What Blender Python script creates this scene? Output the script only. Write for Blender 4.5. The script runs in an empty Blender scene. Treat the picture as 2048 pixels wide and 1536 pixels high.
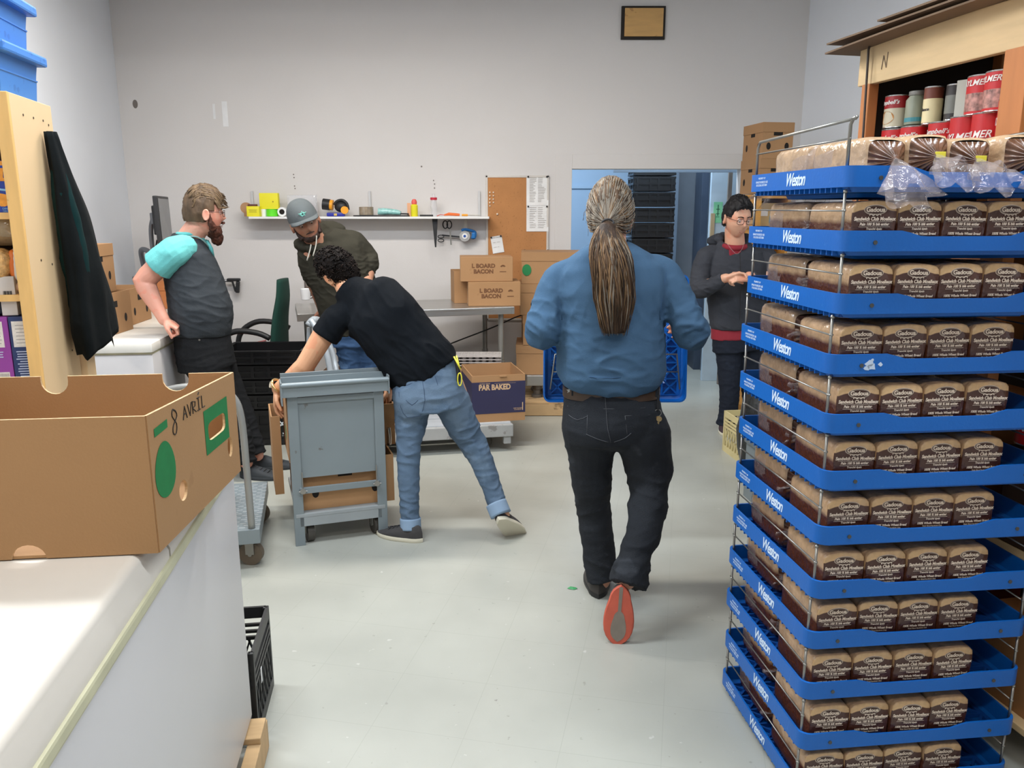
import bpy, bmesh, math, random
from mathutils import Vector, Matrix, noise
random.seed(7)
PI = math.pi
C = bpy.context.scene.collection
S = bpy.context.scene

# ------------------------------------------------------------------ camera
CAMH, F, PITCH = 1.62, 1600.0, math.radians(12.27)
cp, sp = math.cos(PITCH), math.sin(PITCH)
cd = bpy.data.cameras.new('camera'); cam = bpy.data.objects.new('camera', cd); C.objects.link(cam)
cd.sensor_width = 36.0; cd.lens = 36.0 * F / 2048.0; cd.clip_start = 0.05
cam.location = (0, 0, CAMH); cam.rotation_euler = (PI/2 - PITCH, 0, 0)
S.camera = cam

# ------------------------------------------------------------------ world, exposure
w = bpy.data.worlds.new('world'); S.world = w; w.use_nodes = True
w.node_tree.nodes['Background'].inputs[0].default_value = (0.80, 0.84, 0.9, 1)
w.node_tree.nodes['Background'].inputs[1].default_value = 0.06
S.view_settings.view_transform = 'Standard'; S.view_settings.look = 'None'
S.view_settings.gamma = 1.0; S.view_settings.use_curve_mapping = False
S.view_settings.exposure = 0.0

# ------------------------------------------------------------------ lights in the ceiling fixtures
# x, y, z, length, width, rotation, watts, colour
LAMPS = [(-0.9, 4.5, 3.35, 2.4, 0.20, 0, 92, (1.0, 0.94, 0.87)),
         (-1.5, 2.7, 3.40, 2.4, 0.20, 0, 100, (0.86, 0.93, 1.0)),
         (1.5, 1.4, 3.85, 2.4, 0.20, 0, 92, (0.84, 0.92, 1.0)),
         (-0.6, -1.0, 3.85, 2.4, 0.20, 0, 62, (1.0, 0.94, 0.87)),
         (1.2, 7.5, 3.0, 1.2, 0.3, 0, 40, (0.66, 0.83, 1.0)),
         (0.6, 9.0, 3.0, 1.2, 0.3, 0, 34, (0.66, 0.83, 1.0))]  # this last lamp is added to brighten the wall beyond the doorway
for i, (x, y, z, L, W, rz, E, col) in enumerate(LAMPS):
    ld = bpy.data.lights.new('tube_light', 'AREA'); ld.shape = 'RECTANGLE'; ld.size = L; ld.size_y = W
    ld.energy = E; ld.color = col
    lo = bpy.data.objects.new('tube_light', ld); C.objects.link(lo); lo.location = (x, y, z - 0.09)
    lo.rotation_euler = (0, 0, rz)

# ------------------------------------------------------------------ pixel to point
def P(px, py, Y):
    v = (py - 768) / F; t = Y / (cp - v * sp)
    return Vector(((px - 1024) / F * t, Y, CAMH + (-sp - v * cp) * t))
def PZ(px, py, Z):
    v = (py - 768) / F; t = (Z - CAMH) / (-sp - v * cp)
    return Vector(((px - 1024) / F * t, (cp - v * sp) * t, Z))

# ------------------------------------------------------------------ materials
def lin(c):
    return tuple(((x/255.0)/12.92 if x/255.0 <= .04045 else ((x/255.0+.055)/1.055)**2.4) for x in c)
MATS = {}
def mat(name, rgb, rough=0.6, metal=0.0, var=0.08, scale=6.0, bump=0.0, bscale=60.0, trans=0.0, alpha=1.0,
        emit=0.0, stretch=(1, 1, 1), spec=0.5, detail=4.0, sheen=0.0):
    if name in MATS: return MATS[name]
    m = bpy.data.materials.new(name); m.use_nodes = True; nt = m.node_tree; N = nt.nodes; Lk = nt.links
    b = N['Principled BSDF']; c = lin(rgb)
    tc = N.new('ShaderNodeTexCoord'); mp = N.new('ShaderNodeMapping'); mp.inputs['Scale'].default_value = stretch
    Lk.new(tc.outputs['Object'], mp.inputs['Vector'])
    nz = N.new('ShaderNodeTexNoise'); nz.inputs['Scale'].default_value = scale; nz.inputs['Detail'].default_value = detail
    Lk.new(mp.outputs[0], nz.inputs['Vector'])
    rp = N.new('ShaderNodeValToRGB')
    rp.color_ramp.elements[0].position = 0.3; rp.color_ramp.elements[1].position = 0.7
    rp.color_ramp.elements[0].color = (*[max(0, x*(1-var)) for x in c], 1)
    rp.color_ramp.elements[1].color = (*[min(1, x*(1+var)) for x in c], 1)
    Lk.new(nz.outputs['Fac'], rp.inputs[0]); Lk.new(rp.outputs[0], b.inputs['Base Color'])
    b.inputs['Roughness'].default_value = rough; b.inputs['Metallic'].default_value = metal
    b.inputs['Specular IOR Level'].default_value = spec
    if trans: b.inputs['Transmission Weight'].default_value = trans
    if sheen: b.inputs['Sheen Weight'].default_value = sheen
    if alpha < 1: b.inputs['Alpha'].default_value = alpha
    if emit:
        b.inputs['Emission Color'].default_value = (*c, 1); b.inputs['Emission Strength'].default_value = emit
    if bump:
        n2 = N.new('ShaderNodeTexNoise'); n2.inputs['Scale'].default_value = bscale; n2.inputs['Detail'].default_value = 3
        Lk.new(mp.outputs[0], n2.inputs['Vector'])
        bp = N.new('ShaderNodeBump'); bp.inputs['Strength'].default_value = bump; bp.inputs['Distance'].default_value = 0.01
        Lk.new(n2.outputs['Fac'], bp.inputs['Height']); Lk.new(bp.outputs[0], b.inputs['Normal'])
    MATS[name] = m
    return m
def speckle(name, base, spots, rough, sc=9.0, thr=0.63, strn=0.7, **k):
    """a surface with dirt or wear marks of their own shape"""
    m = mat(name, base, rough, **k); nt = m.node_tree; N = nt.nodes; Lk = nt.links; b = N['Principled BSDF']
    src = b.inputs['Base Color'].links[0].from_socket
    tc = N['Texture Coordinate']
    for (col, s, t, st) in spots:
        nz = N.new('ShaderNodeTexNoise'); nz.inputs['Scale'].default_value = s; nz.inputs['Detail'].default_value = 6
        Lk.new(tc.outputs['Object'], nz.inputs['Vector'])
        rp = N.new('ShaderNodeValToRGB'); rp.color_ramp.elements[0].position = t; rp.color_ramp.elements[1].position = t + 0.03
        rp.color_ramp.elements[0].color = (0, 0, 0, 1); rp.color_ramp.elements[1].color = (st, st, st, 1)
        Lk.new(nz.outputs['Fac'], rp.inputs[0])
        mx = N.new('ShaderNodeMixRGB'); mx.inputs[2].default_value = (*lin(col), 1)
        Lk.new(rp.outputs[0], mx.inputs[0]); Lk.new(src, mx.inputs[1]); src = mx.outputs[0]
    Lk.new(src, b.inputs['Base Color'])
    return m

# ------------------------------------------------------------------ mesh building
def frame(d, up=Vector((0, 0, 1))):
    d = d.normalized()
    if abs(d.dot(up)) > 0.97: up = Vector((0, 1, 0)) if abs(d.y) < .9 else Vector((1, 0, 0))
    x = up.cross(d).normalized(); y = d.cross(x).normalized()
    return x, y, d
def catmull(pts, n):
    pts = [Vector(p) for p in pts]; out = []
    for i in range(len(pts) - 1):
        p0 = pts[max(0, i-1)]; p1 = pts[i]; p2 = pts[i+1]; p3 = pts[min(len(pts)-1, i+2)]
        for k in range(n):
            t = k / n
            out.append(0.5*((2*p1) + (p2-p0)*t + (2*p0-5*p1+4*p2-p3)*t*t + (3*p1-p0-3*p2+p3)*t**3))
    out.append(pts[-1]); return out
class MB:
    def __init__(s): s.v = []; s.f = []; s.m = []
    def add(s, vs, fs, mi=0, M=None):
        o = len(s.v); s.v += [tuple((M @ Vector(v)) if M is not None else v) for v in vs]
        s.f += [tuple(i + o for i in f) for f in fs]; s.m += [mi] * len(fs); return s
    def box(s, c, d, M=None, mi=0, bev=0.0):
        x, y, z = c; a, b, h = d[0]/2, d[1]/2, d[2]/2
        if bev <= 0:
            vs = [(x+i*a, y+j*b, z+k*h) for k in (-1, 1) for j in (-1, 1) for i in (-1, 1)]
            fs = [(0, 2, 3, 1), (4, 5, 7, 6), (0, 1, 5, 4), (2, 6, 7, 3), (0, 4, 6, 2), (1, 3, 7, 5)]
            return s.add(vs, fs, mi, M)
        bm = bmesh.new(); bmesh.ops.create_cube(bm, size=1)
        for v in bm.verts: v.co = Vector((x + v.co.x*d[0], y + v.co.y*d[1], z + v.co.z*d[2]))
        bmesh.ops.bevel(bm, geom=list(bm.edges), offset=min(bev, min(d)*.45), segments=2, affect='EDGES', profile=.6)
        s.bm(bm, mi, M); return s
    def bm(s, bm, mi=0, M=None):
        bm.verts.index_update()
        s.add([v.co[:] for v in bm.verts], [[v.index for v in f.verts] for f in bm.faces], mi, M); bm.free()
    def tube(s, pts, r, n=8, mi=0, M=None, smooth=0, cap=True):
        pts = [Vector(p) for p in pts]
        if smooth: pts = catmull(pts, smooth)
        k = len(pts); rs = r if isinstance(r, (list, tuple)) else [r]*k
        if len(rs) != k: rs = [rs[0] + (rs[-1]-rs[0])*i/(k-1) for i in range(k)]
        vs = []; px = None
        for i, p in enumerate(pts):
            d = (pts[min(i+1, k-1)] - pts[max(i-1, 0)])
            if d.length < 1e-9: d = Vector((0, 0, 1))
            d.normalize()
            if px is None: x, y, d = frame(d)
            else:
                x = (px - d * px.dot(d))
                if x.length < 1e-6: x = frame(d)[0]
                x.normalize(); y = d.cross(x)
            px = x
            for j in range(n):
                a = 2*PI*j/n; vs.append(tuple(p + (x*math.cos(a) + y*math.sin(a))*rs[i]))
        fs = [(i*n+j, i*n+(j+1) % n, (i+1)*n+(j+1) % n, (i+1)*n+j) for i in range(k-1) for j in range(n)]
        if cap: fs += [tuple(range(n-1, -1, -1)), tuple((k-1)*n+j for j in range(n))]
        return s.add(vs, fs, mi, M)
    def cyl(s, c, r, h, n=24, mi=0, M=None, axis=(0, 0, 1)):
        c = Vector(c); a = Vector(axis).normalized()*h/2
        return s.tube([c-a, c+a], r, n, mi, M)
    def lathe(s, prof, c=(0, 0, 0), n=24, mi=0, M=None):
        vs = []; k = len(prof)
        for (r, z) in prof:
            for j in range(n):
                a = 2*PI*j/n; vs.append((c[0]+r*math.cos(a), c[1]+r*math.sin(a), c[2]+z))
        fs = [(i*n+j, i*n+(j+1) % n, (i+1)*n+(j+1) % n, (i+1)*n+j) for i in range(k-1) for j in range(n)]
        fs += [tuple(range(n-1, -1, -1)), tuple((k-1)*n+j for j in range(n))]
        return s.add(vs, fs, mi, M)
    def prism(s, poly, z0, z1, mi=0, M=None):
        n = len(poly); vs = [(x, y, z0) for x, y in poly] + [(x, y, z1) for x, y in poly]
        fs = [tuple(range(n-1, -1, -1)), tuple(range(n, 2*n))] + [(i, (i+1) % n, n+(i+1) % n, n+i) for i in range(n)]
        return s.add(vs, fs, mi, M)
    def sphere(s, c, r, n=16, mi=0, M=None):
        r = r if isinstance(r, (tuple, list)) else (r, r, r)
        vs = []; k = n//2
        for i in range(k+1):
            t = PI*i/k
            for j in range(n):
                a = 2*PI*j/n
                vs.append((c[0]+r[0]*math.sin(t)*math.cos(a), c[1]+r[1]*math.sin(t)*math.sin(a), c[2]+r[2]*math.cos(t)))
        fs = [(i*n+j, (i+1)*n+j, (i+1)*n+(j+1) % n, i*n+(j+1) % n) for i in range(k) for j in range(n)]
        return s.add(vs, fs, mi, M)
def wmat(o):
    M = o.matrix_basis.copy()
    while o.parent: o = o.parent; M = o.matrix_basis @ M
    return M
def obj(name, mb, mats, parent=None, world=False, smooth=False, loc=None, rot=None, auto=None):
    me = bpy.data.meshes.new(name)
    if isinstance(mb, MB):
        me.from_pydata(mb.v, [], mb.f); me.polygons.foreach_set('material_index', mb.m)
        b = bmesh.new(); b.from_mesh(me); bmesh.ops.remove_doubles(b, verts=b.verts, dist=1e-5)
        bmesh.ops.recalc_face_normals(b, faces=b.faces); b.to_mesh(me); b.free()
    else: me = mb
    for m in (mats if isinstance(mats, (list, tuple)) else [mats]): me.materials.append(m)
    if smooth or auto:
        me.polygons.foreach_set('use_smooth', [True]*len(me.polygons))
        if auto: me.set_sharp_from_angle(angle=math.radians(auto))
    o = bpy.data.objects.new(name, me); C.objects.link(o)
    if parent is not None:
        o.parent = parent
        if world: me.transform(wmat(parent).inverted())
    elif world is not False and world is not True:
        L = Vector(world); me.transform(Matrix.Translation(-L)); o.location = L
    if loc is not None: o.location = loc
    if rot is not None: o.rotation_euler = rot
    return o
def thing(name, label, cat, loc=(0, 0, 0), rz=0.0, group=None, rot=None):
    o = bpy.data.objects.new(name, None); C.objects.link(o); o.location = loc
    o.rotation_euler = rot if rot else (0, 0, rz); o.empty_display_size = 0.1
    return tag(o, label, cat, group)
def tag(o, label, cat, group=None):
    o['label'] = label; o['category'] = cat
    if group: o['group'] = group
    return o
def struct(name, mb, m, **k):
    o = obj(name, mb, m, **k); o['kind'] = 'structure'; return o
def dup(root, loc=None, rot=None, label=None, group=None):
    r = root.copy(); C.objects.link(r)
    if loc is not None: r.location = loc
    if rot is not None: r.rotation_euler = rot
    if label: r['label'] = label
    if group: r['group'] = group
    for ch in list(root.children):
        c = ch.copy(); C.objects.link(c); c.parent = r
        for g in ch.children:
            d = g.copy(); C.objects.link(d); d.parent = c
    return r
def text_mesh(body, size, depth=0.0004, align='CENTER', shear=0.0, off=0.0, sx=1.0, space=1.0):
    cu = bpy.data.curves.new('text', 'FONT'); cu.body = body; cu.size = size; cu.extrude = depth
    cu.align_x = align; cu.align_y = 'CENTER'; cu.shear = shear; cu.offset = off; cu.space_character = space; cu.resolution_u = 3
    t = bpy.data.objects.new('text', cu); C.objects.link(t)
    dg = bpy.context.evaluated_depsgraph_get(); me = bpy.data.meshes.new_from_object(t.evaluated_get(dg))
    bpy.data.objects.remove(t); bpy.data.curves.remove(cu)
    mb = MB(); mb.add([(v.co.x*sx, v.co.y, v.co.z) for v in me.vertices], [tuple(p.vertices) for p in me.polygons])
    bpy.data.meshes.remove(me); return mb
def put(mb, src, M, mi=0):
    mb.add(src.v, src.f, mi, M); return mb
def basis(o, x, y, z):
    """matrix whose axes are x, y, z (Vectors) at o"""
    M = Matrix.Identity(4)
    for i, a in enumerate((x, y, z)):
        for j in range(3): M[j][i] = a[j]
    for j in range(3): M[j][3] = o[j]
    return M
def facing(o, right, normal):
    """text plane: +x along right, +z (extrusion) along normal"""
    r = Vector(right).normalized(); n = Vector(normal).normalized(); u = n.cross(r)
    return basis(Vector(o), r, u, n)
# ================================================================== the room
WY = 7.0; CEIL = 4.0
BW = (0.508, 1.942, 1.96)          # doorway: x0, x1, head height
M_wall = speckle('painted_drywall', (214, 210, 207), [((150, 146, 140), 5.0, 0.80, .35)], 0.75, var=.02, scale=1.2, bump=.06, bscale=90)
M_wallw = mat('white_wall_paint', (230, 234, 240), 0.7, var=.02, scale=1.5, bump=.05, bscale=90)
M_blue_room = mat('pale_blue_wall_paint', (170, 192, 214), 0.7, var=.03, scale=2)
M_ceiling = mat('ceiling_paint', (190, 186, 180), 0.8, var=.03)
M_floor = speckle('vinyl_floor', (168, 169, 160), [((118, 116, 104), 34.0, 0.69, .4), ((205, 206, 200), 24.0, 0.70, .5), ((70, 66, 58), 13.0, 0.74, .6)], 0.33, var=.13, scale=1.3, bump=.03, bscale=30)
def floor_seams(m):
    nt = m.node_tree; N = nt.nodes; Lk = nt.links; b = N['Principled BSDF']; src = b.inputs['Base Color'].links[0].from_socket
    mp = N.new('ShaderNodeMapping'); mp.inputs['Rotation'].default_value = (0, 0, math.radians(12)); Lk.new(N['Texture Coordinate'].outputs['Object'], mp.inputs[0])
    br = N.new('ShaderNodeTexBrick'); br.offset = 0.0; br.inputs['Scale'].default_value = 1.0
    br.inputs['Brick Width'].default_value = .305; br.inputs['Row Height'].default_value = .305; br.inputs['Mortar Size'].default_value = .0011
    br.inputs['Color1'].default_value = (0, 0, 0, 1); br.inputs['Color2'].default_value = (0, 0, 0, 1); br.inputs['Mortar'].default_value = (.22, .22, .22, 1)
    Lk.new(mp.outputs[0], br.inputs['Vector'])
    mx = N.new('ShaderNodeMixRGB'); mx.inputs[2].default_value = (*lin((120, 120, 108)), 1)
    Lk.new(br.outputs[0], mx.inputs[0]); Lk.new(src, mx.inputs[1]); Lk.new(mx.outputs[0], b.inputs['Base Color'])
    nz = N.new('ShaderNodeTexNoise'); nz.inputs['Scale'].default_value = 3.0; nz.inputs['Detail'].default_value = 5
    Lk.new(N['Texture Coordinate'].outputs['Object'], nz.inputs['Vector'])
    mr = N.new('ShaderNodeMapRange'); mr.inputs[3].default_value = .25; mr.inputs[4].default_value = .5
    Lk.new(nz.outputs['Fac'], mr.inputs[0]); Lk.new(mr.outputs[0], b.inputs['Roughness'])
floor_seams(M_floor)
def wallquad(p0, p1, z0, z1, th, side):
    """a thick wall standing on the line p0-p1, thickness towards side (+1 left of the line)"""
    a = Vector((*p0, 0)); b = Vector((*p1, 0)); d = (b-a).normalized(); n = Vector((-d.y, d.x, 0))*th*side
    mb = MB(); mb.prism([(a.x, a.y), (b.x, b.y), (b.x+n.x, b.y+n.y), (a.x+n.x, a.y+n.y)], z0, z1); return mb
struct('floor', MB().box((0.2, 3.2, -0.05), (9.6, 16.4, 0.1)), M_floor)
struct('ceiling', MB().box((0.2, 3.2, CEIL+0.05), (9.6, 16.4, 0.1)), M_ceiling)
xl0 = -3.27
mb = MB()
mb.box(((xl0+BW[0])/2, WY+.07, CEIL/2), (BW[0]-xl0, .14, CEIL))
mb.box(((BW[1]+2.45)/2, WY+.07, CEIL/2), (2.45-BW[1], .14, CEIL))
mb.box(((BW[0]+BW[1])/2, WY+.07, (CEIL+BW[2])/2), (BW[1]-BW[0], .14, CEIL-BW[2]))
struct('wall_back', mb, M_wall)
struct('wall_left', wallquad((xl0, WY), (xl0+.174*11.5, WY-11.5), 0, CEIL, .12, -1), M_wallw)
struct('wall_right', wallquad((2.42, WY), (2.42+.14*11.5, WY-11.5), 0, CEIL, .12, 1), M_wallw)
struct('wall_behind', MB().box((0.6, -4.4, CEIL/2), (8, .12, CEIL)), M_wallw)
# drywall return and faint raised casing around the opening
mb = MB()
for (c, d) in (((BW[0]-.07, WY-.004, (BW[2]+.12)/2), (.14, .008, BW[2]+.12)), ((BW[1]+.06, WY-.004, (BW[2]+.12)/2), (.12, .008, BW[2]+.12)),
               (((BW[0]+BW[1])/2, WY-.004, BW[2]+.06), (BW[1]-BW[0], .008, .12))):
    mb.box(c, d, bev=.003)
struct('trim_1', mb, M_wall)
# boarded-over vent high on the back wall
vp0, vp1 = P(1241, 80, WY), P(1331, 13, WY)
t = thing('vent_panel', 'wooden board with dark edge closing an opening high on the back wall', 'wall panel', ((vp0.x+vp1.x)/2, WY, vp0.z))
w_, h_ = vp1.x-vp0.x, vp1.z-vp0.z
obj('dark_edge', MB().box((0, -.012, h_/2), (w_, .024, h_), bev=.004), mat('black_gasket', (38, 32, 28), .8), t)
obj('board', MB().box((0.004, -.02, h_/2+.002), (w_-.045, .03, h_-.04), bev=.003), speckle('plywood', (206, 162, 100), [((150, 104, 56), 14, .66, .5)], .6, var=.1, scale=5, stretch=(1, 1, 5)), t)
# ---- room beyond the doorway
BY = 10.2
struct('wall_far', MB().box((1.6, BY+.06, 1.6), (5.6, .12, 3.2)), M_blue_room)
struct('wall_far_left', MB().box((-.6, (WY+.14+BY)/2, 1.6), (.12, BY-WY-.14, 3.2)), M_blue_room)
struct('wall_far_right', MB().box((4.0, (WY+.14+BY)/2, 1.6), (.12, BY-WY-.14, 3.2)), M_blue_room)
struct('ceiling_far', MB().box((1.6, (WY+.14+BY)/2, 3.25), (5.6, BY-WY, .1)), M_ceiling)
# ceiling fixtures (above the frame)
M_tube = mat('lamp_diffuser', (245, 245, 240), .5, emit=2.0)
M_fix = mat('lamp_housing', (225, 225, 222), .5)
for i, (x, y, z, L, W, rz, E, col) in enumerate(LAMPS):
    t = thing('ceiling_light', ['long fluorescent ceiling light nearest the back wall', 'long fluorescent ceiling light over the folding trolley', 'long fluorescent ceiling light above the camera on the right',
              'long fluorescent ceiling light behind the camera', 'short fluorescent ceiling light just past the doorway', 'short fluorescent ceiling light deeper in the room beyond the doorway'][i], 'ceiling light', (x, y, z))
    obj('housing', MB().box((0, 0, 0), (L, W, .08), bev=.01), M_fix, t)
    obj('hanger', MB().tube([(-L*.4, 0, .04), (-L*.4, 0, (CEIL if i < 4 else 3.2)-z)], .006, 6).tube([(L*.4, 0, .04), (L*.4, 0, (CEIL if i < 4 else 3.2)-z)], .006, 6), M_fix, t)
    obj('diffuser', MB().box((0, 0, -.06), (L*.98, W*.5, .04), bev=.015), M_tube, t)
# ================================================================== stack of blue bread trays
TX, TY, TRZ = 0.785, 1.93, math.atan(.113)
TW, TD, TH, TP = 0.64, 0.575, 0.072, 0.150      # width, depth, height, pitch
M_tray = speckle('blue_tray_plastic', (4, 94, 178), [((60, 120, 190), 20, .70, .4), ((150, 170, 190), 33, .78, .4)], .42, var=.05, scale=4, bump=.05, bscale=120)
M_tray_in = mat('blue_tray_floor', (6, 72, 150), .5, var=.05)
M_wire = mat('zinc_wire', (150, 148, 142), .35, metal=.85, var=.1, scale=30)
M_print = mat('white_print', (205, 222, 240), .6, var=.02)
M_cream = mat('cream_print', (222, 205, 186), .5, var=.02)
def tray_body():
    mb = MB(); W, D, H, s, th = TW, TD, TH, .023, .006
    n = 24
    def rect(z, ins, r=.03, dip=None):
        pts = []
        x0, x1, y0, y1 = ins, W-ins, ins, D-ins; r = max(.012, r-ins*.3)
        def arc(cx, cy, a0):
            for k in range(5):
                a = a0 + PI/2*k/4; yield (cx+r*math.cos(a), cy+r*math.sin(a))
        seq = list(arc(x1-r, y1-r, 0))
        seq += [(x1-r-(x1-x0-2*r)*k/n, y1) for k in range(1, n)]
        seq += list(arc(x0+r, y1-r, PI/2))
        seq += [(x0, y1-r-(y1-y0-2*r)*k/12) for k in range(1, 12)]
        seq += list(arc(x0+r, y0+r, PI))
        seq += [(x0+r+(x1-x0-2*r)*k/n, y0) for k in range(1, n)]
        seq += list(arc(x1-r, y0+r, 3*PI/2))
        seq += [(x1, y0+r+(y1-y0-2*r)*k/12) for k in range(1, 12)]
        for (x, y) in seq:
            zz = z
            if dip and (y < y0+1e-4 or y > y1-1e-4):
                t = min(1, max(0, (x-.15)/.06)) * min(1, max(0, (W-.15-x)/.06)); t = t*t*(3-2*t); zz = z - dip*t
            pts.append((x, y, zz))
        return pts
    rings = [rect(.0, .085), rect(.010, .080), rect(.012, .020), rect(s, .016), rect(s, .0), rect(H, 0, dip=.014), rect(H, th, dip=.014), rect(s+.004, th+.004), rect(.018, .026)]
    N = len(rings[0]); vs = [p for r in rings for p in r]
    fs = [(i*N+j, i*N+(j+1) % N, (i+1)*N+(j+1) % N, (i+1)*N+j) for i in range(len(rings)-1) for j in range(N)]
    mb.add(vs, fs)
    for k in range(18):                              # ribs under the rim
        mb.box((.012, .05+k*(D-.1)/17, s-.006), (.014, .004, .012)); mb.box((W-.012, .05+k*(D-.1)/17, s-.006), (.014, .004, .012))
    return mb
def tray_floor():
    """open lattice floor: frame bars with diagonal crosses"""
    mb = MB(); nx, ny = 8, 7; x0, y0 = .028, .028; cx, cy = (TW-.056)/nx, (TD-.056)/ny
    for i in range(nx+1): mb.box((x0+i*cx, TD/2, .018), (.006 if i % 4 else .014, TD-.05, .010))
    for j in range(ny+1): mb.box((TW/2, y0+j*cy, .0185), (TW-.05, .006, .010))
    for i in range(nx):
        for j in range(ny):
            c = Vector((x0+(i+.5)*cx, y0+(j+.5)*cy, .018))
            for s_ in ((1, -1) if (i+j) % 2 else (-1, 1)):
                L = math.hypot(cx, cy)
                mb.box((0, 0, 0), (L*.96, .0075, .009), Matrix.Translation(c) @ Matrix.Rotation(s_*math.atan2(cy, cx), 4, 'Z'))
    return mb
def bail(side, h=TP-TH+.018, tall=False):
    x = .011 if side < 0 else TW-.011; o = 0
    mb = MB(); z0 = .03; z1 = TH + h
    y0, y1 = .022, TD-.03
    if tall:
        z1 = TH + .105
        mb.tube([(x+o, y0, z0), (x+o, y0, z1-.012), (x+o, y0-.01, z1), (x+o, y0-.025, z1+.003)], .0042, 7)
        mb.tube([(x+o, y1, z0), (x+o, y1, z1-.03), (x+o, y1-.012, z1-.012), (x+o, y0-.02, z1)], .0042, 7)
        mb.tube([(x+o, y1+.01, z1-.045), (x+o, y0-.005, z1-.043)], .0024, 6)
    else:
        mb.tube([(x+o, y0, z0), (x+o, y0, z1)], .0038, 7); mb.tube([(x+o, y1, z0), (x+o, y1, z1)], .0038, 7)
        mb.tube([(x+o, y0-.006, z1-.050), (x+o, y1+.012, z1-.048)], .0022, 6)
        for y in (y0, y1): mb.lathe([(.0055, -.002), (.0055, .002)], (x+o, y, z1-.049), 8); mb.lathe([(.0052, -.003), (.0052, .003)], (x+o, y, z1-.005), 8)
    return mb
T_west = text_mesh('Weston', .047, .0003, shear=.32, off=.0009, sx=.82, space=.86)
T_line = text_mesh('PROPERTY OF', .0075, .0002); T_line2 = text_mesh('UNAUTHORIZED USE\nIS ILLEGAL RETURN', .0085, .0002)
def make_tray(name='bread_tray', tall=False):
    t = thing(name, 'x', 'bread tray')
    obj('tray_rim', tray_body(), M_tray, t, auto=40)
    obj('lattice_floor', tray_floor(), M_tray_in, t)
    obj('wire_bail', bail(-1, tall=tall), M_wire, t, smooth=True); obj('wire_bail', bail(1, tall=tall), M_wire, t, smooth=True)
    mb = MB(); z = .0475
    put(mb, T_west, facing((-.0006, TD*.46, z), (0, -1, 0), (-1, 0, 0)))
    obj('side_lettering', mb, M_print, t)
    mb = MB(); put(mb, T_line, facing((-.0006, TD*.83, z+.012), (0, -1, 0), (-1, 0, 0)))
    put(mb, T_line2, facing((-.0006, TD*.83, z-.003), (0, -1, 0), (-1, 0, 0)))
    obj('notice_lettering', mb, M_print, t)
    for x in (.085, TW-.085): obj('rim_rivet', MB().cyl((x, -.0008, .044), .0052, .003, 12, axis=(0, 1, 0)), mat('rivet_metal', (90, 90, 88), .4, metal=.6), t)
    return t
ORD = ['top', 'second', 'third', 'fourth', 'fifth', 'sixth', 'seventh', 'eighth', 'ninth', 'tenth', 'eleventh', 'bottom']
TM = Matrix.Translation((TX, TY, 0)) @ Matrix.Rotation(TRZ, 4, 'Z')
rnd = random.Random(3)
tray_top = make_tray(tall=True); tray0 = make_tray()
jit = {}
for k in range(12):                                   # k = 0 is the top tray
    z = (11-k)*TP; dx, dy = rnd.uniform(-.005, .005), rnd.uniform(-.006, .006)
    jit[k] = (dx, dy)
    loc = TM @ Vector((dx, dy, z))
    lab = ('blue bread tray at the very top of the stack, with clear bags drooping over it' if k == 0 else
           'blue bread tray at the bottom of the stack, resting on the floor' if k == 11 else
           'blue bread tray, %s from the top of the tall bread stack' % ORD[k])
    o = tray_top if k == 0 else tray0 if k == 1 else dup(tray0)
    o.location = loc; o.rotation_euler = (0, 0, TRZ); o['label'] = lab; o['group'] = 'blue trays of the bread stack'
    if k == 3:
        sm = MB(); rr = random.Random(5)
        for (x, zz, a) in ((.105, .048, .012), (.112, .041, .013), (.100, .036, .009), (.113, .058, .005), (.135, .046, .007)):
            sm.prism([(x+a*rr.uniform(.6, 1.1)*math.cos(i*PI/4), zz+a*.8*rr.uniform(.5, 1.1)*math.sin(i*PI/4)) for i in range(8)], 0, .0006,
                     M=Matrix(((1, 0, 0, 0), (0, 0, -1, -.0002), (0, 1, 0, 0), (0, 0, 0, 1))))
        r_ = obj('sticker_residue', sm, mat('torn_sticker', (190, 205, 225), .8), o); r_['label'] = 'torn white sticker residue'
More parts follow.
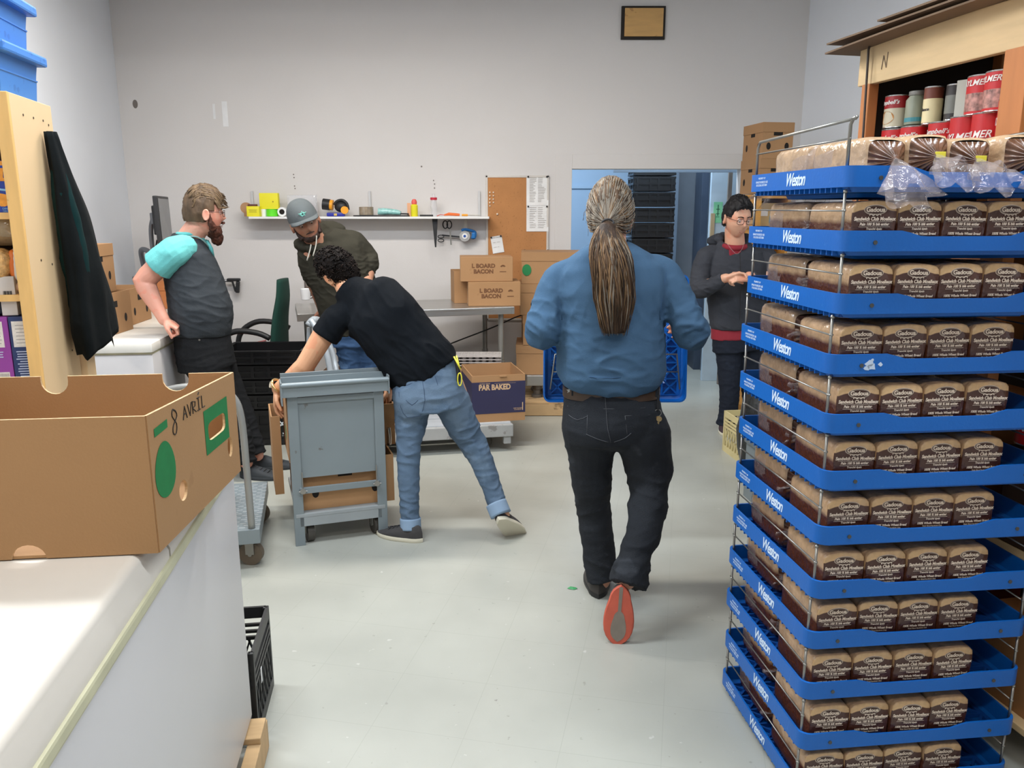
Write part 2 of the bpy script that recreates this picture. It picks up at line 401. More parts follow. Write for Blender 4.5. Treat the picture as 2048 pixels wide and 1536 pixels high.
# ------------------------------------------------------------------ loaves
def bag_mat(name, top, low, z0, arch, rough=.22, soft=.012):
    m = mat(name, low, rough, var=.0, bump=.55, bscale=34, spec=.7); nt = m.node_tree; N = nt.nodes; Lk = nt.links; b = N['Principled BSDF']
    sx = N.new('ShaderNodeSeparateXYZ'); Lk.new(N['Texture Coordinate'].outputs['Object'], sx.inputs[0])
    x2 = N.new('ShaderNodeMath'); x2.operation = 'MULTIPLY'; Lk.new(sx.outputs['X'], x2.inputs[0]); Lk.new(sx.outputs['X'], x2.inputs[1])
    ar = N.new('ShaderNodeMath'); ar.operation = 'MULTIPLY'; ar.inputs[1].default_value = arch; Lk.new(x2.outputs[0], ar.inputs[0])
    ad = N.new('ShaderNodeMath'); ad.operation = 'ADD'; Lk.new(sx.outputs['Z'], ad.inputs[0]); Lk.new(ar.outputs[0], ad.inputs[1])
    nz = N.new('ShaderNodeTexNoise'); nz.inputs['Scale'].default_value = 16; Lk.new(N['Texture Coordinate'].outputs['Object'], nz.inputs['Vector'])
    n2 = N.new('ShaderNodeMath'); n2.operation = 'MULTIPLY_ADD'; n2.inputs[1].default_value = .016; n2.inputs[2].default_value = -.008; Lk.new(nz.outputs['Fac'], n2.inputs[0])
    a2 = N.new('ShaderNodeMath'); a2.operation = 'ADD'; Lk.new(ad.outputs[0], a2.inputs[0]); Lk.new(n2.outputs[0], a2.inputs[1])
    mr = N.new('ShaderNodeMapRange'); mr.inputs[1].default_value = z0-soft/2; mr.inputs[2].default_value = z0+soft/2; Lk.new(a2.outputs[0], mr.inputs[0])
    nc = N.new('ShaderNodeTexNoise'); nc.inputs['Scale'].default_value = 45; nc.inputs['Detail'].default_value = 5; Lk.new(N['Texture Coordinate'].outputs['Object'], nc.inputs['Vector'])
    rp = N.new('ShaderNodeValToRGB'); rp.color_ramp.elements[0].position = .3; rp.color_ramp.elements[1].position = .75
    rp.color_ramp.elements[0].color = (*[v*.72 for v in lin(top)], 1); rp.color_ramp.elements[1].color = (*lin(top), 1)
    Lk.new(nc.outputs['Fac'], rp.inputs[0])
    mx = N.new('ShaderNodeMixRGB'); mx.inputs[1].default_value = (*lin(low), 1); Lk.new(mr.outputs[0], mx.inputs[0]); Lk.new(rp.outputs[0], mx.inputs[2])
    Lk.new(mx.outputs[0], b.inputs['Base Color']); return m
M_bagF = bag_mat('bread_bag_front', (214, 176, 128), (70, 38, 27), .0985, 2.4, soft=.002, rough=.3)
M_bagS = bag_mat('bread_bag_side', (196, 160, 122), (88, 50, 36), .068, .0)
M_bagT = bag_mat('bread_bag_beige', (206, 172, 136), (170, 130, 96), .028, .0)
M_pleat = mat('pleated_bag_end', (104, 68, 46), .25, var=.45, scale=26, bump=.3, bscale=30, spec=.7)
M_film = mat('clear_film', (190, 176, 172), .06, var=.02, alpha=.26, spec=1.0, bump=.8, bscale=40)
M_clip = mat('yellow_bread_tag', (214, 200, 60), .5)
LW, LL, LH = .1135, .225, .1135
def rsq(a, w, h, p=7.5):
    c, s = math.cos(a), math.sin(a); r = (abs(c)**p + abs(s)**p)**(-1/p); return (w*c*r, h*s*r)
def loaf_wrapper(seed=0, flip=False):
    n = 40; mb = MB(); ys = [0, .003, .012, .05, .09, .13, .17, .205, .22, .225]; sc = [.93, .985, 1, 1.0, .99, 1, .985, .98, .93, .84]
    vs = []
    for y, s in zip(ys, sc):
        for j in range(n):
            a = 2*PI*(j+.5)/n; x, z = rsq(a, LW/2*s, LH/2*s)
            nn = noise.noise(Vector((x*30+seed*7, y*24, z*30)))*.0030
            z2 = z + LH/2
            x += nn * (1 if x > 0 else -1); z2 += nn*.8 + (.004*math.cos(x/LW*PI) if z > 0 else 0)
            vs.append((x, y, max(0, z2)))
    k = len(ys); fs = []; mi = []
    mb.add(vs, [(i*n+j, (i+1)*n+j, (i+1)*n+(j+1) % n, i*n+(j+1) % n) for i in range(k-1) for j in range(n)], 1)
    mb.add([], [])
    mb.f.append(tuple(range(n))); mb.m.append(0)
    for q in range(len(mb.f)-1):
        if q < n: mb.m[q] = 0
    # gathered, pleated end
    rings = 7; vs = []
    for i in range(rings):
        u = i/(rings-1)
        for j in range(n*2):
            a = 2*PI*(j+1)/(n*2); x, z = rsq(a, LW/2*.84, LH/2*.84)
            pl = (1 if j % 4 < 2 else -1)*.0042*(u*(1-u)*4)*.9
            rr = (1-u)**1.0*(1-.10) + .10
            vs.append((x*rr, .225 + .040*u**1.3 + pl, z*rr+LH/2))
    N2 = n*2
    mb.add(vs, [(i*N2+j, (i+1)*N2+j, (i+1)*N2+(j+1) % N2, i*N2+(j+1) % N2) for i in range(rings-1) for j in range(N2)], 2)
    return mb
def tail(seed, L=.06, droop=.05, wide=.05):
    """twisted neck of the bag opening into a crumpled clear flap"""
    mb = MB(); n = 30; vs = []; R = 9; rr = random.Random(seed)
    ph = rr.uniform(0, 6)
    for i in range(R):
        u = i/(R-1); w_ = .006 + wide*u**.9; h_ = .006 + .016*u + .006*math.sin(u*6+ph)
        for j in range(n):
            a = 2*PI*j/n
            f = 1 + .35*u*math.sin(a*5+ph+u*3) + .15*u*math.sin(a*9+ph*2)
            nz = noise.noise(Vector((a*2, u*5, seed)))*.012*u
            vs.append((w_*math.cos(a)*f+nz, .262 + L*u + nz, LH/2 - droop*u**1.6 + h_*math.sin(a)*f + nz))
    mb.add(vs, [(i*n+j, (i+1)*n+j, (i+1)*n+(j+1) % n, i*n+(j+1) % n) for i in range(R-1) for j in range(n)])
    return mb
def sheath(seed):
    """loose clear film standing off the folded end and top of a loaf"""
    mb = MB(); n = 28; vs = []; ys = [-.030, -.022, -.006, .012, .05, .09]; sc = [.30, .62, .98, 1.05, 1.05, 1.02]
    for y, s in zip(ys, sc):
        for j in range(n):
            a = 2*PI*(j+.5)/n; x, z = rsq(a, LW/2*s, LH/2*s, 3.2)
            nz = noise.noise(Vector((x*45+seed*9, y*45, z*45)))*.010
            vs.append((x+nz*.5, y+nz*.6, max(.001, z+LH/2+nz)))
    mb.add(vs, [(i*n+j, (i+1)*n+j, (i+1)*n+(j+1) % n, i*n+(j+1) % n) for i in range(len(ys)-1) for j in range(n)])
    mb.f.append(tuple(range(n))); mb.m.append(0); return mb
def label_art():
    mb = MB()
    def flat(poly, mi, y): mb.add([(x, y, z) for x, z in poly], [tuple(range(len(poly)))], mi)
    oval = lambda rx, rz, cz: [(rx*math.cos(2*PI*i/28), cz+rz*math.sin(2*PI*i/28)) for i in range(28)]
    flat(oval(.0292, .0122, .0960), 0, -.0012); flat(oval(.0280, .0110, .0960), 1, -.0016); flat(oval(.0268, .0100, .0960), 0, -.0020); flat(oval(.0262, .0094, .0960), 1, -.0024)
    fr = lambda x, z, y=-.0024: facing((x, y, z), (1, 0, 0), (0, -1, 0))
    put(mb, text_mesh('Gadoua', .0150, .0002, off=.00045, sx=1.02), fr(0, .0960, -.0027))
    for s in (-1, 1):                                   # scroll ornament below the oval
        mb.tube([(s*.001, -.0022, .0855), (s*.005, -.0022, .0825), (s*.010, -.0022, .0855), (s*.0145, -.0022, .0842), (s*.0135, -.0022, .0825)], .0009, 5, smooth=3)
    put(mb, text_mesh('Sandwich Club Moelleux', .0120, .0002, off=.00042, sx=.88, shear=.12), fr(0, .0745, -.0016))
    mb.box((0, -.0016, .0680), (.092, .0004, .0006)); mb.box((0, -.0016, .0560), (.080, .0004, .0006))
    put(mb, text_mesh('Pain 100 % blé entier', .0092, .0002, off=.00028, sx=.95, shear=.15), fr(0, .0620, -.0016))
    put(mb, text_mesh('Tranché épais', .0072, .0002, off=.00012, shear=.15), fr(0, .0510, -.0016))
    put(mb, text_mesh('100% Whole Wheat Bread', .0086, .0002, off=.00026, sx=.92, shear=.12), fr(0, .0390, -.0016))
    put(mb, text_mesh('Thick Sliced Sandwich Club', .0056, .0002, sx=.9, shear=.1), fr(0, .0310, -.0016))
    return mb
M_bagdark = mat('label_brown', (62, 36, 26), .35, var=.0)
def make_loaf(seed, beige=False):
    t = thing('bread_loaf', 'x', 'loaf of bread')
    o = obj('wrapper', loaf_wrapper(seed), [M_bagT if beige else M_bagF, M_bagT if beige else M_bagS, M_pleat], t, smooth=True)
    if not beige:
        art = label_art(); obj('label_print', art, [M_cream, M_bagdark], t)
    obj('twisted_tail', tail(seed, *(((.06, .085, .07, .05, .08)[seed % 5], (.09, .05, .085, .07, .04)[seed % 5], (.07, .05, .06, .045, .04)[seed % 5]) if beige else (.045, .02, .035))), M_film, t, smooth=True)
    obj('loose_film', sheath(seed), M_film, t, smooth=True) if (seed % 2 or beige) else None
    if beige and seed % 2: obj('bread_tag', MB().box((-.008, .262, LH/2+.006), (.024, .006, .014), bev=.001), M_clip, t)
    return t
front_loaves = [make_loaf(2), make_loaf(4), make_loaf(6)]; back_loaves = [make_loaf(1), make_loaf(3)]; top_loaves = [make_loaf(11, True), make_loaf(12, True), make_loaf(13, True)]
used = set()
COLN = ['first from left', 'second from left', 'third from left', 'fourth from left']
rnd = random.Random(11)
def put_loaf(pool, k, x, y, rz, label, dz=0.0245, tilt=0.0):
    src = pool[rnd.randrange(len(pool))]
    o = src if src.name not in used else dup(src)
    used.add(src.name)
    dx, dy = jit[k]
    o.location = TM @ Vector((x+dx, y+dy, (11-k)*TP + dz)); o.rotation_euler = (tilt, rnd.uniform(-.015, .015), TRZ + rz)
    o['label'] = label; return o
for k in range(1, 12):
    kn = 'bottom tray' if k == 11 else '%s tray from the top' % ORD[k]
    for c in range(4):
        x = .032 + LW/2 + c*.1175
        o = put_loaf(front_loaves, k, x, .016 + rnd.uniform(0, .006), rnd.uniform(-.02, .02), 'bagged bread, front row, %s, %s' % (COLN[c], kn))
        o['group'] = 'labelled loaves facing the camera in the stack'
        if c < 1 or k < 3:
            o = put_loaf(back_loaves, k, x+.022, TD-.040, PI + rnd.uniform(-.03, .03), 'bagged bread, back row, %s, %s' % (COLN[c], kn))
            o['group'] = 'loaves in the back row of the stack'
for c in range(5):
    x = .045 + LW/2 + c*.121
    nm = ['leftmost', 'second from the left', 'middle', 'fourth from the left', 'rightmost'][c]
    o = put_loaf(top_loaves, 0, x, .262+rnd.uniform(-.01, .01), PI + rnd.uniform(-.12, .12), 'bread with gathered end facing the camera, top tray, %s' % nm, dz=.0245, tilt=rnd.uniform(-.02, .05))
    o['group'] = 'loaves with gathered ends on the top tray'
    o = put_loaf(top_loaves, 0, x, TD-.275, rnd.uniform(-.1, .1), 'bagged bread in the back row of the top tray, %s' % nm, dz=.0245)
    o.location = o.location + Vector((0, 0, .0)); o['group'] = 'back loaves on the top tray'
# ================================================================== wooden shelving on the right with cans
M_pine = speckle('pine_board', (214, 184, 138), [((150, 104, 60), 7, .70, .55)], .6, var=.12, scale=3, stretch=(1, 1, 7), bump=.05)
M_pine_o = speckle('orange_pine', (186, 118, 66), [((130, 76, 40), 7, .68, .5)], .6, var=.12, scale=3, stretch=(7, 7, 1))
M_carton = speckle('cardboard', (166, 126, 86), [((140, 102, 64), 12, .70, .35)], .8, var=.05, scale=2.5, bump=.05, bscale=150)
M_carton_in = mat('cardboard_inside', (140, 102, 64), .85, var=.06, scale=3)
M_dark = mat('dark_hole', (26, 20, 16), .9)
RS = Vector((1.285, 3.1, 0)); rd = Vector((.196, -.981, 0)).normalized()   # front line of the shelving, running towards the camera
rn = Vector((rd.y, -rd.x, 0)); rn = -rn if rn.x < 0 else rn                # into the shelving
RM = basis(RS, rd, rn, Vector((0, 0, 1)))                                   # local x along the front, y into the shelf
ang = math.atan2(rd.y, rd.x)
t = thing('wooden_shelving', 'rough pine shelving unit full of cans on the right behind the bread stack', 'shelf', RS); t.matrix_basis = RM
def bx(c, d, **k): return MB().box(c, d, **k)
DP = .58
for i, x in enumerate((.02, .69, 1.42)):
    obj('post', bx((x+(.02 if i else 0), .02, 1.035), (.09 if i else .045, .04, 2.07), bev=.004), M_pine_o, t)
    obj('post', bx((x+(.02 if i else 0), DP-.02, 1.1), (.09 if i else .045, .04, 2.2), bev=.004), M_pine_o, t)
obj('top_rail', bx((.72, .015, 2.135), (1.5, .03, .14), bev=.004), M_pine, t)
mb = MB().box((.0, 0, 0), (.0, .0, .0))
nm_ = MB()
nm_.tube([(.105, -.0015, 2.105), (.112, -.0015, 2.150)], .0016, 5).tube([(.112, -.0015, 2.150), (.130, -.0015, 2.108)], .0016, 5).tube([(.130, -.0015, 2.108), (.134, -.0015, 2.158)], .0016, 5)
obj('pencil_letter', nm_, mat('pencil_grey', (130, 112, 92), .8), t)
for z in (.12, .62, 1.20, 1.78): obj('shelf_board', bx((.72, DP/2, z), (1.46, DP-.02, .022), bev=.003), M_pine, t)
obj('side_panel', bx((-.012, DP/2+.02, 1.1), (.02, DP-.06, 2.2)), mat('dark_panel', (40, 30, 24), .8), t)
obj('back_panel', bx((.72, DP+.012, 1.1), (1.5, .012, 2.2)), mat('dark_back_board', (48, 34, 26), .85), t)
obj('hanging_strap', MB().tube([(.045, -.012, 2.205), (.048, -.02, 2.18), (.052, -.014, 1.9), (.05, -.012, 1.3)], .0045, 6), mat('dark_strap', (60, 50, 44), .6), t)
# cans: lower row and upper row
def can_tree(name, label, body, band, r, h, txt=None, tcol=None, art=None):
    t = thing(name, label, 'can')
    obj('can_label', MB().lathe([(r, .004), (r, h-.004)], n=28), body, t, smooth=False, auto=50)
    obj('rim', MB().lathe([(r*.97, 0), (r*1.01, .001), (r*1.01, .004), (r*.99, .005)], n=28).lathe([(r*.99, h-.005), (r*1.01, h-.004), (r*1.01, h), (r*.95, h), (r*.94, h-.004)], n=28), mat('tin', (190, 190, 188), .25, metal=.9), t, auto=50)
    if band: obj('label_band', MB().lathe([(r+.0004, h*band[1]), (r+.0004, h*band[2])], n=28), band[0], t, auto=50)
    if art: obj('label_picture', MB().add([( (r+.001)*math.sin(a*.75*math.cos(i/24*2*PI)) , -(r+.001)*math.cos(a*.75*math.cos(i/24*2*PI)), h*art[1]+h*art[2]*math.sin(i/24*2*PI)) for i in range(24) for a in (1.0,)], [tuple(range(24))]), art[0], t)
    if txt:
        T = text_mesh(txt[0], txt[1], .0003, off=.0004, shear=txt[3] if len(txt) > 3 else .2); m2 = MB()
        m2.add([((r+.0012+v[2])*math.sin(v[0]/r), -(r+.0012+v[2])*math.cos(v[0]/r), h*txt[2]+v[1]) for v in T.v], T.f)
        obj('label_lettering', m2, tcol, t)
    return t
R_ = mat('red_label', (190, 30, 34), .4, var=.08); R2 = mat('deep_red_label', (150, 26, 30), .4); Wl = mat('white_lettering', (232, 226, 220), .5)
tan_ = mat('noodle_picture', (176, 120, 60), .5, var=.4, scale=60); crm = mat('cream_label', (222, 206, 160), .5); teal_ = mat('teal_band', (60, 130, 140), .5)
drk = mat('dark_label', (52, 46, 44), .5); grn = mat('grey_green_label', (128, 132, 112), .5, var=.1); gold = mat('gold_label', (206, 176, 70), .5)
soup = lambda lab: can_tree('soup_can', lab, mat('soup_lower_label', (196, 186, 160), .45), (R2, .60, .97), .0435, .112, ('Campbell’s', .020, .78, .35), Wl, (tan_, .32, .2))
bean = lambda lab: can_tree('vegetable_can', lab, R_, (mat('bean_picture', (168, 120, 110), .5, var=.6, scale=70), .1, .55), .050, .118, ('AYLMER', .024, .80, .3), Wl)
red = lambda lab: can_tree('red_can', lab, R_, None, .050, .118, ('AYLMER', .030, .45, .3), Wl)
camp = lambda lab: can_tree('condensed_soup_can', lab, R_, (mat('white_label', (226, 216, 206), .5), .02, .45), .048, .112, ('Campbell’s', .022, .72, .35), Wl)
def place(o, x, y, z, rz=0.0):
    o.matrix_basis = RM @ Matrix.Translation((x, y, z)) @ Matrix.Rotation(rz, 4, 'Z')
    return o
z0, z1 = 1.792, 1.9075
place(camp('red soup can in the lower row nearest the far wooden post'), .10, .085, z0)
place(camp('red soup can in the lower row under the silver jar'), .205, .085, z0)
place(camp('red soup can in the lower row left of the large red vegetable cans'), .345, .085, z0, .2)
place(red('large red vegetable can in the lower row, leftmost of three'), .455, .08, z0, .25)
place(red('large red vegetable can in the lower row, middle of three'), .555, .075, z0, -.1)
place(red('large red vegetable can beside the near wooden post, standing on another can'), .655, .075, z0+.03, .1)
place(soup('soup can with noodle picture at the left end of the upper row'), .095, .085, z1)
j = thing('preserve_jar', 'glass jar with grey lid and teal stripe in the upper row', 'jar')
obj('jar_body', MB().lathe([(.030, 0), (.034, .004), (.034, .085), (.024, .098), (.024, .102)], n=24), grn, j, auto=40)
obj('lid', MB().lathe([(.026, .100), (.027, .102), (.027, .113), (.025, .115)], n=24), mat('grey_lid', (140, 138, 132), .4, metal=.3), j, auto=40)
obj('jar_stripe', MB().lathe([(.0345, .012), (.0345, .026)], n=24), teal_, j); place(j, .195, .085, z1)
j = can_tree('sauce_can', 'narrow can with cream label and brown top in the upper row', mat('brown_label', (110, 52, 34), .5), (crm, .05, .68), .030, .122, ('Sauce', .014, .4), drk); place(j, .285, .08, z1-.006)
j = can_tree('dark_can', 'dark can standing behind the cream labelled one', drk, (mat('grey_label', (120, 120, 112), .5), .2, .7), .03, .115); place(j, .352, .11, z1)
j = can_tree('dark_can', 'small dark can tucked in the shadow of the upper row', drk, None, .028, .105); place(j, .405, .13, z1)
j = thing('paper_carton', 'grey white carton leaning against the red cans', 'carton'); obj('carton_body', bx((0, 0, .058), (.05, .06, .116), bev=.002), mat('pale_carton', (176, 174, 162), .6), j); place(j, .435, .09, z1, .3)
place(bean('tall red vegetable can in the upper row, left of two'), .505, .085, z1, .15)
place(bean('tall red vegetable can in the upper row, right of two'), .590, .075, z1, -.15)
j = can_tree('red_can', 'red can with silver top standing furthest right in the upper row', R2, None, .045, .118); place(j, .625, .15, z1+.018)
j = can_tree('gold_can', 'gold and red can half hidden by the near wooden post', mat('orange_label', (190, 120, 50), .5), (gold, .55, .9), .046, .118); place(j, .675, .09, z1+.06)
# goods lower in the unit, seen between the trays
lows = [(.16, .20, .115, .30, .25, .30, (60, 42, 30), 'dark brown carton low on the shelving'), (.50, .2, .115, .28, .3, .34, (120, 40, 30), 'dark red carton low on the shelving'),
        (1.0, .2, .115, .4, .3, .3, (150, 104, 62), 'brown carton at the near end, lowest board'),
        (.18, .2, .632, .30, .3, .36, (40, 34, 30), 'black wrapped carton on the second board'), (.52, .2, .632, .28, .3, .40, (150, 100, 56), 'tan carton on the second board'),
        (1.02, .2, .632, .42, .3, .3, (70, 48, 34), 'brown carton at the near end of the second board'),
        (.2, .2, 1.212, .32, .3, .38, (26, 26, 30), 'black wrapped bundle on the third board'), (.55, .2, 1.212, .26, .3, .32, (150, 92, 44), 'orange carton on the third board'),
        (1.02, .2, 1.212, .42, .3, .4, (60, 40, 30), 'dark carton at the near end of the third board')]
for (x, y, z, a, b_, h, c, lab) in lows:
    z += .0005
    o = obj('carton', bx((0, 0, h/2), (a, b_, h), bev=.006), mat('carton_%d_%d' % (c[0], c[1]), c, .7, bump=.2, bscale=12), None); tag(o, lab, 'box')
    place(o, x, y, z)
for i, (x, z) in enumerate(((.78, .632), (.80, .75), (.95, .92))):
    pass
for i, (x, z, lab) in enumerate(((.86, .9435, 'red can seen past the right edge of the seventh tray'), (.97, .9435, 'red can next to the one past the seventh tray'))):
    place(red(lab), x, .09, z, -.2)
# flattened cardboard sheets lying on top of the unit
M_sheet = mat('old_cardboard_sheet', (112, 90, 70), .85, var=.15, scale=5)
def sheet(loc, L, W, rz, bend, lab):
    mb = MB(); n = 14; vs = []
    for i in range(n+1):
        for j in (0, 1):
            for k in (0, 1):
                u = i/n; vs.append((L*u, W*j, bend*(1-u)**2.2 + k*.006))
    fs = []
    for i in range(n):
        o = i*4; q = o+4
        fs += [(o, q, q+2, o+2), (o+1, o+3, q+3, q+1), (o, o+1, q+1, q), (o+2, q+2, q+3, o+3)]
    fs += [(0, 2, 3, 1), (n*4, n*4+1, n*4+3, n*4+2)]
    mb.add(vs, fs); o = obj('cardboard_sheet', mb, M_sheet); tag(o, lab, 'cardboard sheet', 'flattened cardboard on the wooden shelving')
    o.matrix_basis = RM @ Matrix.Translation(loc) @ Matrix.Rotation(rz, 4, 'Z'); return o
sheet((-.10, -.10, 2.209), 1.3, .66, .02, -.022, 'flattened cardboard sheet lowest on the shelving top, its tip drooping')
sheet((-.11, -.09, 2.222), 1.1, .60, -.01, .0, 'flattened cardboard sheet, middle of three on the shelving top')
sheet((.20, -.10, 2.238), 1.2, .60, .0, .0, 'flattened cardboard sheet, highest and set furthest back to the right')
# ------------------------------------------------------------------ banana boxes at the right of the doorway
def slots(mb, M, pts, r=(.017, .026), sq=None):
    for (x, z) in pts:
        mb.add([(x+r[0]*math.cos(2*PI*i/16), -.0008, z+r[1]*math.sin(2*PI*i/16)) for i in range(16)], [tuple(range(16))], 1, M)
    if sq: mb.add([(sq[0]-.035, -.0008, sq[1]-.018), (sq[0]+.035, -.0008, sq[1]-.018), (sq[0]+.035, -.0008, sq[1]+.018), (sq[0]-.035, -.0008, sq[1]+.018)], [(0, 1, 2, 3)], 1, M)
def banana_box(loc, rz, W, D, H, label, group=None, open_top=False, green=False, holes=True, txt=None, notch=True, cardm=None):
    """telescoping fruit box: walls with hand holes and vents, centred base at loc"""
    t = thing('banana_box', label, 'cardboard box', loc, rz, group); cm = cardm or M_carton
    mb = MB(); th = .007
    mb.box((0, -D/2+th/2, H/2), (W, th, H)); mb.box((0, D/2-th/2, H/2), (W, th, H))
    mb.box((-W/2+th/2, 0, H/2), (th, D-2*th, H)); mb.box((W/2-th/2, 0, H/2), (th, D-2*th, H))
    mb.box((0, 0, .004), (W-2*th, D-2*th, .008))
    if holes:
        for (M, L) in ((Matrix.Translation((0, -D/2, 0)), W), (Matrix.Translation((-W/2, 0, 0)) @ Matrix.Rotation(-PI/2, 4, 'Z'), D),
                       (Matrix.Translation((W/2, 0, 0)) @ Matrix.Rotation(PI/2, 4, 'Z'), D)):
            slots(mb, M, [(-L*.3, H*.35), (L*.3, H*.35)], sq=(0, H*.72))
    obj('box_walls', mb, [cm, M_dark], t)
    if not open_top: obj('lid', MB().box((0, 0, H+.003), (W+.006, D+.006, .006)).box((0, -D/2-.002, H-.03), (W+.008, .004, .066)).box((-W/2-.002, 0, H-.03), (.004, D, .066)).box((W/2+.002, 0, H-.03), (.004, D, .066)), cm, t)
    if green:
        g = MB(); M_green = mat('green_print', (28, 120, 66), .7)
        g.add([(W*.30*0-W*.42+.045*math.cos(2*PI*i/20)*.8, -D/2-.0045, H*.45+.045*math.sin(2*PI*i/20)) for i in range(20)], [tuple(range(20))])
        obj('green_mark', g, M_green, t)
    if txt:
        T = MB(); put(T, text_mesh(txt, .03, .0003), facing((W*.18, -D/2-.001, H*.5), (1, 0, 0), (0, -1, 0)))
        obj('printed_lettering', T, mat('brown_print', (110, 72, 44), .8), t)
    return t
pb = P(1543, 310, 6.2)
a_ = .14
banana_box((pb.x-.005, 6.3, 1.992), a_, .235, .34, .25, 'banana box highest beside the right wall, with dark hand hole')
banana_box((pb.x-.01, 6.3, 1.740), a_, .235, .34, .245, 'banana box under the highest one beside the right wall')
t = thing('wall_cupboard', 'orange wooden cupboard holding a small picture carton beside the doorway', 'cupboard', (pb.x+.0, 6.3, 0), a_)
mb = MB().box((0, 0, 1.72), (.25, .36, .03)).box((0, 0, 1.48), (.25, .36, .02)).box((-.115, 0, .86), (.02, .36, 1.72)).box((.115, 0, .86), (.02, .36, 1.72)).box((0, .17, .86), (.24, .012, 1.72)).box((0, 0, .95), (.25, .36, .02)).box((0, 0, .05), (.25, .36, .1))
obj('carcass', mb, mat('orange_cupboard_wood', (204, 148, 70), .6, var=.1, stretch=(1, 1, 6)), t)
o = obj('picture_carton', MB().box((0, 0, .09), (.2, .12, .18), bev=.003).box((-.05, -.061, .11), (.07, .002, .05), mi=1).box((.04, -.061, .06), (.08, .002, .05), mi=2), [mat('pale_tan_carton', (190, 160, 110), .6), Wl, teal_]); tag(o, 'small carton with white and teal print inside the orange cupboard', 'box')
o.location = (pb.x+.0, 6.24, 1.491); o.rotation_euler = (0, 0, a_)
# ------------------------------------------------------------------ low things left of the stack
pc = PZ(1478, 930, 0)
t = thing('milk_crate', 'beige plastic milk crate on the floor left of the bread stack', 'crate', (0, 0, 0))
def crate_mesh(W, D, H, slat=True):
    mb = MB(); b_ = .018
    for (sx, sy) in ((-1, -1), (-1, 1), (1, -1), (1, 1)): mb.box((sx*(W/2-b_/2), sy*(D/2-b_/2), H/2), (b_, b_, H), bev=.003)
    for z, h in ((.02, .04), (H-.02, .04), (H*.62, .012), (H*.70, .010), (H*.78, .010)):
        for s_ in (-1, 1):
            mb.box((0, s_*(D/2-.005), z), (W-.02, .01, h)); mb.box((s_*(W/2-.005), 0, z), (.01, D-.02, h))
    mb.box((0, 0, .008), (W-.02, D-.02, .01))
    n = 6; zc0, zc1 = .04, H*.60
    for k in range(n):
        for s_ in (-1, 1):
            x = -W/2+.03+(W-.06)*(k+.5)/n; y = -D/2+.03+(D-.06)*(k+.5)/n
            for q in (-1, 1):
                mb.box((0, 0, 0), (.006, .008, (zc1-zc0)*1.08), Matrix.Translation((x, s_*(D/2-.005), (zc0+zc1)/2)) @ Matrix.Rotation(q*.32, 4, 'Y'))
                mb.box((0, 0, 0), (.008, .006, (zc1-zc0)*1.08), Matrix.Translation((s_*(W/2-.005), y, (zc0+zc1)/2)) @ Matrix.Rotation(q*.32, 4, 'X'))
    return mb
obj('crate_shell', crate_mesh(.33, .33, .28), mat('beige_plastic', (206, 192, 142), .55), t)
t.location = (pc.x+.16, pc.y+.20, 0); t.rotation_euler = (0, 0, .12)
b0 = PZ(1500, 1010, 0)
t = thing('waste_bin', 'grey plastic bin on the floor behind the left edge of the bread stack', 'bin', (b0.x+.15, b0.y+.02, 0), .1)
obj('bin_body', MB().prism([(-.13, -.15), (.13, -.15), (.13, .15), (-.13, .15)], 0, .34), mat('grey_bin_plastic', (112, 122, 126), .5), t)
obj('bin_rim', MB().box((0, -.155, .335), (.28, .012, .02)).box((0, .155, .335), (.28, .012, .02)).box((-.135, 0, .335), (.012, .3, .02)).box((.135, 0, .335), (.012, .3, .02)), mat('grey_bin_rim', (96, 104, 108), .5), t)
sb = P(1495, 800, 3.75)
mb = MB(); vs = []
mb.sphere((0, 0, .30), (.17, .15, .32), 24)
mb.v = [(x*(1+.14*noise.noise(Vector((x*9, y*9, z*9)))), y*(1+.14*noise.noise(Vector((x*9+3, y*9, z*9)))), max(0, z+.04*noise.noise(Vector((x*14, y*14, z*14))))) for (x, y, z) in mb.v]
o = obj('garbage_bag', mb, mat('black_bag_plastic', (34, 36, 36), .22, bump=.6, bscale=22), smooth=True); tag(o, 'crumpled black plastic bag behind the left edge of the bread stack', 'bag')
o.location = (1.52, 4.62, 0)
o.scale = (1, 1, 1.1)
# ================================================================== left side: freezers, shelving, boxes
M_enamel = speckle('freezer_enamel', (206, 203, 202), [((120, 110, 104), 11, .76, .5)], .35, var=.02, scale=2)
M_seal = mat('yellowed_seal', (196, 192, 160), .6, var=.1, scale=12)
M_lid = mat('freezer_lid', (216, 208, 196), .4, var=.02)
# near chest freezer: local x towards the room, local y away from the camera
fd = Vector((-.139, .990, 0)); fx = Vector((.990, .139, 0))
FZ = basis(Vector((-.787, 2.16, 0)), fx, fd, Vector((0, 0, 1)))      # origin at the far right bottom corner
t = thing('chest_freezer', 'large white chest freezer in the left foreground on a wooden pallet, banana box on top', 'freezer'); t.matrix_basis = FZ
L_, W_ = 1.62, .72
obj('cabinet', MB().box((-W_/2, -L_/2, .515), (W_, L_, .79), bev=.012), M_enamel, t, auto=40)
obj('lid_seal', MB().box((-W_/2+.004, -L_/2, .921), (W_+.012, L_-.012, .026), bev=.006), M_seal, t)
def lid(y0, y1):
    mb = MB(); n = 6; pr = [(.004, .934), (.004, .952)] + [(-.030+.020*math.cos(a), .977+.019*math.sin(a)) for a in [PI/2*i/n for i in range(n+1)]]
    pr += [(-W_-x, z) for x, z in reversed(pr)]; k = len(pr)
    vs = [(x, y, z) for y in (y0, y1) for x, z in pr]
    mb.add(vs, [(i, (i+1) % k, k+(i+1) % k, k+i) for i in range(k)] + [tuple(range(k-1, -1, -1)), tuple(range(k, 2*k))]); return mb
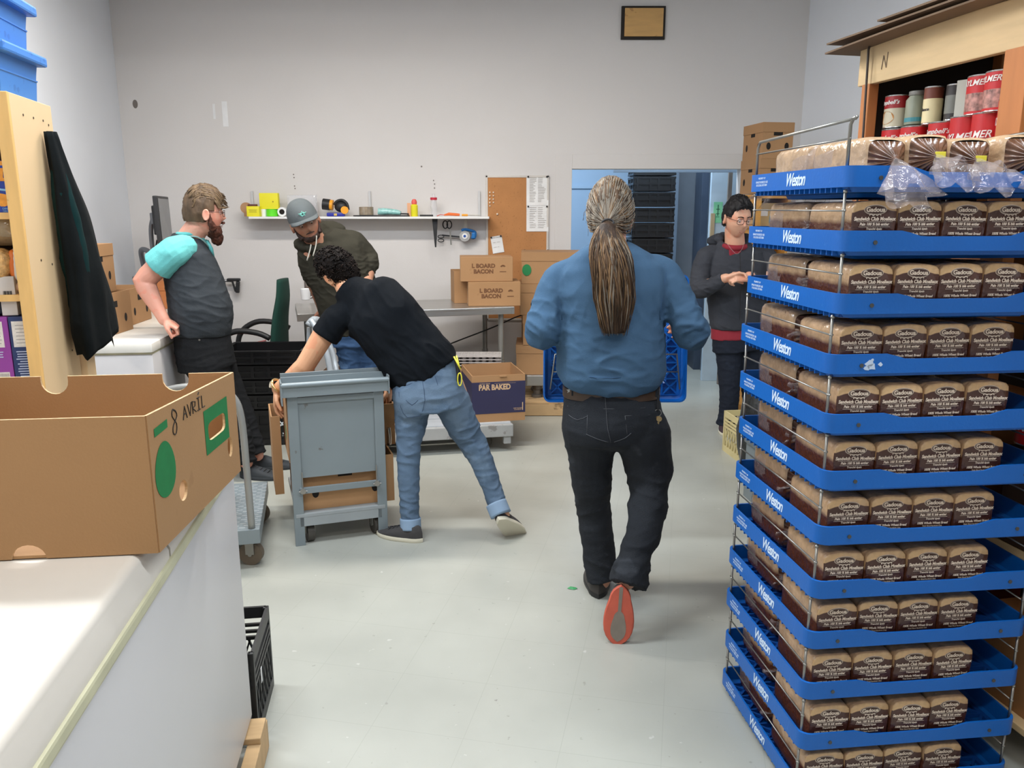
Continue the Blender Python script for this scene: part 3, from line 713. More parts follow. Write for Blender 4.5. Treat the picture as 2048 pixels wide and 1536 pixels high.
obj('lid', lid(-L_, -.665), M_lid, t, auto=50); obj('lid', lid(-.655, 0), M_lid, t, auto=50)
t = thing('wooden_pallet', 'worn wooden pallet under the large white freezer in the foreground', 'pallet'); t.matrix_basis = FZ
M_pal = speckle('pallet_wood', (190, 158, 116), [((110, 84, 56), 9, .66, .6)], .8, var=.15, scale=4, stretch=(1, 6, 1))
mb = MB()
for k in range(7): mb.box((-.36, -.06-k*.25, .107), (.80, .10, .020), bev=.003)
obj('deck_boards', mb, M_pal, t)
mb = MB()
for x in (-.74, -.36, .02): mb.box((x, -.80, .050), (.04, 1.62, .094), bev=.003)
obj('stringer', mb, M_pal, t)
# black crate standing just behind the freezer
t = thing('milk_crate', 'black plastic milk crate on the floor behind the far corner of the foreground freezer', 'crate', (0, 0, 0))
obj('crate_shell', crate_mesh(.31, .31, .30), mat('black_plastic', (30, 31, 32), .45), t)
o = MB(); o.box((.0, 0, .28), (.05, .04, .012)); 
obj('white_tag', MB().box((.1565, -.06, .17), (.002, .016, .05)), mat('white_sticker', (225, 225, 225), .5), t)
t.matrix_basis = FZ @ Matrix.Translation((-.150, .20, 0))
# ---- big banana box on the near freezer
c0, c1 = Vector((-.656, 1.385)), Vector((-.664, 1.862))
BB = basis(Vector((c0.x, c0.y, .9975)), Vector((-.9935, -.114, 0)), Vector((-(c1-c0).x, 0, 0))*0 + Vector((-.017, .9998, 0)), Vector((0, 0, 1)))
# local: x runs left along the front wall from the near right corner, y runs away, z up
t = thing('banana_box', 'big open cardboard banana box with green print and handwriting on the foreground freezer', 'cardboard box'); t.location = (c0.x, c0.y, .9975)
M_bb = speckle('banana_cardboard', (166, 126, 84), [((140, 102, 64), 9, .68, .35)], .8, var=.05, scale=2.5, bump=.05, bscale=200)
M_bb2 = [M_bb, mat('corrugated_cut_edge', (206, 172, 128), .85, var=.25, scale=90)]
def wallpoly(p0, p1, h0, h1, cuts, holes, th=.0055, lean=0.0, name='side_wall'):
    """cardboard wall from p0 to p1 (world xy) with scalloped top/bottom cuts and punched holes; built as a triangulated sheet with thickness"""
    p0 = Vector((*p0, 0)); p1 = Vector((*p1, 0)); d = (p1-p0); L = d.length; d.normalize(); n = Vector((-d.y, d.x, 0))
    cu = bpy.data.curves.new('wall', 'CURVE'); cu.dimensions = '2D'; cu.fill_mode = 'BOTH'; cu.extrude = th/2; cu.resolution_u = 1
    def loop(pts):
        s = cu.splines.new('POLY'); s.points.add(len(pts)-1); s.use_cyclic_u = True
        for i, (x, y) in enumerate(pts): s.points[i].co = (x, y, 0, 1)
    top = [(0, h0)]
    for (c, r, where) in sorted([q for q in cuts if q[2] == 't']):
        hz = h0+(h1-h0)*c/L; top += [(c-r, hz)] + [(c-r*math.cos(a), hz-.012-r*math.sin(a)) for a in [PI*i/10 for i in range(11)]] + [(c+r, hz)]
    top += [(L, h1)]
    bot = [(L, 0)]
    for (c, r, where) in sorted([q for q in cuts if q[2] == 'b'], reverse=True):
        bot += [(c+r*math.cos(a), r*.9*math.sin(a)) for a in [PI*i/10 for i in range(11)]]
    bot += [(0, 0)]
    loop(top + bot)
    for (cx, cy, rx, ry, rot) in holes:
        loop([(cx+rx*math.cos(a)*math.cos(rot)-ry*math.sin(a)*math.sin(rot), cy+rx*math.cos(a)*math.sin(rot)+ry*math.sin(a)*math.cos(rot)) if rot > -9 else
              (cx+rx*(abs(math.cos(a))**.35)*(1 if math.cos(a) > 0 else -1), cy+ry*(abs(math.sin(a))**.6)*(1 if math.sin(a) > 0 else -1)) for a in [2*PI*i/24 for i in range(24)]])
    ob = bpy.data.objects.new('wall', cu); C.objects.link(ob); dg = bpy.context.evaluated_depsgraph_get()
    me = bpy.data.meshes.new_from_object(ob.evaluated_get(dg)); bpy.data.objects.remove(ob); bpy.data.curves.remove(cu)
    bmm = bmesh.new(); bmm.from_mesh(me); bmesh.ops.triangulate(bmm, faces=bmm.faces); bpy.data.meshes.remove(me)
    mb = MB(); bmm.verts.index_update(); bmm.normal_update()
    mb.add([(v.co.x, v.co.y, v.co.z) for v in bmm.verts], [[v.index for v in f.verts] for f in bmm.faces]); mb.m = [1 if abs(f.normal.z) < .5 and .004 < f.calc_center_median().x < L-.004 and f.calc_center_median().y > .001 else 0 for f in bmm.faces]; bmm.free()
    M = basis(p0, d, Vector((0, 0, 1)) - n*lean, -n)  # local y up
    return mb, M, L
def bbwall(p0, p1, h0, h1, cuts, holes, lean=0.0):
    mb, M, L = wallpoly(p0, p1, h0, h1, cuts, holes, lean=lean)
    q = MB(); q.add([tuple(M @ Vector(v) + Vector((0, 0, .9985))) for v in mb.v], mb.f); q.m = list(mb.m); return q, M, L
lf = Vector((-.9935, -.114))
f0 = c0 + lf*.56                                     # left end of the front wall
b1 = c1 + lf*.56
q, MF, LF = bbwall(f0, c0, .262, .262, [(.23, .028, 't'), (.56-.225, .03, 'b')], [], lean=0.0)
obj('front_wall', q, M_bb2, t, world=True)
q, MS, LS = bbwall(c0, c1, .262, .245, [], [(.36-.02, .150, .055, .021, -10), (.130, .075, .021, .021, 0), (.415, .080, .016, .024, 0)], lean=0.0)
obj('end_wall', q, M_bb2, t, world=True)
q, MBk, LB = bbwall(b1, c1, .245, .245, [(.56-.13, .03, 't'), (.56-.40, .03, 't')], [], lean=.0)
obj('back_wall', q, M_bb2, t, world=True)
q, _, _ = bbwall(b1, f0, .25, .26, [], []); obj('end_wall', q, M_bb2, t, world=True)
fl = MB(); fl.prism([tuple(f0), tuple(c0), tuple(c1), tuple(b1)], .9985, 1.004); obj('bottom_sheet', fl, M_bb, t, world=True)
# prints on the end wall
off = .0036
def onwall(M, pts): return [tuple(M @ Vector((x, y, off)) + Vector((0, 0, .9985))) for (x, y) in pts]
Mg = mat('green_ink', (26, 118, 62), .75, var=.06, scale=30)
g = MB(); cxx, czz = .340, .150
outer = [(cxx-.074, czz-.046), (cxx+.074, czz-.046), (cxx+.074, czz+.052), (cxx-.074, czz+.052)]
ring = [(cxx+.055*(abs(math.cos(a))**.35)*(1 if math.cos(a) > 0 else -1), czz+.021*(abs(math.sin(a))**.6)*(1 if math.sin(a) > 0 else -1)) for a in [2*PI*i/24+.001 for i in range(24)]]
sq = []
for i in range(24):
    a = 2*PI*i/24+.001; c_, s_ = math.cos(a), math.sin(a); k_ = min(.074/max(1e-6, abs(c_)), (.052 if s_ > 0 else .046)/max(1e-6, abs(s_))); sq.append((cxx+c_*k_, czz+s_*k_))
for cr in ((.074, .052), (-.074, .052), (-.074, -.046), (.074, -.046)):
    j = min(range(24), key=lambda i: math.hypot(sq[i][0]-cxx-cr[0], sq[i][1]-czz-cr[1])); sq[j] = (cxx+cr[0], czz+cr[1])
vs = onwall(MS, sq + ring); g.add(vs, [(i, (i+1) % 24, 24+(i+1) % 24, 24+i) for i in range(24)])
ov = [(.056 + .046*math.cos(a)*(1-.12*math.sin(a)), .150+.054*math.sin(a) - .006) for a in [2*PI*i/32 for i in range(32)]]
obj('green_border', g, Mg, t, world=True); g = MB(); g.add(onwall(MS, ov), [tuple(range(32))])
obj('green_fruit_print', g, Mg, t, world=True); g = MB(); g.add(onwall(MS, [(.022, .215), (.082, .219), (.082, .235), (.022, .231)]), [(0, 1, 2, 3)])
obj('green_stem_print', g, Mg, t, world=True)
hw = MB()
def stroke(pts, r=.0011, sm=3):
    P3 = [MS @ Vector((x, y, off)) + Vector((0, 0, .9985)) for (x, y) in pts]; hw.tube(P3, r, 5, smooth=sm)
y0_ = .205; 
stroke([(.125, .238), (.112, .246), (.106, .234), (.124, .214), (.118, .196), (.105, .200), (.108, .214), (.128, .228), (.124, .240), (.116, .243)])
def L2(x, y, seg, s=.024):
    for pl in seg: stroke([(x+px_*s, y+py_*s) for px_, py_ in pl], sm=0)
xx = .158
for ch in ([[(0, 0), (.4, 1), (.8, 0)], [(.15, .4), (.65, .4)]], [[(0, 1), (.4, 0), (.8, 1)]], [[(0, 0), (0, 1), (.6, .85), (.5, .5), (0, .45), (.7, 0)]],
           [[(.3, 0), (.3, 1)], [(0, 1), (.6, 1)], [(0, 0), (.6, 0)], [(.3, 1.25), (.5, 1.4)]], [[(0, 1), (0, 0), (.6, 0)]]):
    L2(xx, .212, ch, .026); xx += .026
obj('handwriting', hw, mat('marker_ink', (40, 34, 30), .7), t, world=True)
# ---- wooden shelving on the left
sd = Vector((-.192, .981, 0)); sx_ = Vector((-.981, -.192, 0))
Y0 = 2.7; ps = Vector((-.597*Y0, Y0, 0))
SM = basis(ps, -sx_, sd, Vector((0, 0, 1)))          # x to the right, y away, panel's right face at x=0
t = thing('wooden_shelving', 'pale wooden shelving at the left edge, black jacket hanging on its side', 'shelf'); t.matrix_basis = SM
SD, SW = .375, .80; ztop = 1.99
M_beige_w = speckle('painted_pine', (222, 190, 146), [((120, 92, 60), 12, .73, .5)], .6, var=.05, scale=2, stretch=(1, 1, .3))
M_yel = speckle('yellow_pine_edge', (232, 184, 112), [((150, 104, 50), 14, .70, .5)], .55, var=.08, scale=5, stretch=(6, 6, 1))
obj('side_panel', bx((-.012, SD/2, ztop/2), (.024, SD, ztop), bev=.002), M_beige_w, t)
obj('side_panel', bx((-SW+.012, SD/2, ztop/2), (.024, SD, ztop), bev=.002), M_beige_w, t)
obj('front_edge_strip', bx((-.020, -.008, ztop/2), (.040, .016, ztop), bev=.002), M_yel, t)
obj('front_edge_strip', bx((-SW+.020, -.008, ztop/2), (.040, .016, ztop), bev=.002), M_yel, t)
obj('rear_post', bx((-.004, SD+.062, .62), (.05, .10, 1.24), bev=.004), M_beige_w, t)
obj('top_board', bx((-SW/2, SD/2-.0, ztop-.011), (SW-.05, SD-.004, .022), bev=.002), M_yel, t)
obj('top_rail', bx((-SW/2-.0, -.012, ztop-.055), (SW-.082, .022, .11), bev=.003), M_yel, t)
def shz(py): 
    p = P(5, py, 2.72); return p.z
zs = [P(30, 425, 2.69).z, P(40, 590, 2.69).z, P(60, 766, 2.69).z]
for z in zs + [.45, .1]: obj('shelf_board', bx((-SW/2, SD/2, z-.011), (SW-.05, SD-.004, .022), bev=.002), M_yel, t)
obj('back_board', bx((-SW/2, SD-.004, ztop/2-.01), (SW-.05, .006, ztop-.03)), mat('dark_hardboard', (78, 52, 32), .8, var=.1), t)
g = MB()
for (x, y, z) in ((0.0007, .10, 1.93), (.0007, .19, 1.93), (.0007, .28, 1.93), (.0007, .33, 1.92), (.0007, .1, 1.45), (.0007, .2, 1.43), (.0007, .3, 1.1), (.0007, .25, .95)):
    g.cyl((x, y, z), .004, .002, 8, axis=(1, 0, 0))
obj('nail_head', g, mat('nail_metal', (90, 76, 60), .5, metal=.5), t)
def onshelf(o, x, y, z, rz=0.0): o.matrix_basis = SM @ Matrix.Translation((x, y, z)) @ Matrix.Rotation(rz, 4, 'Z'); return o
# dinner box (blue and yellow)
t = thing('pasta_box', 'blue and orange boxed pasta dinner on the upper left shelf', 'food box'); H = .165
obj('carton', bx((0, 0, H/2), (.092, .04, H), bev=.0015), mat('blue_box', (36, 64, 158), .45, var=.08, scale=20), t)
a = MB(); fr = lambda x, z, y=-.0206: facing((x, y, z), (1, 0, 0), (0, -1, 0))
a.box((0, -.0203, H-.008), (.092, .001, .014)); put(a, text_mesh('KD', .052, .0006, off=.003, shear=.1, sx=.9), fr(.0, H*.72))
a.add([(.004+.036*math.cos(2*PI*i/20), -.0208, .040+.020*math.sin(2*PI*i/20)+.004*math.sin(i*2.5)) for i in range(20)], [tuple(range(20))])
obj('orange_print', a, mat('orange_yellow_print', (246, 158, 50), .5, var=.15, scale=60), t)
a = MB(); a.tube([(-.02, -.021, .078), (.01, -.021, .072), (.042, -.021, .078)], .004, 5, smooth=3)
put(a, text_mesh('DINNER', .009, .0003), fr(.012, .012)); put(a, text_mesh('ORIGINAL', .007, .0003), fr(.012, .004)); obj('pale_print', a, mat('pale_blue_print', (150, 200, 236), .5), t)
onshelf(t, -.062, .03, zs[0], .05)
o = obj('snack_carton', bx((0, 0, .05), (.1, .05, .10), bev=.002), mat('beige_snack', (190, 140, 80), .6, var=.3, scale=20)); tag(o, 'small brown carton left of the blue pasta dinner box', 'food box'); onshelf(o, -.17, .04, zs[0])
def pillow(name, lab, mt, d, seed, loc, rz=0, amp=.16, cat='food bag', group=None):
    mb = MB().sphere((0, 0, d[2]/2), (d[0]/2, d[1]/2, d[2]/2), 28); vs = []
    for (x, y, z) in mb.v:
        f = 1+amp*noise.noise(Vector((x*18+seed, y*18, z*18)))+amp*.5*noise.noise(Vector((x*50, y*50+seed, z*50)))
        q_ = lambda v, r: (abs(v/r)**.75)*r*(1 if v > 0 else -1)
        vs.append((q_(x, d[0]/2)*f, q_(y, d[1]/2)*f, max(.001, q_(z-d[2]/2, d[2]/2)*f + d[2]/2)))
    mb.v = vs; o = obj(name, mb, mt, smooth=True); tag(o, lab, cat, group); onshelf(o, *loc, rz); return o
M_plast = mat('bread_bag_clear', (150, 128, 96), .12, var=.35, scale=14, bump=.6, bscale=26, spec=.9)
pillow('food_bag', 'shiny clear bag of rolls on the second shelf of the left unit, uppermost', M_plast, (.22, .20, .13), 3, (-.125, .12, zs[1]+.16))
pillow('food_bag', 'brown bag under the shiny bag on the second shelf', mat('brown_bag', (128, 96, 60), .35, var=.5, scale=12, bump=.4, bscale=30), (.30, .22, .17), 5, (-.16, .20, zs[1]))
pillow('nut_bag', 'clear bag of nuts on the second left shelf', mat('nut_mix', (206, 160, 100), .3, var=.4, scale=60, bump=.8, bscale=60), (.12, .09, .115), 7, (-.125, .05, zs[1]+.043))
o = pillow('milk_pouch', 'small orange and white pouch next to the clear bag of nuts', mat('pouch_white', (222, 208, 190), .3, var=.1, bump=.3, bscale=30), (.055, .06, .115), 9, (-.048, .055, zs[1]+.043))
obj('orange_band', MB().sphere((-.018, -.012, .055), (.018, .02, .052), 14), mat('orange_ink', (232, 120, 40), .4), o, smooth=True)
pillow('flour_bag', 'flat pink white paper bag lying at the front of the second left shelf', mat('paper_bag', (226, 186, 156), .6, var=.08, bump=.3, bscale=20), (.26, .13, .042), 13, (-.15, .09, zs[1]), amp=.08)
for i, (z, lab) in enumerate(((0, 'folded dark navy cloth lowest on the third left shelf'), (.062, 'folded dark cloth topmost on the third left shelf'))):
    o = obj('folded_cloth', bx((0, 0, .029), (.22, .2, .058), bev=.024), mat('navy_cloth', (38, 42, 54), .9, bump=.3, bscale=60), smooth=True); tag(o, lab, 'folded cloth', 'dark cloths'); onshelf(o, -.215, .12, zs[2]+.232+z)
o = thing('small_white_carton', 'small white carton with a barcode standing on the purple box', 'food box'); obj('carton', bx((0, 0, .066), (.048, .06, .132), bev=.002), mat('white_carton', (206, 196, 186), .6), o)
a = MB(); 
for k in range(9): a.box((-.012+k*.003, -.0306, .07), (.0012+.0008*(k % 3), .0006, .026))
obj('barcode', a, mat('black_bars', (50, 46, 44), .6), o); onshelf(o, -.090, .05, zs[2]+.2015+.03, .06)
pillow('brown_bag', 'dark brown rounded bag beside the small white carton', mat('dark_brown_bag', (74, 54, 34), .5, var=.4, scale=14), (.07, .14, .15), 15, (-.052, .13, zs[2]+.232))
for i, (x, c, lab, rows) in enumerate(((-.136, (150, 62, 150), 'purple food carton with a white panel on the lower left shelf', 3), (-.055, (38, 52, 96), 'navy food carton with a white panel and small print', 12), (-.222, (200, 190, 200), 'pale food carton at the frame edge beside the purple one', 2))):
    t = thing('food_carton', lab, 'food box', group='cartons on the lower left shelf'); W2 = .078; H2 = .228
    obj('carton', bx((0, 0, H2/2), (W2, .16, H2), bev=.002), mat('carton_c%d' % i, c, .45, var=.04), t)
    obj('white_panel', MB().box((-.004, -.0806, H2*.74), (.052, .001, .088)), mat('panel_cream', (226, 216, 204), .6, var=.1, scale=80), t)
    if i == 0: obj('barcode_panel', MB().box((.006, -.0806, .022), (.04, .001, .034)), mat('panel_cream', (226, 216, 204), .6, var=.1, scale=80), t)
    a = MB(); rr = random.Random(i)
    for k in range(rows):
        z = H2*.52-.010-k*.0085; a.box((-.002-rr.uniform(0, .006), -.0806, z), (.048*rr.uniform(.6, 1), .0008, .0032))
    for k in range(6): a.box((-.004, -.0812, H2*.74+.03-k*.012), (.04*rr.uniform(.7, 1), .0004, .002), mi=1)
    if i == 0:
        for k in range(9): a.box((-.010+k*.004, -.0812, .022), (.002, .0004, .026), mi=1)
    obj('small_print', a, [mat('pale_print_ink', (190, 196, 216), .6), mat('grey_text', (150, 140, 134), .6)], t)
    onshelf(t, x, .085, zs[2]+.0005, .02)
# ---- blue storage bins on top of the shelving
M_bin = speckle('blue_bin_plastic', (62, 124, 196), [((44, 92, 160), 16, .62, .5)], .5, var=.05, scale=3)
def storage_bin(z, rz, ox, lab):
    t = thing('storage_bin', lab, 'storage bin', group='blue bins stacked on the left shelving')
    def ring(w, d, z_): return [(-w, -d, z_), (w, -d, z_), (w, d, z_), (-w, d, z_)]
    W2, D2, H2 = .20, .15, .155
    mb = MB(); rs = [ring(W2*.93, D2*.93, 0), ring(W2*.96, D2*.96, H2*.48), ring(W2*.975, D2*.97, H2*.49), ring(W2*.975, D2*.97, H2*.52), ring(W2*.955, D2*.955, H2*.53), ring(W2, D2, H2)]
    vs = [p for r in rs for p in r]; mb.add(vs, [(i*4+j, i*4+(j+1) % 4, (i+1)*4+(j+1) % 4, (i+1)*4+j) for i in range(5) for j in range(4)] + [(3, 2, 1, 0), (20, 21, 22, 23)])
    obj('bin_body', mb, M_bin, t); obj('bin_lid', MB().box((0, 0, H2-.008), (W2*2+.05, D2*2+.05, .034), bev=.008), M_bin, t)
    onshelf(t, -.225+ox, .21, z, rz); return t
for k in range(2): storage_bin(ztop+.001+k*.17, -.04+.03*k, -.012*k, ['blue lidded storage bin standing directly on the left shelving', 'blue lidded storage bin on top of the other one, cut by the frame'][k])
# ---- black jacket hanging on the side panel
def jacket():
    mb = MB(); n, m_ = 26, 40; vs = []
    for i in range(m_+1):
        v = i/m_
        for j in range(n):
            a = 2*PI*j/n
            w_ = .020 + .150*min(1, v*1.25)**.85; dpt = .020 + .034*math.sin(min(1, v*1.3)*PI/2)
            cx_ = .015 + .15*v**1.05; z = -.80*v
            fold = .011*math.sin(a*6+v*2.5)*v**.5 + .014*noise.noise(Vector((a*1.7, v*4, 1)))
            lo = 1 - (.10 if (j > n*.5) else 0)*max(0, v-.85)*4
            vs.append((dpt+.012 + (dpt+fold)*math.cos(a)*.92, cx_ + (w_+fold)*math.sin(a), (z+.03*math.sin(a)*v*2.2+.03*noise.noise(Vector((a*2, 7, 3)))*v)*lo))
    mb.add(vs, [(i*n+j, i*n+(j+1) % n, (i+1)*n+(j+1) % n, (i+1)*n+j) for i in range(m_) for j in range(n)] + [tuple(range(n-1, -1, -1)), tuple(m_*n+j for j in range(n))])
    return mb
jt = thing('jacket', 'black and dark green jacket hanging on the side of the left shelving', 'jacket')
M_jk = mat('black_jacket_cloth', (15, 19, 20), .95, var=.25, scale=3, bump=.5, bscale=14, spec=.15); M_jg = mat('dark_green_lining', (8, 40, 40), .9, var=.2, scale=4, bump=.4, bscale=16, spec=.15)
zj = P(98, 266, 3.0).z
obj('jacket_body', jacket(), M_jk, jt, smooth=True)
sl = MB(); pts = [(.038, .03, -.10), (.050, .02, -.26), (.058, .03, -.44), (.056, .06, -.58), (.05, .09, -.70)]
sl.tube(pts, [.024+.026*math.sin(min(1, i/16*1.6)*PI/2)*(1-.25*i/16) for i in range(17)], 16, smooth=4)
sl.v = [(x+.010*noise.noise(Vector((x*20, y*20, z*9))), y+.012*noise.noise(Vector((x*20+5, y*20, z*12))), z) for x, y, z in sl.v]
obj('sleeve', sl, M_jg, jt, smooth=True)
jt.matrix_basis = SM @ Matrix.Translation((0, .235, zj))
# ---- second freezer with boxes
FR2 = thing('chest_freezer', 'small white chest freezer the bearded person leans on', 'freezer')
r2 = math.atan(.116); fx2 = Vector((math.cos(r2), math.sin(r2), 0)); fy2 = Vector((-math.sin(r2), math.cos(r2), 0))
F2 = basis(Vector((-2.005, 4.4, 0)), fx2, fy2, Vector((0, 0, 1))); FR2.matrix_basis = F2
mb = MB().box((-.36, .29, .42), (.72, .58, .83), bev=.02); obj('cabinet', mb, M_enamel, FR2, auto=40)
obj('lid', MB().box((-.36, .285, .87), (.73, .60, .055), bev=.014), mat('warm_white_lid', (228, 224, 214), .4), FR2, auto=40)
obj('lid_gasket', MB().box((-.36, .29, .838), (.71, .57, .012)), M_seal, FR2)
obj('lid_key_lock', MB().cyl((-.42, -.018, .868), .008, .012, 12, axis=(0, 1, 0)), M_wire, FR2)
pz = lambda px, py, z: PZ(px, py, z)
q = PZ(245, 668, .898)
banana_box((-2.50, 4.72, .8985), r2-.10, .30, .42, .245, 'open banana box on the small freezer with hand hole, nearest the jacket', open_top=True)
banana_box((-2.56, 5.26, .8965), r2-.05, .22, .34, .23, 'banana box behind the open one, partly hidden by it', open_top=True)
t = thing('chest_freezer', 'white chest freezer furthest back along the left wall beyond the bearded man', 'freezer', (0, 0, 0)); F3 = basis(Vector((-1.93, 5.28, 0)), fx2, fy2, Vector((0, 0, 1))); 
t.matrix_basis = basis(Vector((-2.18, 5.06, 0)), fx2, fy2, Vector((0, 0, 1)))
obj('cabinet', MB().box((-.33, .62, .42), (.66, 1.22, .84), bev=.02), M_enamel, t, auto=40); obj('lid', MB().box((-.33, .62, .868), (.66, 1.22, .054), bev=.014), M_lid, t, auto=40)
banana_box((-2.52, 4.68, 1.145), r2-.06, .26, .36, .275, 'banana box standing on end above the open one, scribbled on, loose paper on top')
o = obj('paper_stack', MB().box((0, 0, .01), (.16, .12, .02), bev=.002), mat('white_paper', (232, 232, 230), .7)); tag(o, 'white paper bundle on the topmost banana box by the jacket', 'paper'); o.location = (-2.50, 4.64, 1.429)
pbx = P(333, 604, 6.1)
t = banana_box((pbx.x, 6.1, .8965), r2, .30, .26, .20, 'plain brown box on the furthest freezer behind the bearded man', holes=False, cardm=mat('red_brown_carton', (170, 104, 58), .8))
# ---- monitor on a wall arm
pm = P(326, 440, 6.35)
t = thing('computer_monitor', 'black flat computer monitor seen from its side on a swing arm in the left corner', 'monitor', pm, .0); t.rotation_euler = (0, -.02, .0)
mR = Matrix.Rotation(math.radians(103), 4, 'Z')
obj('screen_housing', MB().box((0, 0, 0), (.46, .035, .36), mR, bev=.008), mat('monitor_black', (38, 38, 40), .45), t)
obj('screen', MB().box((0, -.019, 0), (.42, .002, .32), mR), mat('screen_grey', (118, 120, 122), .25), t)
obj('rear_housing', MB().box((0, .035, 0), (.26, .035, .22), mR, bev=.01), mat('monitor_black', (38, 38, 40), .45), t)
t = thing('monitor_arm', 'grey metal swing arm carrying the computer monitor', 'monitor arm', (0, 0, 0))
wa = P(290, 505, 6.5)
M_arm = mat('grey_arm', (120, 122, 126), .35, metal=.5)
obj('upper_arm', MB().tube([P(305, 440, 6.42), P(302, 460, 6.45), P(306, 500, 6.46), P(318, 530, 6.45)], .018, 10, smooth=4), M_arm, t, smooth=True, world=True)
obj('lower_arm', MB().tube([P(318, 530, 6.45), P(300, 505, 6.5), P(283, 500, 6.55), P(286, 525, 6.62), P(296, 560, 6.66)], [.02, .022], 10, smooth=4), M_arm, t, smooth=True, world=True)
obj('cable', MB().tube([P(314, 480, 6.4), P(310, 500, 6.38), P(300, 520, 6.42), P(296, 535, 6.45)], .006, 6, smooth=4), M_dark, t, smooth=True, world=True)
obj('tilt_bracket', MB().box(P(309, 437, 6.42), (.05, .06, .09), bev=.01), M_arm, t, world=True)
obj('wall_plate', MB().box((0, 0, 0), (.02, .12, .2), Matrix.Translation(P(294, 560, 6.72)) @ Matrix.Rotation(r2, 4, 'Z'), bev=.004).tube([P(296, 560, 6.66), P(268, 556, 6.8)], .016, 8), M_arm, t, world=True)
# ================================================================== back wall: shelf and what stands on it
M_white = mat('white_shelf_paint', (232, 232, 230), .5, var=.02)
s0, s1 = P(497, 433, 6.76), P(978, 432, 6.76)
SZ = s0.z; SY0, SY1 = 6.76, 6.995
t = thing('wall_shelf', 'long white shelf on the back wall holding tools and tape', 'shelf', (0, WY, SZ))
obj('shelf_board', MB().box(((s0.x+s1.x)/2, (SY0+SY1)/2, SZ-.010), (s1.x-s0.x, SY1-SY0, .018), bev=.002), M_white, t, world=True)
for px in (504, 739, 958):
    p = P(px, 380, 6.99); obj('upright_bracket', MB().box((p.x, 6.985, SZ+.09), (.018, .012, .24)), mat('bracket_grey', (196, 196, 196), .5), t, world=True)
def on(px, y=6.85): return Vector((P(px, 432, y).x, y, SZ-.0005))
M_y = mat('yellow_card', (232, 222, 40), .6, var=.04); M_g = mat('green_tape', (96, 216, 40), .35); M_blk = mat('black_rubber', (26, 26, 28), .5); M_org = mat('amber_plastic', (240, 160, 30), .45)
M_clear = mat('clear_plastic', (226, 226, 228), .1, alpha=.35, spec=1, bump=.3, bscale=30)
def item(name, lab, cat, parts, loc, rz=0, group=None):
    if len(parts) == 1:
        o = obj(name, parts[0][1], parts[0][2], None, auto=40); tag(o, lab, cat, group); o.location = loc; o.rotation_euler = (0, 0, rz); return o
    t = thing(name, lab, cat, loc, rz, group)
    for (n, mb, m) in parts: obj(n, mb, m, t, auto=40)
    return t
item('wooden_spool', 'brown round wooden piece at the left end of the wall shelf', 'spool', [('spool', MB().cyl((0, 0, .07), .045, .03, 20, axis=(0, 1, 0)).cyl((0, 0, .02), .02, .04, 12), mat('spool_wood', (176, 134, 96), .6))], on(492)+Vector((0, .02, 0)))
item('label_box', 'small yellow box with fine print at the left end of the wall shelf', 'box', [('box_body', MB().box((0, 0, .042), (.105, .07, .084), bev=.004), M_y), ('dark_top', MB().box((-.01, 0, .092), (.07, .05, .016), bev=.004), mat('maroon_top', (90, 44, 46), .6)),
     ('fine_print', MB().box((0, -.0355, .055), (.07, .001, .004)).box((0, -.0355, .045), (.06, .001, .004)).box((0, -.0355, .035), (.065, .001, .004)), mat('olive_print', (170, 160, 30), .6))], on(509, 6.80)+Vector((0, 0, .0)))
item('tape_roll', 'bright green tape roll under the yellow note block', 'tape', [('roll', MB().lathe([(.03, 0), (.048, .002), (.048, .058), (.03, .06)], n=28), M_g)], on(545))
item('white_pot', 'small white pot beside the green tape roll', 'pot', [('pot', MB().lathe([(.02, 0), (.024, .055), (.022, .06)], n=20), M_white)], on(528, 6.84))
item('note_block', 'large square yellow card resting on the green tape roll', 'card', [('card', MB().box((0, 0, .065), (.155, .05, .13), bev=.002).cyl((.035, -.026, .06), .006, .002, 10, mi=1, axis=(0, 1, 0)), [M_y, mat('dull_hole', (170, 150, 40), .7)])], on(541)+Vector((0, 0, .0608)))
item('tape_roll', 'white paper roll with black core on the wall shelf', 'tape', [('roll', MB().cyl((0, 0, .038), .038, .05, 28, axis=(0, 1, 0)), M_white), ('core', MB().cyl((0, -.0255, .038), .022, .003, 24, axis=(0, 1, 0)), M_dark)], on(566))
tt = thing('blister_pack', 'clear plastic pack with a red disc behind the man in the cap', 'package', on(606, 6.90))
obj('shell', MB().box((0, 0, .088), (.245, .05, .175), bev=.02).box((0, 0, .088), (.25, .002, .178)), M_clear, tt); obj('red_disc', MB().cyl((.065, -.028, .062), .042, .006, 28, axis=(0, 1, 0)), mat('red_disc', (214, 30, 40), .4), tt)
tt = thing('flashlight', 'black and amber hand lantern on the wall shelf', 'flashlight', on(672, 6.84)+Vector((0, 0, .034)))
mR = Matrix.Translation((-.055, 0, .062)) @ Matrix.Rotation(.12, 4, 'Y')
obj('lamp_head', MB().cyl((-.02, 0, 0), .046, .06, 24, M=mR, axis=(1, 0, 0)), M_blk, tt, auto=40); obj('amber_collar', MB().cyl((.022, 0, 0), .043, .026, 24, M=mR, axis=(1, 0, 0)), M_org, tt, auto=40)
obj('handle', MB().tube([(-.01, 0, .06), (.015, 0, .09), (.06, 0, .098), (.095, 0, .07), (.105, 0, .02)], .012, 10, smooth=5), M_blk, tt, smooth=True)
obj('lamp_body', MB().sphere((.045, 0, .045), (.055, .035, .045), 18), M_blk, tt, smooth=True); obj('amber_button', MB().cyl((.082, -.036, .018), .031, .02, 24, axis=(0, 1, 0)), M_org, tt, auto=40)
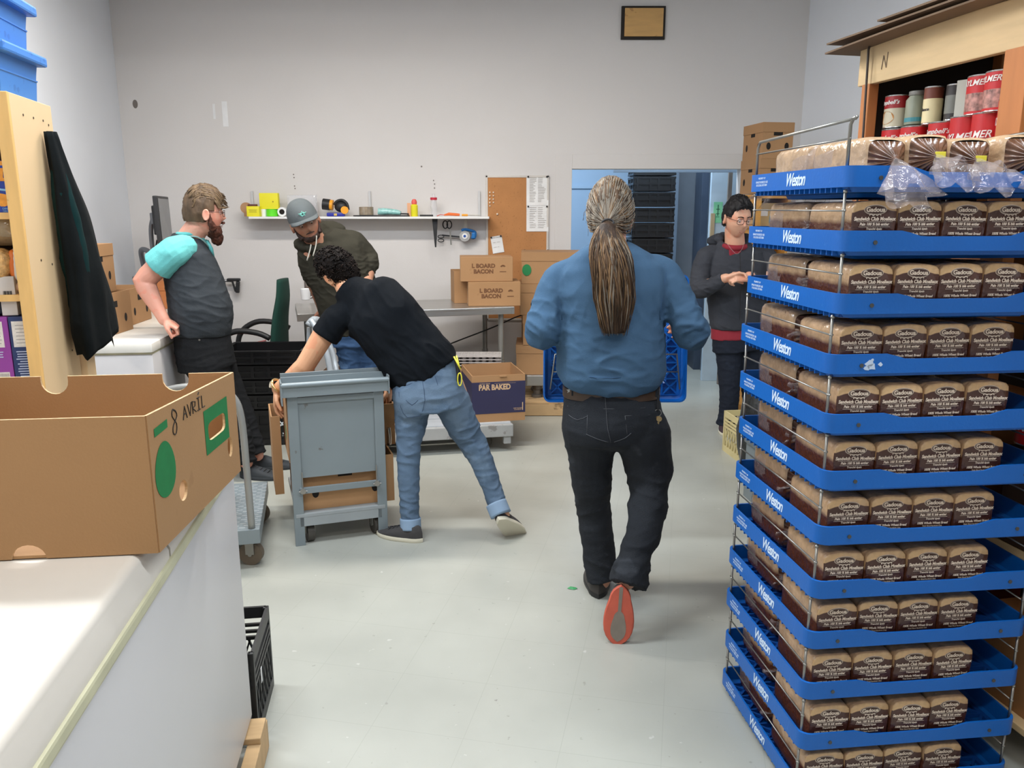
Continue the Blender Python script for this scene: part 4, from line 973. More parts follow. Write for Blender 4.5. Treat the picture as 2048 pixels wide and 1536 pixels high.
item('tape_stick', 'dark blue stick under the hand lantern on the wall shelf', 'marker', [('barrel', MB().box((0, 0, .016), (.15, .04, .032), bev=.01), mat('royal_blue', (34, 44, 150), .4)), ('gold_band', MB().box((.0, -.0205, .016), (.025, .002, .018)), mat('gold_band', (210, 180, 90), .4))], on(672, 6.82))
item('serving_tray', 'flat black tray carrying a tape roll and a plastic sheet roll', 'tray', [('tray_base', MB().box((0, 0, .006), (.46, .17, .010), bev=.003), M_blk)], on(765, 6.86))
item('tape_roll', 'clear brownish packing tape roll on the black tray', 'tape', [('roll', MB().lathe([(.055, 0), (.060, .002), (.060, .066), (.055, .068)], n=32), mat('packing_tape', (150, 136, 116), .2, var=.2, scale=30, spec=.9)), ('inner_core', MB().lathe([(.050, .001), (.054, .001), (.054, .0685), (.050, .0685)], n=32), mat('core_card', (170, 130, 90), .8))], on(733, 6.86)+Vector((0, 0, .011)))
mb = MB(); mb.tube([(-.09, 0, .028), (-.04, 0, .03), (.02, 0, .027), (.07, 0, .022), (.10, 0, .016)], [.026, .03, .026, .022, .016], 14)
mb.v = [(x+.005*noise.noise(Vector((x*60, y*60, z*60))), y, max(.001, z+.006*noise.noise(Vector((x*50, y*50+4, z*60))))) for x, y, z in mb.v]
item('film_roll', 'pale teal crumpled plastic film on the black tray', 'plastic film', [('film', mb, mat('teal_film', (150, 206, 200), .2, var=.2, scale=40, bump=.4, spec=.9)), ('pen', MB().tube([(.10, -.03, .012), (.17, -.03, .010)], .006, 8), M_blk)], on(778, 6.86)+Vector((0, 0, .011)))
item('glue_bottle', 'bottle with yellow label and red pink top on the wall shelf', 'bottle', [('bottle_body', MB().lathe([(.026, 0), (.029, .004), (.029, .09), (.02, .10)], n=20), M_y), ('cap', MB().lathe([(.022, .10), (.024, .118), (.016, .138), (.008, .142)], n=20), mat('pink_red_cap', (230, 96, 84), .5)), ('side_card', MB().box((-.045, .01, .055), (.03, .01, .11)), mat('peach_card', (228, 170, 130), .6))], on(829, 6.84))
item('marker_pen', 'short black pen lying beside the yellow labelled bottle', 'pen', [('barrel', MB().tube([(-.055, 0, .008), (.055, 0, .008)], .0075, 10), M_blk)], on(853, 6.80))
item('plastic_bottle', 'clear plastic bottle with red label on the wall shelf', 'bottle', [('bottle_body', MB().lathe([(.024, 0), (.026, .01), (.024, .05), (.028, .08), (.026, .13), (.012, .165), (.012, .185)], n=20), M_clear), ('red_label', MB().lathe([(.0285, .135), (.0285, .155)], n=20), mat('red_wrap', (196, 40, 60), .5))], on(868, 6.86))
item('box_cutter', 'orange and red utility knife lying on the wall shelf', 'knife', [('handle', MB().tube([(-.07, 0, .012), (-.03, 0, .02), (.03, 0, .016), (.06, 0, .014)], [.006, .013, .012, .010], 10), mat('orange_grip', (232, 110, 40), .5)), ('cord', MB().tube([(-.07, 0, .012), (-.10, 0, .016), (-.13, 0, .004)], .003, 6), mat('red_cord', (200, 50, 40), .5))], on(905, 6.80))
item('screwdriver', 'thin screwdriver with a clear handle at the right end of the wall shelf', 'screwdriver', [('handle', MB().tube([(-.06, 0, .012), (-.01, 0, .012)], .009, 10), M_org), ('blade', MB().tube([(-.01, 0, .012), (.09, 0, .010)], .004, 8), M_wire)], on(938, 6.80))
# hanging below the shelf
def W(px, py, Y=6.93): return P(px, py, Y)
o = item('black_wedge', 'black tapering plastic strip hanging under the wall shelf', 'strip', [('strip', MB().prism([(-.023, 0), (.023, 0), (.007, -.235), (-.004, -.235)], -.008, .008, M=Matrix.Rotation(PI/2, 4, 'X')), M_blk)], W(872, 437)+Vector((0, -.1, -.001)))
tt = thing('scissors', 'black handled scissors hanging under the wall shelf', 'scissors', W(898, 460))
for s_ in (-1, 1): obj('handle_loop', MB().tube([Vector((s_*.017-.014+.020*math.cos(a), 0, .045+.032*math.sin(a))) for a in [2*PI*i/16 for i in range(17)]], .005, 6, cap=False), M_blk, tt, smooth=True)
obj('blade', MB().box((0, 0, 0), (.012, .004, .13), Matrix.Translation((.012, 0, -.06)) @ Matrix.Rotation(-.06, 4, 'Y')), M_wire, tt)
tt = thing('scissors', 'second open pair of scissors hanging crosswise behind the first', 'scissors', W(890, 478, 6.955))
obj('blade', MB().box((0, 0, 0), (.15, .004, .012), Matrix.Translation((.05, 0, .025)) @ Matrix.Rotation(.1, 4, 'Y')), M_blk, tt)
for q_ in ((-.035, .02), (-.035, -.012)): obj('handle_loop', MB().tube([Vector((q_[0]+.025*math.cos(a), 0, q_[1]+.013*math.sin(a))) for a in [2*PI*i/14 for i in range(15)]], .004, 6, cap=False), M_blk, tt, smooth=True)
tt = thing('tape_gun', 'blue handheld tape dispenser hanging under the wall shelf', 'tape dispenser', W(935, 472))
obj('tape_roll', MB().cyl((-.022, 0, 0), .045, .05, 26, axis=(0, 1, 0)), mat('clear_roll', (170, 170, 168), .25), tt, auto=40)
obj('hub', MB().cyl((-.022, -.027, 0), .024, .006, 20, axis=(0, 1, 0)).cyl((-.022, -.031, 0), .011, .004, 16, mi=1, axis=(0, 1, 0)), [M_white, mat('hub_blue', (30, 80, 160), .4)], tt, auto=40)
obj('frame', MB().tube([(-.05, 0, .045), (-.02, 0, .055), (.03, 0, .045), (.065, 0, .03), (.06, 0, -.015), (.03, 0, -.01)], .012, 8, smooth=3).box((.052, 0, .005), (.03, .05, .05), bev=.006), mat('blue_tool', (24, 110, 180), .4), tt, smooth=False)
obj('hang_strap', MB().box((-.015, .01, .115), (.03, .006, .12)), mat('pale_strap', (198, 194, 184), .6), tt)
# barcode scanner / heat gun on the wall
tt = thing('hand_tool', 'black pistol-grip tool on a grey rod fixed to the back wall near the bearded man', 'tool', W(468, 566, 6.92))
obj('barrel', MB().tube([(-.20, 0, .02), (-.02, 0, .02)], .013, 10), mat('grey_rod', (150, 150, 150), .35, metal=.6), tt, smooth=True)
obj('grip_body', MB().box((.0, 0, .028), (.11, .04, .026), bev=.008).box((0, 0, 0), (.03, .035, .10), Matrix.Translation((.03, 0, -.035)) @ Matrix.Rotation(.12, 4, 'Y'), bev=.008).box((0, 0, 0), (.014, .02, .09), Matrix.Translation((-.002, 0, -.03)) @ Matrix.Rotation(-.25, 4, 'Y'), bev=.004), M_blk, tt)
obj('wall_hook', MB().box((-.01, .035, -.02), (.02, .05, .02)), M_white, tt)
# cork board
p0, p1 = P(973, 600, WY), P(1098, 351, WY)
x0_, x1_, zt = p0.x, p1.x, p1.z; zb = P(1098, 640, WY).z
tt = thing('cork_board', 'tall brown cork board with pinned papers left of the doorway', 'notice board', ((x0_+x1_)/2, WY, zb)); H_, W2_ = zt-zb, x1_-x0_
obj('cork', MB().box((0, -.010, H_/2), (W2_-.02, .014, H_-.02)), speckle('cork', (184, 128, 78), [((140, 92, 52), 60, .62, .5)], .85, var=.08, scale=6), tt)
obj('frame', MB().box((0, -.011, .009), (W2_, .022, .018), bev=.003).box((0, -.011, H_-.009), (W2_, .022, .018), bev=.003).box((-W2_/2+.009, -.011, H_/2), (.018, .022, H_), bev=.003).box((W2_/2-.009, -.011, H_/2), (.018, .022, H_), bev=.003), mat('pale_frame', (206, 200, 192), .5), tt)
pins = MB(); rr = random.Random(4)
for i in range(9): pins.sphere((-W2_/2+.035+(i % 2)*.03, -.024, H_-.14-.028*(i//2)), .007, 8)
pins.sphere((-.17, -.024, H_-.32), .009, 8)
obj('push_pin', pins, mat('pin_white', (232, 220, 200), .4), tt, smooth=True); tt.children[-1]['kind'] = 'stuff'
M_pap = mat('white_paper', (232, 232, 230), .7)
def paper(xa, ya, xb, yb, lab, rz=0.0, lines=14, wp=M_pap):
    a, b_ = P(xa, ya, WY-.03), P(xb, yb, WY-.03); c = (a+b_)/2; w1, h1 = abs(b_.x-a.x), abs(a.z-b_.z)
    t = thing('pinned_paper', lab, 'paper', (c.x, WY-.0185, c.z), group=None); t.rotation_euler = (0, rz, 0)
    n = 6; mb = MB(); vs = [(w1*(i/n-.5), -.001-.006*(1-j/4)**2*(1 if j < 4 else 0)*.6, h1*(j/4-.5)) for j in range(5) for i in range(n+1)]
    mb.add(vs, [(j*(n+1)+i, j*(n+1)+i+1, (j+1)*(n+1)+i+1, (j+1)*(n+1)+i) for j in range(4) for i in range(n)]); obj('sheet', mb, wp, t)
    g = MB(); rr = random.Random(int(xa))
    for k in range(lines):
        z = h1*(.42-.84*k/lines); dy = -.0045-.006*(1-(z/h1+.5))**2*.6
        for (xa_, xb_) in ((-.36, rr.uniform(-.2, 0)), (.02, rr.uniform(.15, .38))): g.box(((xa_+xb_)/2*w1, dy, z), ((xb_-xa_)*w1, .0004, h1*.012))
    if lines: obj('printed_rows', g, mat('grey_text', (150, 140, 134), .6), t)
    obj('pin', MB().sphere((w1*.42, -.010, h1*.46), .008, 8).sphere((-w1*.42, -.010, h1*.46), .008, 8), M_blk, t)
    return t
paper(1053, 351, 1097, 411, 'white printed sheet pinned high on the cork board, upper of two', lines=16)
paper(1053, 411, 1097, 463, 'white printed sheet pinned right below the other on the cork board', lines=12)
paper(1045, 500, 1100, 512, 'white sheet along the lower right edge of the cork board', lines=0)
paper(983, 472, 1006, 506, 'narrow white sheet hanging askew behind the bacon boxes', rz=-.16, lines=3)
# marks on the wall
g = MB()
for (px, py, r_) in ((587, 349, 3), (588, 355, 3), (589, 372, 3), (590, 377, 3), (867, 361, 3), (869, 368, 3), (869, 376, 3), (843, 333, 4), (1128, 355, 2), (1130, 372, 2)):
    p = P(px, py, WY-.003); g.cyl((p.x, WY-.002, p.z), r_*.0018, .003, 8, axis=(0, 1, 0))
for (px, py, w2, h2, rz) in ((270, 208, .022, .035, .5), (450, 222, .012, .13, .1)): 
    p = P(px, py, WY-.003)
    if h2 < .1: g.sphere((p.x, WY-.0005, p.z), (w2, .0012, h2), 12)
o = obj('trim_2', g, mat('wall_marks', (120, 112, 106), .8)); o['kind'] = 'structure'
p = P(450, 228, WY-.003); o = obj('trim_3', MB().box((p.x, WY-.0015, p.z), (.045, .003, .20), bev=.001).box((p.x-.09, WY-.0015, p.z+.02), (.02, .003, .12), Matrix.Identity(4), bev=.001), mat('fresh_paint_patch', (228, 228, 228), .6)); o['kind'] = 'structure'
# ================================================================== steel table
TL, TR = Vector((-1.53, 5.66, 0)), Vector((.02, 6.10, 0)); tx = (TR-TL).normalized(); ty = Vector((-tx.y, tx.x, 0)); TLn = (TR-TL).length
TBM = basis(TL, tx, ty, Vector((0, 0, 1))); TZ = .90; TDp = .66
M_steel = mat('stainless_steel', (176, 174, 170), .28, metal=.75, var=.06, scale=3, stretch=(.3, 6, 1))
M_leg = mat('galvanised_leg', (150, 148, 142), .4, metal=.6, var=.1)
t = thing('steel_table', 'long stainless steel work table against the back wall', 'table'); t.matrix_basis = TBM
obj('table_top', MB().box((TLn/2, TDp/2, TZ-.012), (TLn, TDp, .022), bev=.006).box((TLn/2, .012, TZ-.035), (TLn, .020, .045), bev=.004).box((TLn/2, TDp-.012, TZ-.035), (TLn, .020, .045), bev=.004).box((.012, TDp/2, TZ-.035), (.02, TDp, .045)).box((TLn-.012, TDp/2, TZ-.035), (.02, TDp, .045)), M_steel, t)
for (x, y) in ((.08, .07), (TLn-.09, .07), (.08, TDp-.07), (TLn-.09, TDp-.07)):
    obj('leg', MB().tube([(x, y, 0), (x, y, TZ-.05)], .021, 14).lathe([(.026, .44), (.026, .48)], (x, y, 0), 14), M_leg, t, auto=40)
obj('cross_bar', MB().tube([(.08, TDp-.07, .25), (TLn-.09, TDp-.07, .25)], .012, 8), M_leg, t)
def ontable(px, py, z=TZ): return PZ(px, py, z)
# boxes with print
def bacon(loc, rz, W_, D_, H_, lab, tape=True):
    t = thing('bacon_box', lab, 'cardboard box', loc, rz, 'two printed bacon boxes on the steel table')
    obj('box_walls', MB().box((0, 0, H_/2), (W_, D_, H_), bev=.004).box((0, 0, H_-.001), (W_*.98, .003, .005)), M_carton, t)
    a = MB(); fr = lambda x, z: facing((x, -D_/2-.0008, z), (1, 0, 0), (0, -1, 0))
    put(a, text_mesh('L BOARD\nBACON', .042, .0003, off=.0022, sx=1.02), fr(-W_*.06, H_*.52))
    for k in range(3): a.tube([Vector((W_*.31+.02*math.cos(b)*(1-k*.25), -D_/2-.001, H_*.52+.018*math.sin(b)*(1-k*.25)+.01)) for b in [PI*.1+PI*.8*i/6 for i in range(7)]], .0015, 4)
    a.box((W_*.31, -D_/2-.0008, H_*.40), (.05, .0006, .006))
    obj('printed_lettering', a, mat('brown_print', (110, 72, 44), .8), t)
    if tape: obj('packing_tape', MB().box((-W_/2-.0006, 0, H_/2), (.001, .05, H_)), mat('tape_film', (176, 150, 120), .2), t)
    return t
b1_ = ontable(985, 613)
bacon((b1_.x, b1_.y+.175, TZ), math.atan2(tx.y, tx.x)*.35, .40, .30, .185, 'bacon box at the bottom, standing on the steel table')
bacon((b1_.x-.055, b1_.y+.185, TZ+.1865), math.atan2(tx.y, tx.x)*.35-.02, .40, .29, .185, 'bacon box on top of the other bacon box')
banana_box((b1_.x-.25, b1_.y+.36, TZ), .18, .16, .26, .25, 'open brown carton behind the bacon boxes on the steel table', open_top=True, holes=False)
# bottle and mug
q = ontable(611, 600)
t = thing('steel_bottle', 'tall stainless bottle on the left end of the steel table', 'bottle', (q.x, q.y+.14, TZ)); 
obj('bottle_body', MB().lathe([(.036, 0), (.04, .004), (.04, .20), (.032, .215)], n=28), mat('brushed_steel', (150, 140, 132), .2, metal=.9), t, auto=40); obj('bottle_lid', MB().lathe([(.034, .215), (.036, .218), (.036, .245), (.03, .25)], n=28), M_clear, t, auto=40)
t = thing('coffee_mug', 'white mug in front of the steel bottle', 'mug', (q.x, q.y+.01, TZ))
obj('mug_body', MB().lathe([(.030, 0), (.036, .004), (.041, .09), (.039, .092), (.036, .085), (.032, .008)], n=28), mat('white_ceramic', (236, 236, 236), .25), t, auto=40)
obj('handle', MB().tube([(.037, 0, .02), (.056, 0, .03), (.058, 0, .055), (.038, 0, .07)], .005, 8, smooth=4), mat('white_ceramic', (236, 236, 236), .25), t, smooth=True)
# cable under the table
o = obj('power_cable', MB().tube([P(870, 700, 6.5), P(920, 680, 6.5), P(985, 655, 6.55), P(1035, 633, 6.6), P(1060, 628, 6.62)], .006, 6, smooth=6), M_blk, smooth=True, world=tuple(P(870, 700, 6.5))); tag(o, 'black cable running diagonally behind the steel table', 'cable')
# ---- stack of banana boxes on scale and pallet
SX = P(1033, 540, 6.35).x
t = thing('wooden_pallet', 'light wooden pallet under the scale by the back wall', 'pallet', (SX+.28, 6.55, 0))
obj('deck_boards', MB().box((0, -.22, .105), (.52, .14, .022), bev=.002).box((0, 0, .105), (.52, .14, .022), bev=.002).box((0, .22, .105), (.52, .14, .022), bev=.002), M_pal, t)
obj('stringer', MB().box((-.24, 0, .047), (.04, .6, .093)).box((.0, 0, .047), (.04, .6, .093)).box((.24, 0, .047), (.04, .6, .093)).box((0, -.31, .05), (.52, .02, .09)), M_pal, t)
t = thing('floor_scale', 'steel floor scale holding the stack of banana boxes', 'scale', (SX+.30, 6.55, .1165))
obj('scale_platform', MB().box((0, 0, .155), (.44, .44, .09), bev=.01), mat('scale_steel', (160, 156, 150), .3, metal=.7), t)
for (x, y) in ((-.13, -.13), (.13, -.13), (-.13, .13), (.13, .13)): obj('foot', MB().lathe([(.045, 0), (.045, .02), (.03, .03), (.03, .06), (.042, .07), (.042, .11)], (x, y, 0), 18), mat('scale_foot', (110, 104, 98), .4, metal=.5), t, auto=40)
zz = .3175; SXX = SX+.30
for i, (dx, rz, hh, lab, kw) in enumerate(((-.045, -.03, .235, 'banana box lowest in the stack on the floor scale', dict(holes=False)), (.0, .02, .235, 'banana box second from below in the stack on the floor scale', dict(holes=False)),
      (-.02, .0, .24, 'banana box with faded print, second from the top of the stack on the scale', dict(txt='THIS SIDE\nFRAGILE')), (-.005, -.02, .24, 'banana box topmost in the stack on the scale, green mark at its left edge', dict(green=True, holes=False)))):
    banana_box((SXX+dx, 6.55, zz), rz, .50, .40, hh, lab, **kw); zz += hh + .0075
# ================================================================== things on the floor: low dolly with printed box
dr = math.radians(11)
dl = Vector((P(1022, 850, 5.30).x, 5.30, 0))
t = thing('low_dolly', 'low grey wooden dolly with slatted deck behind the bending man', 'dolly', (dl.x, 5.30, 0), dr)
M_greyw = speckle('grey_painted_wood', (158, 158, 156), [((110, 104, 98), 14, .60, .6)], .7, var=.12, scale=5)
DL = .86
mb = MB()
for y in (.09, .29, .49, .69): mb.box((-DL/2, y, .185), (DL, .18, .03), bev=.004)
obj('deck_planks', mb, mat('pale_grey_planks', (168, 172, 176), .6, var=.1), t)
obj('frame_rail', MB().box((-DL/2, -.012, .150), (DL+.02, .045, .085), bev=.006).box((-DL/2, .79, .150), (DL+.02, .045, .085), bev=.006).box((-.02, .39, .135), (.05, .78, .06)).box((-DL+.02, .39, .135), (.05, .78, .06)), M_greyw, t)
obj('corner_peg', MB().box((-.03, -.0, .085), (.05, .05, .06), bev=.004), M_greyw, t)
def caster(parent, x, y, r=.055, name='caster', h=.12, a=0.0, wm_=None):
    M = Matrix.Translation((x, y, 0)) @ Matrix.Rotation(a, 4, 'Z')
    o = obj(name, MB().box((0, 0, h-.008), (.07, .07, .008), M).box((-.022, 0, (h+r)/2), (.005, .04, h-r), M).box((.022, 0, (h+r)/2), (.005, .04, h-r), M).cyl((0, 0, r), .010, .05, 10, M=M, axis=(1, 0, 0)), mat('caster_fork', (140, 138, 132), .4, metal=.6), parent)
    obj('wheel', MB().cyl((0, 0, r), r, .034, 24, M=M, axis=(1, 0, 0)), wm_ or mat('wheel_rubber', (70, 66, 60), .6), o, auto=40)
for (x, y, a) in ((-.17, .10, 1.1), (-.17, .68, .9), (-DL+.15, .10, 1.2), (-DL+.15, .68, 1.0)): caster(t, x, y, .052, a=a, h=.11)
bc = Vector((P(1050, 835, 5.36).x, 5.36, 0))
t = thing('bakery_box', 'open cardboard box with a wide navy band reading PAR BAKED on the low dolly', 'cardboard box', (bc.x, bc.y, .2), dr*1.15)
Wp, Dp, Hp = .37, .44, .325
mb = MB(); th = .007
mb.box((-Wp/2, th/2, Hp/2), (Wp, th, Hp)).box((-Wp/2, Dp-th/2, Hp/2), (Wp, th, Hp)).box((-Wp+th/2, Dp/2, Hp/2), (th, Dp-2*th, Hp)).box((-th/2, Dp/2, Hp/2), (th, Dp-2*th, Hp)).box((-Wp/2, Dp/2, .004), (Wp-.02, Dp-.02, .008))
obj('box_walls', mb, M_carton, t); obj('torn_flap', MB().box((-Wp*.42, -.006, Hp-.008), (.05, .006, .012), Matrix.Rotation(.0, 4, 'Y'), bev=.002), M_carton, t)
obj('navy_band', MB().box((-Wp/2, -.0008, Hp*.52), (Wp+.002, .0016, Hp*.68)).box((-Wp-.0008, Dp/2, Hp*.52), (.0016, Dp, Hp*.68)), mat('navy_print', (44, 42, 74), .55, var=.05), t)
a = MB(); fr = lambda x, z: facing((x, -.0018, z), (1, 0, 0), (0, -1, 0))
put(a, text_mesh('PAR BAKED', .052, .0003, off=.0022, sx=.82), fr(-Wp*.575, Hp*.74)); put(a, text_mesh('GUSTO PANE', .012, .0002), fr(-Wp*.76, Hp*.825)); a.box((-Wp*.38, -.0018, Hp*.825), (.15, .0004, .0012)); obj('title_lettering', a, mat('tan_lettering', (200, 166, 128), .7), t); a = MB(); put(a, text_mesh('KEEP FROZEN', .010, .0002), fr(-Wp*.14, Hp*.27)); put(a, text_mesh('CONGELER', .010, .0002), fr(-Wp*.14, Hp*.24)); a.box((-.018, -.0018, Hp*.31), (.006, .0006, .055))
obj('printed_lettering', a, mat('tan_lettering', (200, 166, 128), .7), t)
q = P(955, 712, 5.95)
t = thing('egg_carton_stack', 'grey egg trays behind the printed bakery box', 'egg trays', (q.x, 6.0, .46)); M_egg = mat('grey_pulp', (182, 176, 172), .85, var=.1)
mb = MB()
for k in range(4):
    for i in range(7):
        for j in range(4): mb.lathe([(.012, .0), (.022, .024)], (-.15+i*.05, -.08+j*.05, k*.022), 8)
    mb.box((0, -.005, .02+k*.022), (.36, .22, .004))
obj('egg_trays', mb, M_egg, t)
o = obj('carton', bx((0, 0, .2295), (.40, .34, .459), bev=.004), M_carton); tag(o, 'brown carton under the egg trays beneath the steel table', 'box'); o.location = (q.x, 6.0, 0)
# small cartons and grey bin under the left part of the table
for i, (px, Y, w_, h_, c, lab) in enumerate(((628, 6.3, .24, .30, (170, 124, 80), 'brown carton under the left end of the steel table'), (668, 6.35, .16, .36, (150, 108, 66), 'taller brown carton beside the left carton under the steel table'))):
    o = obj('carton', bx((0, 0, h_/2), (w_, .26, h_), bev=.004), mat('under_carton_%d' % i, c, .8)); tag(o, lab, 'box'); o.location = (P(px, 740, Y).x, Y, 0)
# ================================================================== black crates with office chair behind
q = P(520, 862, 5.42)
def folded_crate(W, D, H):
    mb = MB()
    for s_ in (-1, 1):
        mb.box((0, s_*(D/2-.01), H/2), (W, .014, H*.86)); mb.box((s_*(W/2-.01), 0, H/2), (.014, D, H*.86))
        for z in (.10, .5, .90): mb.box((0, s_*D/2, H*z), (W+.012, .012, H*.14)); mb.box((s_*W/2, 0, H*z), (.012, D+.012, H*.14))
        for x in (-.42, -.1, .1, .42): mb.box((W*x, s_*D/2, H/2), (.022, .014, H*.9)); mb.box((s_*W/2, D*x, H/2), (.014, .022, H*.9))
    mb.box((0, 0, .006), (W-.02, D-.02, .01)); return mb
M_bk = mat('black_crate_plastic', (17, 17, 19), .35, spec=.6)
cr0 = None; cx = q.x+.03; hts = .105
t = thing('black_tote', 'large black crate with white logo, at the bottom of its stack', 'crate', (cx, 5.62, 0), .08)
obj('crate_shell', folded_crate(.56, .40, .26), M_bk, t)
a = MB(); fr = lambda x, z: facing((x, -.21, z), (1, 0, 0), (0, -1, 0))
a.tube([(.115+.024*math.cos(b), -.21, .125+.024*math.sin(b)) for b in [-.4+PI*1.25*i/10 for i in range(11)]], .0055, 6, smooth=1); a.tube([(.11, -.21, .155), (.125, -.21, .168), (.135, -.21, .178)], .006, 6); a.tube([(.11, -.21, .158), (.098, -.21, .172)], .004, 6)
put(a, text_mesh('MOISSON', .020, .0003, off=.0004), fr(.155, .085)); put(a, text_mesh('la banque alimentaire', .011, .0003), fr(.155, .070)); obj('white_logo', a, mat('white_logo_ink', (210, 218, 220), .6), t)
src = thing('black_crate', 'x', 'crate'); obj('crate_shell', folded_crate(.56, .40, hts-.004), M_bk, src)
nm = ['second from below', 'third from below', 'second from the top', 'topmost']
for k in range(4):
    o = src if k == 0 else dup(src); o.location = (cx+random.uniform(-.01, .01), 5.62+random.uniform(-.01, .01), .262+k*hts); o.rotation_euler = (0, 0, .08+random.uniform(-.02, .02))
    o['label'] = 'shallow black crate in the stack in front of the green chair, %s' % nm[k]; o['group'] = 'black crates stacked before the green chair'
for k in range(4):                                     # second stack further right, under the table
    o = dup(src); o.location = (P(765, 740, 6.2).x, 6.2, k*hts); o.rotation_euler = (0, 0, .1)
    o['label'] = 'black crate in the stack seen below the bending man, %s' % ['lowest', 'second from below', 'third from below', 'topmost'][k]; o['group'] = 'black crates under the steel table'
# green office chair
q = P(570, 700, 6.2)
t = thing('office_chair', 'dark green office chair with black arms by the back wall', 'chair', (q.x-.02, 6.2, 0), .0); M_gr = mat('dark_green_fabric', (12, 58, 48), .9, var=.1, bump=.2, bscale=200)
mb = MB().tube([(-.03, 0, .45), (-.02, 0, .60), (.0, 0, .80), (.03, 0, .97), (.035, 0, 1.10)], [.055, .07, .055, .045, .03], 18, smooth=4)
mb.v = [(x*1.0, y*4.2, z) for x, y, z in mb.v]; obj('backrest', mb, M_gr, t, smooth=True)
obj('seat', MB().box((-.27, 0, .50), (.48, .46, .09), bev=.04), M_gr, t, smooth=True)
for s_ in (-1, 1): obj('armrest', MB().tube([(-.01, s_*.27, .68), (-.10, s_*.27, .72), (-.25, s_*.27, .735), (-.36, s_*.27, .69), (-.42, s_*.27, .62), (-.44, s_*.27, .54)], .022, 8, smooth=4), M_blk, t, smooth=True)
obj('gas_column', MB().cyl((-.22, 0, .27), .03, .38, 14), M_blk, t)
mb = MB(); 
for k in range(5): mb.tube([(-.22, 0, .10), (-.22+.27*math.cos(k*2*PI/5), .27*math.sin(k*2*PI/5), .06)], .02, 8); mb.sphere((-.22+.27*math.cos(k*2*PI/5), .27*math.sin(k*2*PI/5), .028), .028, 10)
obj('star_base', mb, M_blk, t)
q2 = P(510, 675, 5.98)
o = obj('red_folder', MB().prism([(-.16, -.10), (.14, -.12), (.16, .10), (-.02, .16)], 0, .012, M=Matrix.Rotation(-.1, 4, 'Y')).prism([(-.12, -.08), (.12, -.10), (.10, .10)], .014, .05, M=Matrix.Rotation(-.15, 4, 'Y')), mat('red_plastic', (176, 30, 22), .35)); tag(o, 'red plastic folder lying on the green chair seat', 'folder'); o.location = (q.x-.26, 6.18, .55)
# grey tubular frame beside the bending man
t = thing('folded_trolley', 'bent light grey steel tubes of a folded hand truck standing by the steel table', 'hand truck', (P(650, 740, 5.0).x, 5.0, 0)); M_gt = mat('light_grey_tube', (170, 178, 184), .35, metal=.3)
obj('frame_tube', MB().tube([P(622, 640, 5.05), P(634, 660, 5.03), P(650, 695, 5.0), P(662, 750, 4.98), P(664, 800, 4.96), PZ(664, 905, .01)], .020, 10, smooth=4), M_gt, t, smooth=True, world=True)
obj('frame_tube', MB().tube([P(640, 645, 5.15), P(655, 680, 5.12), P(668, 720, 5.1), P(674, 770, 5.08), PZ(676, 895, .01)], .020, 10, smooth=4), M_gt, t, smooth=True, world=True)
obj('top_clamp', MB().tube([P(617, 652, 5.05), P(628, 640, 5.08), P(641, 644, 5.15)], .026, 10, smooth=3), mat('clamp_grey', (150, 156, 160), .4), t, smooth=True, world=True)
obj('cross_tube', MB().tube([P(664, 790, 4.965), P(676, 785, 5.075)], .012, 8), M_gt, t, world=True)
obj('back_tube', MB().tube([P(618, 655, 5.1), P(616, 700, 5.1), P(614, 760, 5.1), PZ(614, 892, .01)], .013, 8), M_gt, t, world=True)
# ================================================================== grey trolley with banana boxes
GL, GR = Vector((-1.06, 3.68, 0)), Vector((-.635, 3.825, 0)); gx = (GR-GL).normalized(); gy = Vector((-gx.y, gx.x, 0)); GW = (GR-GL).length
t = thing('steel_trolley', 'grey steel trolley with a panel on its end, loaded with banana boxes', 'trolley'); t.matrix_basis = basis(GL, gx, gy, Vector((0, 0, 1)))
M_gs = speckle('grey_enamel_steel', (128, 138, 142), [((92, 80, 70), 18, .70, .6)], .38, var=.05, scale=3, metal=.15)
for x in (.02, GW-.02): obj('leg', MB().box((x, .004, .40), (.048, .006, .80), bev=.002).box((x+(-.021 if x < .1 else .021), .022, .40), (.006, .04, .80)), M_gs, t)
obj('top_rail', MB().tube([(-.03, -.02, .815), (GW+.03, -.02, .815)], .013, 12).box((GW/2, .03, .800), (GW+.06, .10, .012), bev=.003).box((GW/2, -.018, .785), (GW+.06, .008, .055)).box((GW/2, .055, .826), (GW+.05, .012, .03)).box((GW/2, .095, .838), (GW+.05, .012, .03)), M_gs, t, auto=40)
obj('end_bracket', MB().box((-.028, .02, .775), (.006, .10, .11)), M_gs, t); obj('end_bracket', MB().box((GW+.028, .02, .79), (.006, .10, .09)), M_gs, t)
obj('end_panel', MB().box((GW/2, .014, .535), (GW-.075, .004, .38), bev=.001).box((GW/2, .008, .735), (GW-.07, .012, .03), bev=.003), M_gs, t)
obj('cross_bar', MB().box((GW/2, .0, .285), (GW-.06, .012, .032), bev=.003), M_gs, t)
for x in (.045, GW-.045):
    obj('latch_pin', MB().cyl((x, -.006, .285), .014, .02, 12, axis=(0, 1, 0)).tube([(x, -.006, .27), (x, -.006, .38)], .003, 6).tube([(x-.02, -.012, .285), (x+.02, -.012, .285)], .004, 6), M_leg, t)
obj('deck', MB().box((GW/2, .30, .155), (GW-.01, .60, .02), bev=.003).box((GW/2, .004, .130), (GW-.05, .006, .06)), mat('grey_deck', (150, 156, 158), .45, var=.08), t)
for (x, y, a) in ((.07, .06, .15), (GW-.05, .06, .2), (.07, .52, 0), (GW-.05, .52, .1)): caster(t, x, y, .048, a=a, h=.145)
gm = t.matrix_basis
